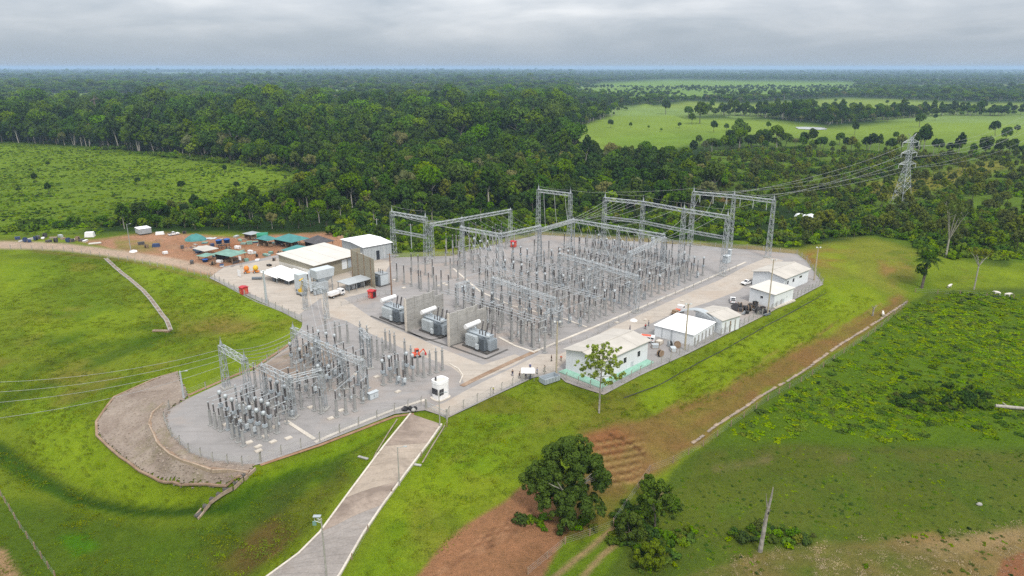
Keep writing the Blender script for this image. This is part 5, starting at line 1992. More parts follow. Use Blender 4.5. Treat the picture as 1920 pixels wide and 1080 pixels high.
# lower yard
row((396, 797), (415, 808), 3, 'lpost', .85)
row((437, 822), (457, 836), 3, 'lpost', .85)
row((418, 788), (441, 801), 3, 'lct')
row((450, 802), (476, 816), 3, 'lcb')
row((474, 818), (500, 826), 3, 'lct')
row((447, 774), (472, 787), 3, 'lcb')
row((466, 764), (496, 778), 3, 'lsa')
row((484, 796), (508, 808), 3, 'lct')
row((500, 784), (530, 798), 3, 'lds')
row((520, 768), (548, 783), 3, 'lcb')
row((540, 752), (566, 766), 3, 'lpost')
row((590, 770), (603, 775), 2, 'lpost')
row((632, 782), (666, 771), 3, 'lpost')
row((640, 745), (684, 752), 3, 'lds')
row((600, 735), (640, 728), 3, 'lct')
row((560, 728), (590, 738), 3, 'lcb')
row((520, 735), (548, 748), 3, 'lsa')
row((655, 715), (690, 728), 3, 'lsa')
row((610, 700), (645, 712), 3, 'lcb')
row((578, 690), (600, 705), 3, 'lct')
row((560, 668), (582, 680), 3, 'lpost')
row((640, 680), (676, 694), 3, 'lds')
row((600, 662), (630, 672), 3, 'lct')
row((480, 728), (500, 738), 2, 'lpost')
row((719, 722), (732, 716), 2, 'lct')
row((746, 719), (757, 722), 2, 'lcb')
row((764, 710), (775, 714), 2, 'lct')
row((722, 704), (742, 700), 2, 'lsa')
row((699, 670), (719, 678), 3, 'bar', .9)
row((724, 656), (741, 664), 3, 'bar', .9)
row((760, 676), (784, 704), 3, 'bar', .9)
row((795, 707), (830, 694), 4, 'bar', .9)
row((639, 646), (653, 643), 2, 'bar', .9)
row((677, 642), (690, 650), 2, 'bar', .9)
row((612, 632), (630, 640), 2, 'bar', .85)


row((428, 806), (448, 818), 3, 'lsa', .9)
row((458, 790), (486, 804), 3, 'lpost', 1.1)
row((505, 806), (520, 812), 2, 'lpost', .9)
row((512, 760), (538, 772), 3, 'lct')
row((536, 730), (572, 748), 3, 'lds')
row((574, 716), (608, 728), 3, 'lpost', 1.1)
row((590, 702), (612, 716), 2, 'lcb')
row((622, 716), (650, 726), 3, 'lpost')
row((548, 690), (566, 700), 2, 'lct')
row((618, 684), (640, 694), 2, 'lsa')
row((580, 650), (600, 658), 3, 'lpost')
row((736, 708), (760, 702), 3, 'lpost', .9)


# busbar tubes over the lower yard and bays
def tube(p0, p1, z, label, group, r=.07):
    a, b = at(*p0), at(*p1)
    o = MB().cyl((0, 0, 0), (b.x - a.x, b.y - a.y, 0), r, r, 5).build('busbar', 'galv_light', None, loc=(a.x, a.y, z))
    tag(o, label, 'busbar', group)


for p0, p1 in (((396, 797), (475, 764)), ((405, 802), (484, 770)), ((415, 808), (496, 778)), ((590, 770), (655, 716)), ((632, 782), (690, 728)), ((560, 668), (640, 640)), ((570, 674), (650, 648))):
    tube(p0, p1, 6.9, 'thin rigid busbar over the lower yard', 'busbars of the lower yard')
for v in (4, 8.3, 12.6, 19, 23.3, 27.6, 34, 38.3, 42.6, 53, 57):
    for u0, u1 in ((13, 47), (56, 91), (91, 107)):
        if random.random() < .8:
            a, b = yard(u0, v), yard(u1, v)
            o = MB().cyl((0, 0, 0), (b - a), .055, .055, 5).build('busbar', 'galv_light', None, loc=(a.x, a.y, 7.6 + random.uniform(-.3, .5)))
            tag(o, 'thin rigid busbar over the bays of the main switchyard', 'busbar', 'busbars of the main switchyard')

# long tubes across the bays, carried on the insulators
for u in (4, 16, 34, 52, 82, 100, 118):
    for k in range(3):
        a, b = yard(u + (k - 1) * 1.5, 2), yard(u + (k - 1) * 1.5, 58 if 30 < u < 118 else 44)
        o = MB().cyl((0, 0, 0), (b - a), .075, .075, 5).build('busbar', 'galv_light', None, loc=(a.x, a.y, 8.4 + .15 * k))
        tag(o, 'long rigid busbar running across the bays of the main switchyard', 'busbar', 'cross busbars of the main switchyard')
# low boxes and pit covers
cov = MB().box((0, 0, .12), (1.5, 1.1, .24)).box((0, 0, .27), (1.2, .85, .08)).mesh('pit_cover', 'concrete_pale')
for i, p in enumerate([(484, 838), (512, 829), (497, 818), (467, 830), (541, 822), (583, 764), (620, 785), (640, 770), (512, 802), (450, 786), (746, 735), (668, 702), (706, 707), (600, 660), (424, 796), (485, 846),
                       (690, 615), (770, 530), (740, 525), (757, 540), (822, 536), (832, 532), (838, 535), (915, 578), (926, 580), (1210, 600), (1156, 605), (1280, 565)]):
    o = bpy.data.objects.new('pit_cover', cov)
    COL.objects.link(o)
    o.location = at(*p)
    o.rotation_euler = (0, 0, UA + random.uniform(-.1, .1))
    tag(o, 'small pale concrete pit cover lying in the gravel', 'cover', 'pit covers in the gravel')

# marshalling kiosks
for p, lb in (((700, 747), 'low grey cabinet by the front kerb of the lower yard'), ((1245, 486), 'grey relay kiosk between the columns at the middle back'), ((1362, 492), 'large grey cabinet at the foot of the right gantry column'),
              ((1224, 455), 'pale kiosk at the very back of the switchyard'), ((870, 548), 'grey kiosk near the trench behind the fire walls'), ((1180, 540), 'small grey kiosk in the right bays'), ((1368, 478), 'white topped cabinet beside the right gantry')):
    c = at(*p)
    big = 'large' in lb
    t = thing('kiosk', lb, 'cabinet', c, UA)
    s = (3.0, 2.2, 3.0) if big else (2.6, .9, 1.7) if 'low' in lb else (1.6, 1.1, 2.3)
    MB().box((0, 0, s[2] / 2), s).build('body', 'steel_blue', t)
    MB().box((0, 0, s[2] + .08), (s[0] + .3, s[1] + .3, .14)).build('roof', 'steel_pale', t)
    for k in (-1, 1):
        d = MB().box((k * s[0] / 4, -s[1] / 2 - .02, s[2] / 2), (s[0] / 2 - .1, .05, s[2] - .3)).build('door', 'steel_pale', t)
        MB().box((k * .12, -s[1] / 2 - .06, s[2] / 2), (.06, .05, .25)).build('handle', 'black', d)


# ------------------------------------------------------------------ power transformers and fire walls
def frame_from(F, L, R):
    """origin F, local x towards R, local y towards L; sizes (X, Y)"""
    ax = math.atan2((R - F).y, (R - F).x)
    ay = math.atan2((L - F).y, (L - F).x)
    err = (ay - ax + math.pi) % (2 * math.pi) - math.pi - math.pi / 2
    return ax + err / 2, (R - F).length, (L - F).length


def power_transformer(F, rz, label):
    """F: front corner of the tank group; x runs with the kerb, y along the row to the upper left"""
    t = thing('power_transformer', label, 'transformer', F, rz)
    LY = 9.5
    MB().box((2.2, LY / 2, .25), (5.2, LY + 1.0, .5)).build('plinth', 'oil_dark', t)
    tank = MB().box((2.6, LY / 2 + .4, 2.6), (3.0, LY - 1.2, 4.0)).box((2.6, LY / 2 + .4, 4.66), (3.3, LY - .9, .14))
    for k in range(7):
        tank.box((1.05, 1.4 + k * 1.2, 2.6), (.16, .14, 3.8)).box((4.15, 1.4 + k * 1.2, 2.6), (.16, .14, 3.8))
    tank.build('tank', 'steel_blue', t)
    # radiator banks: upright fins
    for (x, y0, n, ln) in ((.25, 4.2, 16, 1.2), (.25, .7, 8, 1.2), (4.95, 5.2, 10, 1.2)):
        m = MB()
        for k in range(n):
            m.box((x, y0 + k * .28, 2.55), (ln, .12, 3.5))
        m.cyl((x, y0 - .1, 4.15), (x, y0 + n * .28, 4.15), .12, .12, 6).cyl((x, y0 - .1, .95), (x, y0 + n * .28, .95), .12, .12, 6)
        m.build('radiator', 'steel_pale' if (x < 1 and y0 > 3) else 'radiator', t)
    m = MB()
    for k in range(10):
        m.box((1.0 + k * .30, -.15, 2.4), (.12, 1.2, 3.2))
    m.build('radiator', 'steel_blue', t)
    c = MB().cyl((-.2, LY - .9, 6.3), (5.6, LY - .9, 6.5), .74, .74, 14).build('conservator', 'white_paint', t, False)
    MB().bar((1.6, LY - 1.3, 4.7), (1.2, LY - .9, 5.7), .2).bar((3.8, LY - 1.3, 4.7), (4.2, LY - .9, 5.8), .2).bar((1.2, LY - .9, 5.6), (3.8, LY - 1.3, 4.8), .12).build('conservator_frame', 'steel_blue', t)
    MB().path([(2.4, LY - 3, 4.7), (2.4, LY - 3, 5.6), (2.6, LY - 1.8, 5.9)], .12, 6).build('pipe', 'steel_blue', t)
    for y in (1.6, 3.6, 5.6):
        b = MB().lathe(shed_profile(.30, 0, 3.0, 8), 9).build('bushing', 'porcelain', t, True, (3.7, y, 4.8))
        b.rotation_euler = (0, math.radians(14), 0)
        MB().cyl((0, 0, -.4), (0, 0, .05), .42, .38, 8).build('turret', 'steel_blue', b)
        MB().cyl((0, 0, 3.0), (0, 0, 3.4), .09, .09, 5).build('terminal', 'galv_light', b)
    for y in (2.0, 3.2, 4.4):
        MB().lathe(shed_profile(.22, 4.7, 6.0, 4), 8, (1.7, y, 0)).build('low_bushing', 'porcelain', t, True)
    MB().box((1.6, .9, 5.0), (.9, .8, .6)).build('relay_box', 'steel_pale', t)
    cb = MB().box((-.7, 3.2, 1.7), (.5, 1.1, 1.5)).build('control_cabinet', 'steel_pale', t)
    MB().box((-.97, 3.5, 1.7), (.03, .06, .3)).build('handle', 'black', cb)
    for k, y in enumerate((1.2, 2.4)):
        MB().lathe(shed_profile(.16, 5.2, 7.0, 5), 7, (4.9, y, 0)).cyl((4.9, y, .4), (4.9, y, 5.2), .13, .13, 6).build('surge_arrester', 'porcelain', t, True)
    return t


tr_dir = (at(695, 594) - at(905, 675))
trz = math.atan2(tr_dir.y, tr_dir.x) - math.pi / 2
for p, lb in (((912, 664), 'grey blue power transformer nearest the entrance road, with dark radiators and a white oil cylinder'),
              ((826, 634), 'middle grey blue power transformer between the two concrete fire walls'),
              ((748, 609), 'grey blue power transformer farthest left, beside the brown wooden pole')):
    power_transformer(at(*p), trz, lb)
for base, lb in (((841.5, 650), 'grey concrete fire wall left of the nearest power transformer'), ((761.5, 622), 'grey concrete fire wall left of the middle power transformer')):
    F = at(*base)
    H = height_at(F, base[1] - 60)
    t = thing('fire_wall', lb, 'wall', F, trz)
    # precast panels between posts
    Lw = 16.0
    pn = []
    nx, nz = 4, 6
    for i in range(nx):
        for k in range(nz):
            h0 = H / nz
            if i == nx - 1 and k == nz - 1:
                continue
            MB().box((.5 + (i + .5) * (Lw - .5) / nx, .25, (k + .5) * h0), ((Lw - .5) / nx - .06, .34 + .04 * ((i + k) % 2), h0 - .05)).build('panel', 'concrete_grey', t)
    for i in range(nx + 1):
        MB().box((.25 + i * (Lw - .5) / nx, .25, (H + .2) / 2 - (h0 / 2 if i == nx else 0)), (.5, .62, H + .2 - (h0 if i == nx else 0))).build('post', 'concrete_pale' if i == 0 else 'concrete_grey', t)

# ------------------------------------------------------------------ buildings
def px_building(name, label, F, L, R, cat='building', gl=False):
    Fw, Lw, Rw = (gp(*F) if gl else at(*F)), (gp(*L) if gl else at(*L)), (gp(*R) if gl else at(*R))
    rz, X, Y = frame_from(Fw, Lw, Rw)
    return thing(name, label, cat, Fw, rz), X, Y, Fw


def add_window(t, x, y, z, w, h, face, frame='white_paint', pane='glass_dark', panes=2, proud=.06):
    """face 'y' = wall along x at y; 'x' = wall along y at x; window centred at (x, y, z)"""
    fr = MB()
    b = .09
    if face == 'y':
        fr.box((x, y - proud / 2, z + h / 2), (w + 2 * b, proud, b)).box((x, y - proud / 2, z - h / 2), (w + 2 * b, proud, b))
        for s in (-1, 1):
            fr.box((x + s * w / 2, y - proud / 2 - .004, z), (b, proud, h))
        f = fr.build('window', frame, t)
        for k in range(panes):
            MB().box((x - w / 2 + (k + .5) * w / panes, y - .015, z), (w / panes - .05, .03, h - .06)).build('pane', pane, f)
    else:
        fr.box((x - proud / 2, y, z + h / 2), (proud, w + 2 * b, b)).box((x - proud / 2, y, z - h / 2), (proud, w + 2 * b, b))
        for s in (-1, 1):
            fr.box((x - proud / 2 - .004, y + s * w / 2, z), (proud, b, h))
        f = fr.build('window', frame, t)
        for k in range(panes):
            MB().box((x - .015, y - w / 2 + (k + .5) * w / panes, z), (.03, w / panes - .05, h - .06)).build('pane', pane, f)
    return f


def add_door(t, x, y, w, h, face, mat='steel_pale'):
    if face == 'y':
        d = MB().box((x, y - .03, h / 2), (w, .06, h)).build('door', mat, t)
        MB().box((x + w * .36, y - .09, h * .47), (.06, .06, .22)).build('handle', 'black', d)
    else:
        d = MB().box((x - .03, y, h / 2), (.06, w, h)).build('door', mat, t)
        MB().box((x - .09, y + w * .36, h * .47), (.06, .06, .22)).build('handle', 'black', d)
    return d


def gable_x(t, X, Y, he, rise, over, wall, roof, sheets=0, thick=.16, x0=0, y0=0, z0=0):
    """ridge along x: walls with gable ends, two roof slopes, ridge cap"""
    m = MB()
    pr = [(0, z0), (Y, z0), (Y, he), (Y / 2, he + rise), (0, he)]
    n = 5
    vs = [(x0, y0 + p[0], p[1]) for p in pr] + [(x0 + X, y0 + p[0], p[1]) for p in pr]
    m.add(vs, [(0, 1, 2, 3, 4)[::-1], (5, 6, 7, 8, 9)] + [(i, (i + 1) % n, n + (i + 1) % n, n + i) for i in (0, 1, 4)])
    m.build('wall', wall, t)
    rf = None
    for s in (0, 1):
        sl = rise / (Y / 2)
        ya, yb = (-over, Y / 2) if s == 0 else (Y + over, Y / 2)
        za, zb = he - sl * over, he + rise
        k = sheets or 1
        for i in range(k):
            xa, xb = x0 - over + (X + 2 * over) * i / k, x0 - over + (X + 2 * over) * (i + 1) / k
            g = .02 if k > 1 else 0
            dz = .03 * (i % 2)
            m = MB()
            vs = [(xa, y0 + ya, za + .03 + dz), (xb - g, y0 + ya, za + .03 + dz), (xb - g, y0 + yb, zb + .03 + dz), (xa, y0 + yb, zb + .03 + dz)]
            vs += [(v[0], v[1], v[2] + thick) for v in vs]
            fs = [(3, 2, 1, 0), (4, 5, 6, 7), (0, 1, 5, 4), (1, 2, 6, 5), (2, 3, 7, 6), (3, 0, 4, 7)]
            m.add(vs, fs if s == 0 else [f[::-1] for f in fs])
            m.build('roof' if k == 1 else 'roof_sheet', roof, t)
    MB().box((x0 + X / 2, y0 + Y / 2, he + rise + thick + .06), (X + 2 * over, .5, .12)).build('ridge_cap', roof, t)


# control building with the green apron
t, X, Y, F = px_building('control_building', 'white control building with a beige gable roof and a mint green apron round its base', (1125, 722), (1061, 697), (1212, 679))
he = height_at(F, 678)
gable_x(t, X, Y, he, 1.1, .7, 'white_wall', 'beige_roof', 7)
ap = MB()
for (a, b, c, d) in (((0, 0), (X, 0), (X + 1.2, -1.6), (-1.6, -1.6)), ((0, Y), (0, 0), (-1.6, -1.6), (-1.6, Y + 1.2))):
    vs = [(a[0], a[1], .95), (b[0], b[1], .95), (c[0], c[1], .25), (d[0], d[1], .25)]
    ap.add(vs + [(v[0], v[1], 0) for v in vs], [(3, 2, 1, 0), (4, 5, 6, 7), (0, 1, 5, 4), (1, 2, 6, 5), (2, 3, 7, 6), (3, 0, 4, 7)])
ap.build('green_apron', 'green_apron', t)
for x in (X * .18, X * .5, X * .80):
    add_window(t, x, 0, he * .58, 1.4, 1.7, 'y')
add_window(t, 0, Y * .3, he * .6, 1.3, 1.2, 'x', pane='glass_dark')
add_door(t, X * .66, 0, 1.2, 2.4, 'y')

# store tent
t, X, Y, F = px_building('store_tent', 'large white store tent with a blank white roof in the row by the entrance road', (1299, 649), (1222, 633), (1350, 627))
he = height_at(F, 628)
m = MB()
m.box((X / 2, Y / 2, he / 2), (X, Y, he))
m.build('wall', 'white_wall', t)
rs = 1.5
m = MB()
o_ = .35
c_ = [(-o_, -o_, he + .02), (X + o_, -o_, he + .02), (X + o_, Y + o_, he + .02), (-o_, Y + o_, he + .02)]
r1, r2 = (X * .30, Y / 2, he + rs), (X * .70, Y / 2, he + rs)
m.add(c_ + [r1, r2], [(0, 1, 5, 4), (2, 3, 4, 5), (1, 2, 5), (3, 0, 4), (3, 2, 1, 0)])
m.build('roof', 'white_tent', t)
MB().box((-.06, Y * .55, he * .48), (.12, .3, he * .94)).build('seam_post', 'galv_light', t)
for k in range(6):
    MB().box((X * (.06 + .172 * k), -.09, he * .36), (.55, .18, he * .72)).build('buttress', 'concrete_grey', t)
for y in (.2, .8):
    MB().box((-.04, Y * y, he * .5), (.08, Y * .01 + .1, he * .9)).build('wall_batten', 'galv_light', t)
add_door(t, X * .02 + .9, 0, .9, 2.2, 'y', 'steel_blue')
tent_t, tX, tY = t, X, Y

# arched store and the shed behind the tent
t, X, Y, F = px_building('store_shed', 'beige roofed store shed joined to the far end of the white tent', (1352, 627), (1316, 606), (1372, 613))
he = height_at(F, 601)
gable_x(t, X, Y, he, .9, .5, 'white_wall', 'beige_roof', 4)
for k in range(3):
    MB().box((X * (.2 + .28 * k), -.06, he * .4), (.5, .12, he * .8)).build('buttress', 'wood' if k == 1 else 'concrete_grey', t)
t2 = thing('arched_canopy', 'pale grey arched canopy between the white tent and the beige shed', 'canopy', tent_t.location, tent_t.rotation_euler.z)
m = MB()
hh = height_at(at(1299, 649), 628)
na = 10
pf = [(tY * i / na, hh + .3 + 2.0 * math.sin(math.pi * i / na)) for i in range(na + 1)]
vs = [(tX + .4, y, z) for y, z in pf] + [(tX + 3.2, y, z) for y, z in pf] + [(tX + .4, y, z - .2) for y, z in pf] + [(tX + 3.2, y, z - .2) for y, z in pf]
n = na + 1
m.add(vs, [(i, n + i, n + i + 1, i + 1) for i in range(na)] + [(2 * n + i + 1, 3 * n + i + 1, 3 * n + i, 2 * n + i) for i in range(na)] +
      [(i, i + 1, 2 * n + i + 1, 2 * n + i) for i in range(na)] + [(n + i + 1, n + i, 3 * n + i, 3 * n + i + 1) for i in range(na)])
m.build('roof', 'galv_light', t2)
for y in (.15, tY - .15):
    for x in (tX + .6, tX + 3.0):
        MB().box((x, y, hh / 2), (.14, .14, hh)).build('post', 'galv_light', t2)

# upper building and its annex
t, X, Y, F = px_building('office_building', 'white building with a beige gable roof at the upper right end of the road', (1469, 548), (1413, 533), (1506, 527.5))
he = height_at(F, 522)
gable_x(t, X, Y, he, 1.3, .7, 'white_wall', 'beige_roof', 5)
for x, w, z in ((X * .13, 1.3, .62), (X * .36, 1.5, .62), (X * .66, 2.2, .66)):
    add_window(t, x, 0, he * z, w, 1.5 if w < 2 else .9, 'y')
MB().box((X * .05, -.1, he * .5), (.5, .12, he * .96)).build('corner_pier', 'galv_light', t)
t, X, Y, F = px_building('annex_building', 'low white annex with a flat beige roof under the upper white building', (1450, 578), (1414, 563), (1466, 560))
he = height_at(F, 553)
MB().box((X / 2, Y / 2, he / 2), (X, Y, he)).build('wall', 'white_wall', t)
m = MB()
vs = [(-.4, -.4, he), (X + .4, -.4, he), (X + .4, Y + .4, he + .5), (-.4, Y + .4, he + .5)]
m.add(vs + [(v[0], v[1], v[2] + .16) for v in vs], [(3, 2, 1, 0), (4, 5, 6, 7), (0, 1, 5, 4), (1, 2, 6, 5), (2, 3, 7, 6), (3, 0, 4, 7)])
m.build('roof', 'pale_roof', t)
MB().box((X / 2, -.5, .25), (X + 1, 1.0, .5)).build('plinth', 'concrete_pale', t)
add_door(t, X * .5, 0, 1.0, 2.2, 'y', 'steel_pale')
add_window(t, 0, Y * .5, he * .6, 1.2, .9, 'x')

# gate house
t, X, Y, F = px_building('gate_house', 'small white gate house with rounded corners and a black window beside the gate', (824, 753), (806.5, 747), (846, 744.5))
he = height_at(F, 722)
c = .8
oct_ = [(c, 0), (X - c, 0), (X - c * .3, c * .3), (X, c), (X, Y - c), (X - c, Y), (c, Y), (0, Y - c), (0, c), (c * .3, c * .3)]
oct_ = [(c, 0), (X - c, 0), (X - c * .3, c * .3), (X, c), (X, Y - c), (X - c * .3, Y - c * .3), (X - c, Y), (c, Y), (c * .3, Y - c * .3), (0, Y - c), (0, c), (c * .3, c * .3)]
MB().prism(oct_, 0, he).build('wall', 'white_paint', t)
g_ = 1.04
MB().prism([((x - X / 2) * .93 + X / 2, (y - Y / 2) * .93 + Y / 2) for x, y in oct_], he - .02, he + .10).build('roof', 'pale_roof', t)
pm = MB()
n = len(oct_)
out_ = [((x - X / 2) * 1.03 + X / 2, (y - Y / 2) * 1.03 + Y / 2) for x, y in oct_]
in_ = [((x - X / 2) * .94 + X / 2, (y - Y / 2) * .94 + Y / 2) for x, y in oct_]
vs = [(x, y, z) for ring in (out_, in_) for z in (he - .25, he + .55) for x, y in ring]
pm.add(vs, [(i, (i + 1) % n, n + (i + 1) % n, n + i) for i in range(n)] + [(2 * n + (i + 1) % n, 2 * n + i, 3 * n + i, 3 * n + (i + 1) % n) for i in range(n)] +
       [(n + i, n + (i + 1) % n, 3 * n + (i + 1) % n, 3 * n + i) for i in range(n)])
pm.build('parapet', 'white_roof', t)
add_window(t, 0, Y * .5, he * .50, Y * .62, 1.5, 'x', frame='black', panes=3)
add_window(t, X * .22, 0, he * .50, 1.3, 1.5, 'y', frame='black', panes=2)
MB().lathe([(.2, he + .1), (.2, he + .8), (.32, he + .85), (.1, he + 1.1)], 8, (X * .3, Y * .75, 0)).build('roof_vent', 'black', t)
MB().prism([((x - X / 2) * 1.25 + X / 2, (y - Y / 2) * 1.25 + Y / 2) for x, y in oct_], .01, .14).build('plinth', 'concrete_pale', t)

# white roofed hall at the back left
t, X, Y, F = px_building('works_hall', 'grey hall with a bright white roof at the back left of the yard', (683, 492), (642, 476), (735, 482))
he = height_at(F, 464)
gable_x(t, X, Y, he, .5, .6, 'galv_light', 'white_roof')
add_door(t, X * .5, 0, 1.6, he * .62, 'y', 'glass_dark')
MB().box((X * .72, -.05, he * .5), (.15, .1, he * .9)).build('downpipe', 'white_paint', t)
for k in range(9):
    MB().box((X * (.05 + .11 * k), -.03, he * .5), (.06, .05, he * .97)).build('wall_rib', 'galv', t)

# long beige hall
t, X, Y, F = px_building('beige_hall', 'long hall with a pale single slope roof beside the bright white roofed hall', (590, 527), (528, 508), (672, 503))
he = height_at(F, 497)
m = MB()
m.add([(0, 0, 0), (X, 0, 0), (X, Y, 0), (0, Y, 0), (0, 0, he), (X, 0, he), (X, Y, he + .8), (0, Y, he + .8)], [(3, 2, 1, 0), (4, 5, 6, 7), (0, 1, 5, 4), (1, 2, 6, 5), (2, 3, 7, 6), (3, 0, 4, 7)])
m.build('wall', 'beige_panel', t)
for i in range(6):
    m = MB()
    xa, xb = -.8 + (X + 1.6) * i / 6, -.8 + (X + 1.6) * (i + 1) / 6 - .04
    dz = .05 * (i % 2)
    vs = [(xa, -1.4, he - .1 + dz), (xb, -1.4, he - .1 + dz), (xb, Y + .6, he + .95 + dz), (xa, Y + .6, he + .95 + dz)]
    m.add(vs + [(v[0], v[1], v[2] + .12) for v in vs], [(3, 2, 1, 0), (4, 5, 6, 7), (0, 1, 5, 4), (1, 2, 6, 5), (2, 3, 7, 6), (3, 0, 4, 7)])
    m.build('roof_sheet', 'pale_roof', t)
for k, mm in enumerate(('white_wall', 'steel_blue', 'white_wall')):
    MB().box((X * (.66 + .13 * k), -.06, he * .55), (X * .11, .12, he * .6)).build('wall_panel', mm, t)
for k in range(2):
    add_window(t, X * (.90 + .05 * k), -.12, he * .6, .8, .8, 'y', panes=1)
MB().box((-.06, Y / 2, he * .35), (.12, Y, he * .6)).build('end_panel', 'pale_roof', t)

# tall beige screen wall of sheet panels
a, b = at(662, 520), at(704, 541)
d = b - a
t = thing('sheet_screen', 'tall beige screen of upright sheet panels beside the dark radiator unit', 'screen', a, math.atan2(d.y, d.x))
hs = height_at(b, 486)
npan = 7
for i in range(npan):
    w = d.length / npan
    MB().box((w * (i + .5), .05 * (i % 2), hs / 2), (w - .06, .16, hs)).build('panel', 'beige_panel', t)
for i in range(0, npan + 1, 2):
    MB().box((d.length * i / npan, -.12, hs / 2), (.25, .3, hs + .2)).build('post', 'wood', t)
MB().box((-.2, 2.0, hs / 2), (.16, 3.8, hs)).build('side_panel', 'beige_panel', t)

# auxiliary transformer with dark radiators behind the screen
c = at(716, 537)
t = thing('auxiliary_transformer', 'grey box shaped unit with dark radiators right of the beige screen', 'transformer', c, trz)
MB().box((1.5, 2.2, 2.4), (3.6, 4.2, 4.2)).build('tank', 'steel_pale', t)
for k in range(9):
    MB().box((-.8, .4 + k * .42, 2.2), (.9, .16, 3.6)).build('radiator_fin', 'radiator', t)
MB().box((1.5, 2.2, .16), (5.4, 5.6, .32)).build('plinth', 'oil_dark', t)
MB().box((1.5, 2.2, 4.62), (3.9, 4.5, .18)).build('cover', 'galv', t)
for k in range(3):
    MB().lathe(shed_profile(.2, 4.7, 6.2, 4), 7, (1.5, 1 + k * 1.2, 0)).build('bushing', 'porcelain', t, True)

# concrete plant: hoppers and bins
t = thing('batching_plant', 'light grey concrete plant with bins on legs in front of the long beige hall', 'plant', at(575, 556), trz)
b0 = at(575, 556)


def rel(px, py, z=0):
    p = at(px, py) - b0
    q = Matrix.Rotation(-trz, 3, 'Z') @ p
    return Vector((q.x, q.y, z))


for nm, (px, py), s, z0, mat in (('bin', (566, 548), (3.4, 3.4, 5.8), 1.5, 'steel_pale'), ('bin', (562, 512), (5.5, 4.0, 4.0), 2.6, 'steel_pale'), ('hopper', (607, 545), (7.0, 4.2, 3.2), 5.6, 'steel_pale'),
                                 ('cabin', (602, 548), (4.5, 3.6, 4.2), 0, 'galv_light'), ('feed_bin', (602, 520), (3.6, 3.0, 2.0), 4.6, 'blue')):
    c = rel(px, py)
    mm = MB().box((c.x, c.y, z0 + s[2] / 2), s, 0, 1.12 if nm == 'hopper' else 1.0)
    if nm == 'hopper':
        mm.box((c.x, c.y, z0 - .9), (s[0] * .5, s[1] * .5, 1.8), 0, 1.9)
    o = mm.build(nm, mat, t)
    if nm != 'cabin':
        for sx in (-1, 1):
            for sy in (-1, 1):
                MB().box((c.x + sx * s[0] * .4, c.y + sy * s[1] * .4, z0 / 2), (.25, .25, z0)).build('leg', 'galv', t)
c = rel(585, 552)
MB().bar((c.x, c.y, 1), (c.x + 3, c.y + 6, 7), .8).build('conveyor', 'galv', t)
c = rel(596, 552)
MB().box((c.x, c.y - .3, 2.6), (3.6, 1.6, .2)).build('canopy', 'galv_light', t)
for k in range(3):
    MB().box((c.x - 1.4 + 1.3 * k, c.y - .4, 1.1), (.9, .5, 1.6)).build('control_cabinet', 'steel_blue', t)

# flat open shed
t, X, Y, F = px_building('open_shed', 'low open shed with a flat grey roof on posts near the beige screen', (655, 549), (640, 541), (690, 535), 'shed')
MB().box((X / 2, Y / 2, 3.1), (X + .6, Y + .6, .2)).build('roof', 'galv_light', t)
for x in (.1, X / 3, X * 2 / 3, X - .1):
    for y in (.1, Y - .1):
        MB().box((x, y, 1.5), (.2, .2, 3.0)).build('post', 'galv', t)
for k in range(4):
    MB().box((X * (.2 + .2 * k), Y * .5, .8), (1.4, 1.2, 1.6)).build('cabinet', ['steel_blue', 'white_wall', 'radiator', 'steel_pale'][k], t)

# white sheeted lean-tos
for lb, F_, L_, R_, top in (('white sheeted lean-to over dark frames left of the concrete plant', (520, 532), (500, 523), (550, 520), 3.2), ('white sheeted lean-to sloping to the front beside the yellow crane', (542, 536), (524, 529), (570, 523), 2.9)):
    t, X, Y, F = px_building('lean_to', lb, F_, L_, R_, 'shelter')
    m = MB()
    vs = [(-.3, -.5, top - 1.0), (X + .3, -.5, top - .4), (X + .3, Y + .5, top + .5), (-.3, Y + .5, top)]
    m.add(vs + [(v[0], v[1], v[2] + .1) for v in vs], [(3, 2, 1, 0), (4, 5, 6, 7), (0, 1, 5, 4), (1, 2, 6, 5), (2, 3, 7, 6), (3, 0, 4, 7)])
    m.build('sheet_roof', 'white_tent', t)
    for x in (.2, X / 2, X - .2):
        for y in (.2, Y - .2):
            MB().box((x, y, (top - 1) / 2), (.18, .18, top - 1.0)).build('post', 'galv', t)
    for k in range(3):
        MB().box((X * (.2 + .28 * k), Y * .4, .7), (1.5, 1.4, 1.4)).build('storage_bin', ['radiator', 'steel_blue', 'black'][k], t)


def hip_roof(m, X, Y, z, rise, over, thick=.14):
    c_ = [(-over, -over, z), (X + over, -over, z), (X + over, Y + over, z), (-over, Y + over, z)]
    k = min(X, Y) / 2
    if X >= Y:
        r1, r2 = (k, Y / 2, z + rise), (X - k, Y / 2, z + rise)
        fs = [(0, 1, 5, 4), (2, 3, 4, 5), (1, 2, 5), (3, 0, 4), (3, 2, 1, 0)]
    else:
        r1, r2 = (X / 2, k, z + rise), (X / 2, Y - k, z + rise)
        fs = [(0, 1, 4), (1, 2, 5, 4), (2, 3, 5), (3, 0, 4, 5), (3, 2, 1, 0)]
    return m.add(c_ + [r1, r2], fs)


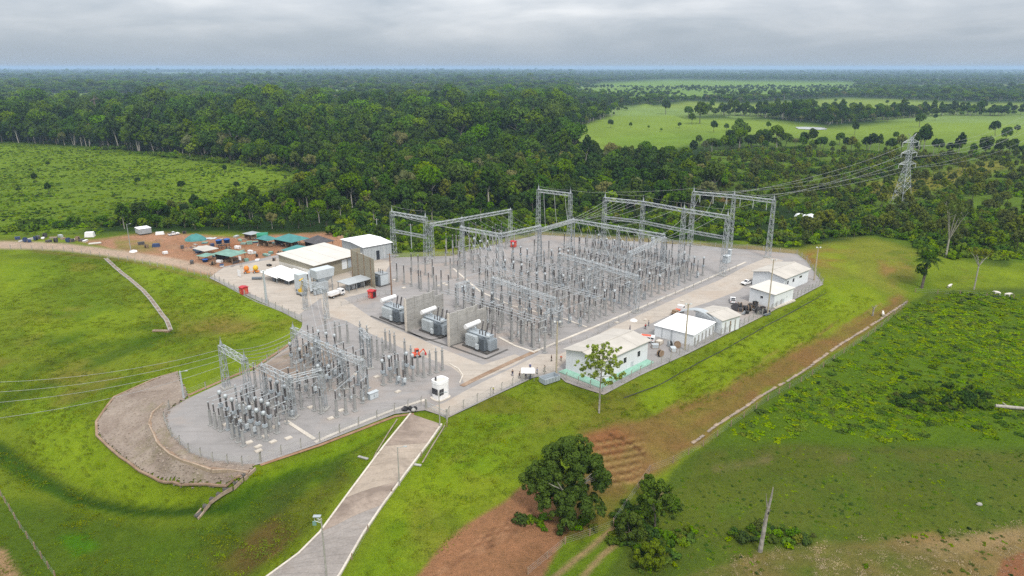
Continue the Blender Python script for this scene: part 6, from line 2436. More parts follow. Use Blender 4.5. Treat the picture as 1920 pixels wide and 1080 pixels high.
def pavilion(label, F_, L_, R_, eave, rise, roof, walls=None, name='pavilion', filler=True):
    t, X, Y, F = px_building(name, label, F_, L_, R_, 'pavilion')
    hip_roof(MB(), X, Y, eave, rise, .7).build('roof', roof, t)
    nx = max(2, int(X / 4) + 1)
    for i in range(nx):
        for y in (.15, Y - .15):
            MB().box((.15 + (X - .3) * i / (nx - 1), y, eave / 2), (.22, .22, eave)).build('post', 'wood', t)
    if walls:
        MB().box((X / 2, Y - .1, eave * .45), (X - .5, .1, eave * .9)).build('back_wall', walls, t)
        MB().box((X * .3, .3, .55), (X * .55, .1, 1.1)).build('low_wall', walls, t)
    if filler:
        for k in range(3):
            MB().box((X * (.22 + .26 * k), Y * .5, .55), (1.6, 1.1, 1.1)).build('bench_table', 'wood', t)
    return t


pavilion('camp pavilion with a dull green hip roof standing apart on the bare earth', (436, 496), (410, 489), (458, 488), 3.6, 1.7, 'teal_dull', 'dark_tarp')
pavilion('largest teal hip roofed camp pavilion next to the dark tarpaulin tent', (548, 467), (516, 460), (578, 459), 3.2, 2.2, 'teal', 'dark_tarp')
pavilion('small teal roofed pavilion at the left end of the largest pavilion', (504, 463), (488, 458), (518, 459), 3.0, 1.6, 'teal', 'wood')
pavilion('teal hip roofed pavilion just behind the long beige hall', (568, 487), (534, 480), (592, 478), 3.0, 1.9, 'teal', 'dark_tarp')
pavilion('dark tarpaulin tent with a black opening right of the largest teal pavilion', (596, 470), (574, 463), (624, 463), 3.0, 2.6, 'dark_tarp', 'black', 'tarp_tent')
pavilion('small teal canopy over blue barrels at the left of the camp', (386, 491), (376, 488), (398, 486), 2.3, .9, 'teal_dull', None, 'small_canopy', False)
pavilion('grey roofed shed beside the round green tank', (472, 449), (460, 446), (486, 445), 2.4, .7, 'galv', 'wood', 'tool_shed')

t, X, Y, F = px_building('flat_shelter', 'flat beige roofed shelter beside the dull green pavilion', (385, 482), (368, 475), (408, 476), 'shelter')
MB().box((X / 2, Y / 2, 2.6), (X + .6, Y + .6, .16)).build('roof', 'beige_roof', t)
for x in (.1, X - .1):
    for y in (.1, Y - .1):
        MB().box((x, y, 1.28), (.16, .16, 2.5)).build('post', 'wood', t)

# shipping container by the track
t, X, Y, F = px_building('site_container', 'pale grey site container by the forest edge on the far left', (262, 441), (248, 438), (286, 438.5), 'container')
MB().box((X / 2, Y / 2, 1.6), (X, Y, 2.6)).build('body', 'galv_light', t)
MB().box((X / 2, Y / 2, 2.97), (X + .2, Y + .2, .1)).build('roof', 'white_roof', t)
for k in range(10):
    MB().box((X * (.05 + .1 * k), -.05, 1.6), (.25, .08, 2.4)).build('wall_rib', 'galv', t)

# ------------------------------------------------------------------ poles and lamps
def pole(base, top, label, mat='pole_tan', r=.17, lamp=True, name='lamp_pole', head='arm', gl=False, cat='lamp pole'):
    b = gp(*base) if gl else at(*base)
    h = height_at(b, top)
    t = thing(name, label, cat, b)
    MB().cyl((0, 0, -.4), (0, 0, h), r * 1.25, r * .75, 8).build('pole', mat, t)
    if head == 'arm':
        MB().cyl((0, 0, h - .3), (1.3, 0, h + .1), .05, .05, 5).build('arm', 'galv', t)
        l = MB().box((1.6, 0, h + .12), (.75, .3, .16)).build('lamp_head', 'galv_light', t)
        MB().box((1.6, 0, h + .03), (.6, .24, .03)).build('lens', 'light_lens', l)
    elif head == 'flood':
        MB().box((0, 0, h - .1), (1.8, .12, .12)).build('arm', 'galv', t)
        for s in (-1, 1):
            l = MB().box((s * .7, -.25, h + .1), (.6, .3, .45)).build('lamp_head', 'galv_light', t)
            MB().box((s * .7, -.41, h + .1), (.5, .02, .36)).build('lens', 'light_lens', l)
    elif head == 'cross':
        MB().box((0, 0, h - .5), (2.0, .14, .16)).build('cross_arm', 'wood', t)
        for s in (-1, 0, 1):
            MB().lathe([(.06, h - .42), (.11, h - .3), (.06, h - .1)], 6, (s * .85, 0, 0)).build('insulator', 'porcelain_grey', t)
    return t


pole((1043, 706), 603, 'tall tan lamp pole left of the green edged control building', head='flood', r=.22)
pole((1284, 656), 570, 'tall tan lamp pole in front of the white store tent', head='flood', r=.24)
pole((1439, 590), 487, 'tall tan lamp pole in front of the white annex', head='flood', r=.2)
pole((1526, 527), 464, 'tan lamp pole on the grass right of the upper white building', head='flood', r=.24, gl=True)
pole((825, 802), 736, 'slim pole beside the gate house at the head of the ramp', 'fence_post', .13, head='arm', gl=True)
pole((749, 910), 838, 'slim pole on the right kerb halfway down the ramp', 'fence_post', .13, head='arm', gl=True)
pole((735, 562), 475, 'brown wooden pole between the beige screen and the first transformer', 'wood_pole', .24, head='cross', name='wooden_pole', cat='pole')
pole((500, 568), 508, 'grey column pole by the fence in front of the white lean-tos', 'galv_light', .38, head='flood')
pole((345, 748), 696, 'pale grey pole at the left end of the lower yard', 'galv_light', .24, head='arm')
pole((246, 473), 420, 'pale lamp pole on the white base by the access track', 'galv', .14, head='arm', gl=True)
pole((708, 448), 410, 'pale pole against the forest behind the white roofed hall', 'galv_light', .2, head='cross', gl=True, name='utility_pole', cat='pole')
pole((772, 470), 420, 'pale pole against the forest behind the two column gantry', 'galv_light', .2, head='cross', gl=True, name='utility_pole', cat='pole')
MBt = thing('pole_base', 'white pyramid shaped concrete base at the foot of the pole by the access track', 'base', gp(250, 472))
MB().lathe([(1.9, -.2), (1.5, .5), (.6, .8)], 8).build('block', 'white_paint', MBt)

# equipment pole beside the lower end of the ramp
b = gp(613, 1088)
h = height_at(b, 972)
t = thing('lamp_pole', 'pole with a lattice lamp head at the lower end of the ramp', 'lamp pole', b)
MB().cyl((0, 0, -.5), (0, 0, h), .17, .12, 8).build('pole', 'fence_post', t)
MB().bar((0, 0, h - .4), (-1.2, .2, h + .3), .09).bar((0, 0, h - .9), (-1.2, .2, h - .6), .09).bar((-1.2, .2, h - .7), (-1.2, .2, h + .4), .09).bar((-.6, .1, h - .75), (-.6, .1, h), .07).bar((0, 0, h - .8), (-1.2, .2, h + .3), .05).build('bracket', 'galv_light', t)
MB().box((-.7, .15, h + .35), (1.3, .7, .07)).build('solar_panel', 'steel_blue', t)
MB().box((-1.25, .2, h - 1.1), (.6, .3, .7)).build('lamp_head', 'teal_dull', t)


# ------------------------------------------------------------------ vehicles
def wheel(t, x, y, r, w):
    o = MB().cyl((x, y - w / 2, r), (x, y + w / 2, r), r, r, 14).build('wheel', 'rubber', t)
    MB().cyl((x, y - w / 2 - .015, r), (x, y + w / 2 + .015, r), r * .55, r * .55, 10).build('rim', 'galv_light', o)


def pickup(label, loc, rz, paint='white_paint'):
    t = thing('pickup_truck', label, 'pickup truck', loc, rz)
    L, Wd = 5.3, 1.85
    body = [(-2.6, .45), (2.45, .45), (2.6, .62), (2.6, .95), (2.45, 1.08), (1.15, 1.15), (-.75, 1.12), (-.80, 1.12), (-2.6, 1.12)]
    MB().profile(body, -Wd / 2, Wd / 2).build('body', paint, t)
    cab = [(-.85, 1.10), (1.05, 1.13), (.35, 1.78), (-.62, 1.80)]
    MB().profile(cab, -Wd / 2 + .12, Wd / 2 - .12).build('cab', paint, t)
    MB().add([(1.06, -.70, 1.17), (1.06, .70, 1.17), (.40, .66, 1.76), (.40, -.66, 1.76)], [(0, 1, 2, 3)]).build('windscreen', 'glass_dark', t)
    MB().add([(-.87, -.66, 1.25), (-.87, .66, 1.25), (-.66, .64, 1.74), (-.66, -.64, 1.74)], [(3, 2, 1, 0)]).build('rear_window', 'glass_dark', t)
    for s in (-1, 1):
        y = s * (Wd / 2 - .11)
        for xs_ in ((-.72, .08), (.16, .88)):
            q = [(xs_[0], y, 1.2), (xs_[1], y, 1.2), (min(xs_[1], .34), y, 1.72), (xs_[0] + .06, y, 1.72)]
            MB().add(q, [(0, 1, 2, 3) if s < 0 else (3, 2, 1, 0)]).build('side_window', 'glass_dark', t)
        MB().box((2.58, s * .65, .85), (.1, .4, .18)).build('headlight', 'light_lens', t)
        MB().box((-2.6, s * .78, .85), (.06, .16, .35)).build('tail_light', 'red', t)
        MB().box((.8, s * (Wd / 2 + .1), 1.2), (.16, .22, .16)).build('mirror', 'black', t)
        for x in (-1.65, 1.6):
            wheel(t, x, s * (Wd / 2 - .12), .40, .26)
    MB().box((-1.72, 0, 1.125), (1.6, Wd - .22, .03)).build('load_bed', 'rubber', t)
    MB().box((2.62, 0, .6), (.14, Wd - .1, .2)).build('bumper', 'black', t)
    return t


def flat_truck(label, loc, rz, cab='white_paint', load=None):
    t = thing('flatbed_truck', label, 'truck', loc, rz)
    MB().profile([(1.3, .7), (3.2, .7), (3.2, 1.6), (2.9, 2.5), (1.3, 2.55)], -1.1, 1.1).build('cab', cab, t)
    MB().add([(3.215, -.95, 1.62), (3.215, .95, 1.62), (2.93, .9, 2.4), (2.93, -.9, 2.4)], [(0, 1, 2, 3)]).build('windscreen', 'glass_dark', t)
    for s in (-1, 1):
        MB().add([(1.7, s * 1.11, 1.6), (2.8, s * 1.11, 1.6), (2.7, s * 1.11, 2.3), (1.7, s * 1.11, 2.3)], [(0, 1, 2, 3) if s < 0 else (3, 2, 1, 0)]).build('side_window', 'glass_dark', t)
        for x in (-2.2, 2.3):
            wheel(t, x, s * .95, .48, .32)
        MB().box((3.22, s * .8, .95), (.06, .35, .2)).build('headlight', 'light_lens', t)
    MB().box((-1.2, 0, 1.02), (4.6, 2.2, .16)).build('deck', 'wood', t)
    MB().box((0, 0, .72), (6.2, .8, .3)).build('chassis', 'black', t)
    if load:
        for k, (x, mm, s) in enumerate(load):
            MB().box((x, 0, 1.1 + s[2] / 2), s).build('load_crate', mm, t)
    return t


def van(label, loc, rz):
    t = thing('minibus', label, 'van', loc, rz)
    MB().profile([(-2.6, .4), (2.5, .4), (2.6, .7), (2.55, 1.05), (1.75, 1.95), (-2.5, 2.0), (-2.6, 1.8)], -.95, .95).build('body', 'white_paint', t)
    MB().add([(2.53, -.82, 1.12), (2.53, .82, 1.12), (1.84, .76, 1.88), (1.84, -.76, 1.88)], [(0, 1, 2, 3)]).build('windscreen', 'glass_dark', t)
    for s in (-1, 1):
        for x in (-2.0, -.9, .2, 1.2):
            MB().box((x, s * .955, 1.5), (.9, .02, .5)).build('side_window', 'glass_dark', t)
        MB().box((0, s * .955, .95), (4.6, .018, .12)).build('stripe', 'red', t)
        for x in (-1.7, 1.7):
            wheel(t, x, s * .83, .36, .24)
        MB().box((2.56, s * .7, .85), (.1, .3, .2)).build('headlight', 'light_lens', t)
    MB().box((0, 0, 2.02), (3.0, 1.5, .05)).build('roof_panel', 'red_orange', t)
    return t


pickup('white pickup truck parked on the road left of the upper white building', at(1400, 533), UA + math.pi * .94)
flat_truck('flatbed truck with a brown load on the road behind the white tent', at(1271, 588), UA + .1, load=[(-2.2, 'wood', (1.6, 1.8, .8)), (-.4, 'red_orange', (1.2, 1.5, .6))])
van('white minibus with a red roof panel parked between the control building and the tent', at(1211, 640), UA + math.pi / 2 + .4)
pickup('white pickup truck beside the heap of dark scrap near the annex', at(1374, 566), UA + .5)
flat_truck('white truck in front of the concrete plant', at(631, 556), UA + .15, load=[(-1.4, 'white_paint', (4.0, 2.0, 1.2))])
pickup('white car on the far side of the camp by the forest edge', gp(326, 441), .8)

# crane truck with a yellow boom
t = thing('truck_crane', 'small crane with a yellow boom in front of the concrete plant', 'crane', at(566, 553), trz)
MB().box((0, 0, .9), (2.2, 4.0, .6)).build('chassis', 'galv', t)
MB().box((0, .4, 1.7), (1.4, 1.4, 1.0)).build('turret', 'yellow', t)
MB().bar((0, .2, 1.9), (.3, -1.2, 6.6), .55).build('boom', 'yellow', t)
MB().bar((.3, -1.2, 6.5), (-1.8, -2.2, 6.3), .4).build('jib', 'yellow', t)
for s in (-1, 1):
    for y in (-1.3, 1.3):
        wheel(t, s * .9, y, .42, .3)

# red compact excavator in the lower yard
t = thing('mini_excavator', 'red compact excavator on the gravel of the lower yard', 'excavator', at(781, 669), .5)
for s in (-1, 1):
    MB().profile([(-1.1, .12), (-.9, 0), (.9, 0), (1.1, .12), (1.1, .4), (.9, .52), (-.9, .52), (-1.1, .4)], s * .75 - .2, s * .75 + .2).build('track', 'rubber', t)
MB().box((-.2, 0, .95), (1.9, 1.5, .75)).build('body', 'red_orange', t)
cb = MB().box((.2, .2, 1.85), (1.1, 1.0, 1.1)).build('cab', 'red_orange', t)
MB().box((.76, .2, 1.9), (.02, .8, .7)).build('windscreen', 'glass_dark', cb)
MB().box((.2, -.31, 1.9), (.8, .02, .7)).build('side_window', 'glass_dark', cb)
MB().bar((.8, -.2, 1.1), (2.1, -.3, 2.2), .28).bar((2.1, -.3, 2.2), (2.7, -.3, .9), .22).build('boom', 'red_orange', t)
MB().box((2.7, -.3, .6), (.5, .6, .6), .1, .7).build('bucket', 'red', t)

# red fire hose shelters
for p, lb in (((458, 551), 'red fire hose shelter by the fence on the bright grass side'), ((698, 558), 'red fire hose shelter behind the first transformer'), ((963, 463), 'red fire hose shelter in the far gravel corner')):
    t = thing('fire_shelter', lb, 'fire box', at(*p), trz + (.3 if p[0] > 600 else 0))
    MB().box((0, 0, 1.35), (2.4, 2.0, 2.5)).build('body', 'red', t)
    MB().profile([(-1.45, 2.6), (1.45, 2.6), (1.45, 2.75), (0, 3.1), (-1.45, 2.75)], -1.25, 1.25).build('roof', 'red', t)
    d = MB().box((-1.22, 0, 1.3), (.05, 1.3, 2.0)).build('door', 'red_orange', t)
    MB().box((-1.27, .4, 1.3), (.05, .07, .25)).build('handle', 'white_paint', d)
    MB().box((0, -1.02, 1.3), (1.6, .05, 1.9)).build('side_panel', 'black' if p[0] == 698 else 'red_orange', t)

# orange mixers and barrels in the camp
for p, lb, c2 in (((463, 512), 'orange concrete mixer left of the yellow topped one', 'orange'), ((480, 511), 'orange concrete mixer with a yellow drum on the bare earth', 'yellow')):
    t = thing('concrete_mixer', lb, 'mixer', at(*p), .4)
    MB().lathe([(.35, 0), (1.0, .5), (1.05, 1.3), (.6, 2.1), (.45, 2.1)], 12, (0, 0, .9)).build('drum', c2, t, True)
    MB().box((0, 0, .55), (2.4, 1.6, .5)).build('frame', 'orange', t)
    for s in (-1, 1):
        wheel(t, -.6, s * .9, .45, .2)
    MB().bar((1.1, 0, .6), (2.3, 0, .3), .12).build('tow_bar', 'orange', t)


def tank_upright(label, p, r, h, z, mat):
    t = thing('water_tank', label, 'tank', gp(*p))
    MB().lathe([(r * .85, z), (r, z + h * .75), (r * 1.05, z + h * .76), (r * 1.02, z + h * .85), (r * .5, z + h)], 14).build('tank', mat, t, True)
    if z > .5:
        for a in range(4):
            MB().box((math.cos(a * 1.57 + .78) * r * .8, math.sin(a * 1.57 + .78) * r * .8, z / 2), (.2, .2, z)).build('leg', 'wood', t)
        MB().box((0, 0, z - .08), (r * 2.2, r * 2.2, .16)).build('platform', 'wood', t)


tank_upright('left blue water tank on the timber stand in the camp', (412, 467), 1.4, 2.0, 2.6, 'blue')
tank_upright('right blue water tank on the timber stand in the camp', (427, 466), 1.4, 2.0, 2.8, 'blue')
tank_upright('blue barrel under the small teal canopy', (385, 491), 1.2, 1.3, .1, 'blue')
t = thing('fuel_tank', 'green cylindrical tank lying on a cradle behind the camp', 'tank', gp(493, 449), .25)
MB().cyl((-2.6, 0, 2.0), (2.6, 0, 2.0), 1.5, 1.5, 16).build('tank', 'green_tank', t)
for s in (-1, 1):
    MB().box((s * 1.6, 0, .4), (.4, 2.4, .8)).build('cradle', 'concrete_grey', t)
t = thing('covered_heap', 'heap under a teal tarpaulin on the earth left of the blue tanks', 'heap', gp(367, 450))
v_ = MB().lathe([(5.2, -.1), (4.6, .8), (3.0, 2.0), (1.2, 2.8), (.2, 3.0)], 14)
v_.v = [(x * 1.1 + .3 * math.sin(5 * y), y * .8, z * (1 + .12 * math.sin(3 * x + y))) for x, y, z in v_.v]
v_.build('tarpaulin', 'teal', t)
t = thing('tarp_sheet', 'pale blue sheet lying on the ground right of the teal heap', 'sheet', gp(395, 448))
v_ = MB()
for i in range(4):
    v_.box((i * 1.3 - 2, .2 * (i % 2), .2 + .1 * (i % 2)), (1.3, 2.6, .3))
v_.build('fabric', 'steel_pale', t)
for p, lb, m2, s in (((293, 463), 'dark blue covered stack on the grass beside the track', 'navy', (3.2, 2.2, 1.6)), ((169, 444), 'white sheeted camp stall at the far left', 'white_paint', (4.2, 3.0, 2.4)), ((300, 440), 'white material stack right of the site container', 'white_paint', (4.2, 2.0, 1.4)),
                     ((178, 457), 'long pale board stack by the access track', 'pale_roof', (5.5, 1.6, .5))):
    t = thing('covered_stack', lb, 'stack', gp(*p), random.uniform(0, .6))
    MB().box((0, 0, s[2] / 2), s, 0, .86).build('cover', m2, t)
    MB().box((0, 0, .07), (s[0] + .3, s[1] + .3, .14)).build('pallet', 'wood', t)

# sign boards by the works fence
for p, lb, w, h_, z in (((452, 503), 'white notice board on two posts in front of the dull green pavilion', 2.0, 1.6, 3.6), ((449, 519), 'white information panel standing beside the orange mixers', 2.6, 2.6, .2)):
    t = thing('notice_board', lb, 'sign', at(*p), trz - math.pi / 2)
    MB().box((0, 0, z + h_ / 2), (w, .08, h_)).build('board', 'white_paint', t)
    for s in (-1, 1):
        MB().box((s * w * .4, .1, (z + h_) / 2), (.1, .1, z + h_)).build('post', 'wood', t)
t = thing('steel_pipe', 'dark pipe section lying on the concrete of the works area', 'pipe', at(482, 524), .05)
MB().cyl((-1.8, 0, .55), (1.8, 0, .55), .55, .55, 12).build('barrel', 'radiator', t)
MB().cyl((-1.85, 0, .55), (-1.8, 0, .55), .65, .65, 12).cyl((1.8, 0, .55), (1.85, 0, .55), .65, .65, 12).build('flange', 'galv', t)


# ------------------------------------------------------------------ loose goods
def reel(t_label, p, r=1.0, mat='wood', rz=0, group=None):
    t = thing('cable_drum', t_label, 'cable drum', p, rz, group)
    for s in (-1, 1):
        MB().cyl((0, s * .5 - .06, r), (0, s * .5 + .06, r), r, r, 14).build('flange', mat, t)
    MB().cyl((0, -.44, r), (0, .44, r), r * .68, r * .68, 12).build('cable', 'black', t)


def crate(label, p, s, mat='wood', rz=0, group=None):
    t = thing('crate', label, 'crate', p, rz, group)
    MB().box((0, 0, s[2] / 2 + .1), s).build('box', mat, t)
    m = MB()
    for sx in (-1, 1):
        for sy in (-1, 1):
            m.box((sx * s[0] / 2, sy * s[1] / 2, s[2] / 2 + .1), (.12, .12, s[2] + .08))
    m.box((0, 0, .05), (s[0], s[1], .1))
    m.build('batten', 'wood', t)


g_ = 'drums and crates between the control building and the tent'
for i, p in enumerate([(1228, 652), (1238, 668), (1236, 645), (1256, 650), (1262, 658), (1270, 652)]):
    if i % 2:
        reel('cable drum standing on the gravel between the control building and the tent', at(*p), 1.0, ['wood', 'galv_light'][i % 4 // 2], i * .6, 'cable drums beside the tent')
    else:
        crate('crate of pale goods on the gravel between the control building and the tent', at(*p), (2.0, 1.5, 1.1), ['galv_light', 'concrete_pale', 'steel_pale'][i // 2], i * .4, 'crates beside the tent')
# heap of scrap by the annex
sg = 'scrap heaped beside the annex'
for i in range(26):
    px, py = random.uniform(1376, 1438), 0
    py = 572 + (px - 1376) * .12 + random.uniform(-4, 14)
    p = at(px, py)
    k = i % 4
    if k == 0:
        reel('old cable drum in the heap of dark scrap beside the annex', p, random.uniform(.9, 1.3), random.choice(['wood', 'dark_tarp']), random.uniform(0, 3), 'old cable drums of the scrap heap')
    elif k == 1:
        crate('dark broken crate in the heap of scrap beside the annex', p, (random.uniform(1.2, 2), 1.3, random.uniform(.8, 1.6)), random.choice(['dark_tarp', 'wood', 'black']), random.uniform(0, 3), 'broken crates of the scrap heap')
    elif k == 2:
        t = thing('pipe_bundle', 'bundle of dark pipes in the heap of scrap beside the annex', 'pipes', p, random.uniform(0, 3), 'pipe bundles of the scrap heap')
        for j in range(5):
            MB().cyl((-1.6, j * .26 - .5, .2 + .22 * (j % 2)), (1.6, j * .24 - .5, .3 + .3 * (j % 2)), .11, .11, 6).build('pipe', random.choice(['radiator', 'black', 'galv']), t)
    else:
        t = thing('tyre_stack', 'stack of old tyres in the heap of scrap beside the annex', 'tyres', p, 0, 'tyre stacks of the scrap heap')
        for j in range(3):
            MB().lathe([(.35, .02), (.62, .05), (.68, .18), (.62, .3), (.35, .33)], 12, (.1 * j, 0, .32 * j)).build('tyre', 'rubber', t)
# scrap row by the track on the far left
for i in range(20):
    p = gp(34 + i * 6.6 + random.uniform(-2, 2), random.uniform(445, 455))
    if i % 3 == 0:
        crate('small crate in the row of goods beside the access track', p, (2.2, 1.6, random.uniform(.8, 1.5)), random.choice(['navy', 'steel_pale', 'galv_light', 'dark_tarp']), random.uniform(0, 3), 'crates beside the access track')
    elif i % 3 == 1:
        t = thing('board_stack', 'stack of boards in the row of goods beside the access track', 'boards', p, random.uniform(0, 3), 'board stacks beside the access track')
        for j in range(3):
            MB().box((0, .1 * j, .12 + .24 * j), (3.2, 1.2, .2)).build('board', random.choice(['white_paint', 'beige_roof', 'wood']), t)
    else:
        reel('cable drum in the row of goods beside the access track', p, 1.1, random.choice(['wood', 'dark_tarp', 'navy']), random.uniform(0, 3), 'cable drums beside the access track')
# clutter of the camp
for i, p in enumerate([(346, 438), (398, 462), (425, 470), (446, 466), (470, 476), (482, 482), (462, 490), (505, 500), (514, 490), (498, 480), (360, 494), (400, 497), (412, 492), (494, 512), (520, 506), (508, 476), (265, 459), (275, 465), (342, 466), (310, 476), (524, 478), (450, 452), (468, 458)]):
    if i % 3 == 2:
        reel('cable drum lying about the camp huts', gp(*p), .9, 'wood', i, 'cable drums about the camp')
    else:
        crate('crate of goods lying about the camp huts', gp(*p), (random.uniform(1.4, 3), 1.4, random.uniform(.7, 1.6)), random.choice(['navy', 'steel_pale', 'white_paint', 'teal_dull', 'dark_tarp', 'concrete_pale', 'black']), random.uniform(0, 3), 'crates about the camp')
# bags by the gate
bg_ = thing('rubbish_bags', 'heap of black rubbish bags by the kerb next to the gate', 'bags', at(774, 769))
for i in range(9):
    x, y = random.uniform(-2.4, 1.8), random.uniform(-.9, .9)
    m = MB().lathe([(.3, 0), (.6, .2), (.62, .5), (.3, .8), (.1, .95)], 8, (x, y * .7, 0))
    m.build('bag', random.choice(['black', 'black', 'dark_tarp', 'concrete_grey']), bg_, True)
# grey skip by the fence
t, X, Y, F = px_building('skip', 'low grey open skip behind the fence left of the control building', (1022, 723), (1013, 716), (1046, 712), 'skip')
for (c, s) in (((X / 2, 0, .9), (X, .12, 1.4)), ((X / 2, Y, .9), (X, .12, 1.4)), ((0, Y / 2, .9), (.12, Y, 1.4)), ((X, Y / 2, .9), (.12, Y, 1.4)), ((X / 2, Y / 2, .3), (X, Y, .12))):
    MB().box(c, s).build('side_panel', 'steel_blue', t)
for k in range(5):
    MB().box((X * (.1 + .2 * k), -.1, .9), (.14, .1, 1.4)).build('rib', 'galv', t)
# small white boat-like trough on the road edge
t = thing('sand_heap', 'small pale heap on the road edge near the inner fence', 'heap', at(1188, 601))
MB().lathe([(1.3, 0), (.9, .35), (.3, .6)], 9).build('heap', 'white_paint', t)

# parasol
t = thing('parasol', 'white square parasol shading people on the entrance road', 'parasol', at(990, 710))
hip_roof(MB(), 3.4, 3.4, 2.4, .75, .1).build('canopy', 'white_tent', t).location = (-1.7, -1.7, 0)
MB().cyl((0, 0, 0), (0, 0, 3.1), .05, .05, 6).build('pole', 'galv_light', t)
for sx in (-1, 1):
    for sy in (-1, 1):
        MB().cyl((sx * 1.6, sy * 1.6, 0), (sx * 1.6, sy * 1.6, 2.4), .04, .04, 5).build('leg', 'galv_light', t)
MB().box((.3, .2, .72), (1.4, .7, .06)).box((.3, .2, .36), (.1, .1, .7)).build('table', 'white_paint', t)


# ------------------------------------------------------------------ people
def limb_mesh(name, joints, edges, radii, mat, o_parent, root=0, sub=1):
    me = bpy.data.meshes.new(name)
    me.from_pydata(joints, edges, [])
    me.materials.append(M[mat])
    o = bpy.data.objects.new(name, me)
    COL.objects.link(o)
    o.parent = o_parent
    md = o.modifiers.new('skin', 'SKIN')
    sv_ = me.skin_vertices[0].data
    for i, r in enumerate(radii):
        sv_[i].radius = r if isinstance(r, tuple) else (r, r)
        sv_[i].use_root = (i == root)
    md.use_smooth_shade = True
    o.modifiers.new('smooth', 'SUBSURF').levels = sub
    o.modifiers['smooth'].render_levels = sub
    return o


def person(label, p, rz, shirt, trousers, hat=None, stride=.18, arm=.12):
    b = thing('person', label, 'person', p, rz, None, 1.08)
    J = [(0, 0, .93), (0, 0, 1.15), (0, 0, 1.40), (0, 0, 1.50), (0, .0, 1.64), (0, .01, 1.73),
         (-.19, 0, 1.40), (-.26, arm * .4, 1.14), (-.25, arm, .90), (-.25, arm + .03, .80), (.19, 0, 1.40), (.26, -arm * .3, 1.14), (.25, arm * .5, .90), (.25, arm * .5 + .03, .80),
         (-.10, 0, .90), (-.10, stride * .5, .50), (-.10, stride * .5 - .04, .08), (-.10, stride * .5 + .12, .04), (.10, 0, .90), (.10, -stride * .4, .50), (.10, -stride, .08), (.10, -stride + .15, .04)]
    E = [(0, 1), (1, 2), (2, 3), (3, 4), (4, 5), (2, 6), (6, 7), (7, 8), (8, 9), (2, 10), (10, 11), (11, 12), (12, 13), (0, 14), (14, 15), (15, 16), (16, 17), (0, 18), (18, 19), (19, 20), (20, 21)]
    Rr = [.13, .12, .13, .055, .095, .085, .06, .045, .035, .04, .06, .045, .035, .04, .085, .06, .042, .04, .085, .06, .042, .04]
    limb_mesh('body', J, E, Rr, 'skin', b)
    sj = [J[0], J[1], J[2], J[6], J[7], J[10], J[11]]
    limb_mesh('shirt', sj, [(0, 1), (1, 2), (2, 3), (3, 4), (2, 5), (5, 6)], [(.17, .14), (.165, .135), (.17, .13), .085, .065, .085, .065], shirt, b)
    tj = [J[0], J[14], J[15], J[16], J[18], J[19], J[20]]
    limb_mesh('trousers', tj, [(0, 1), (1, 2), (2, 3), (0, 4), (4, 5), (5, 6)], [.15, .105, .08, .065, .105, .08, .065], trousers, b)
    MB().lathe([(.107, 1.66), (.115, 1.72), (.09, 1.80), (.03, 1.835)], 9, (0, -.005, 0)).build('helmet' if hat else 'hair', hat or 'hair', b, True)
    MB().box((0, .115, 1.655), (.03, .03, .045)).build('nose', 'skin', b)
    MB().box((-.10, stride * .5 + .05, .05), (.1, .28, .1)).box((.10, -stride + .05, .05), (.1, .28, .1)).build('shoes', 'black', b)
    return b


for p, lb, sh, tr, hat, rz in (
        ((925, 737), 'person in a yellow vest and grey trousers walking on the entrance road', 'hivis', 'concrete_grey', 'white_paint', 2.2),
        ((961, 705), 'person in dark clothes standing left of the white parasol', 'black', 'navy', None, .4),
        ((974, 709), 'person in a black shirt at the left edge of the white parasol', 'black', 'dark_tarp', None, 1.2),
        ((986, 711), 'person in a navy shirt sitting out the sun under the parasol', 'navy', 'black', None, 2.6),
        ((994, 711), 'person in a grey shirt under the right side of the parasol', 'steel_blue', 'navy', 'white_paint', 4.0),
        ((994, 693), 'person in a blue shirt just behind the white parasol', 'blue', 'navy', 'white_paint', 3.4),
        ((1007, 701), 'person in blue work clothes standing right of the parasol', 'blue', 'navy', None, 5.0),
        ((1021, 697), 'person in beige clothes walking between the parasol and the tan pole', 'beige_roof', 'beige_panel', None, .9),
        ((1034, 677), 'person in black clothes on the road left of the tan lamp pole', 'black', 'black', None, 2.0),
        ((1052, 677), 'person in an orange shirt beside the control building corner', 'red_orange', 'wood', 'white_paint', 3.0),
        ((1181, 620), 'person in blue overalls alone on the road behind the control building', 'navy', 'navy', None, 1.6),
        ((1216, 611), 'person in grey clothes at the corner of the white tent', 'steel_blue', 'radiator', None, 2.8),
        ((1210, 617), 'person in dark red clothes next to the tent corner', 'red', 'black', None, .2)):
    person(lb, at(*p), rz, sh, tr, hat, random.uniform(.1, .3), random.uniform(0, .25))

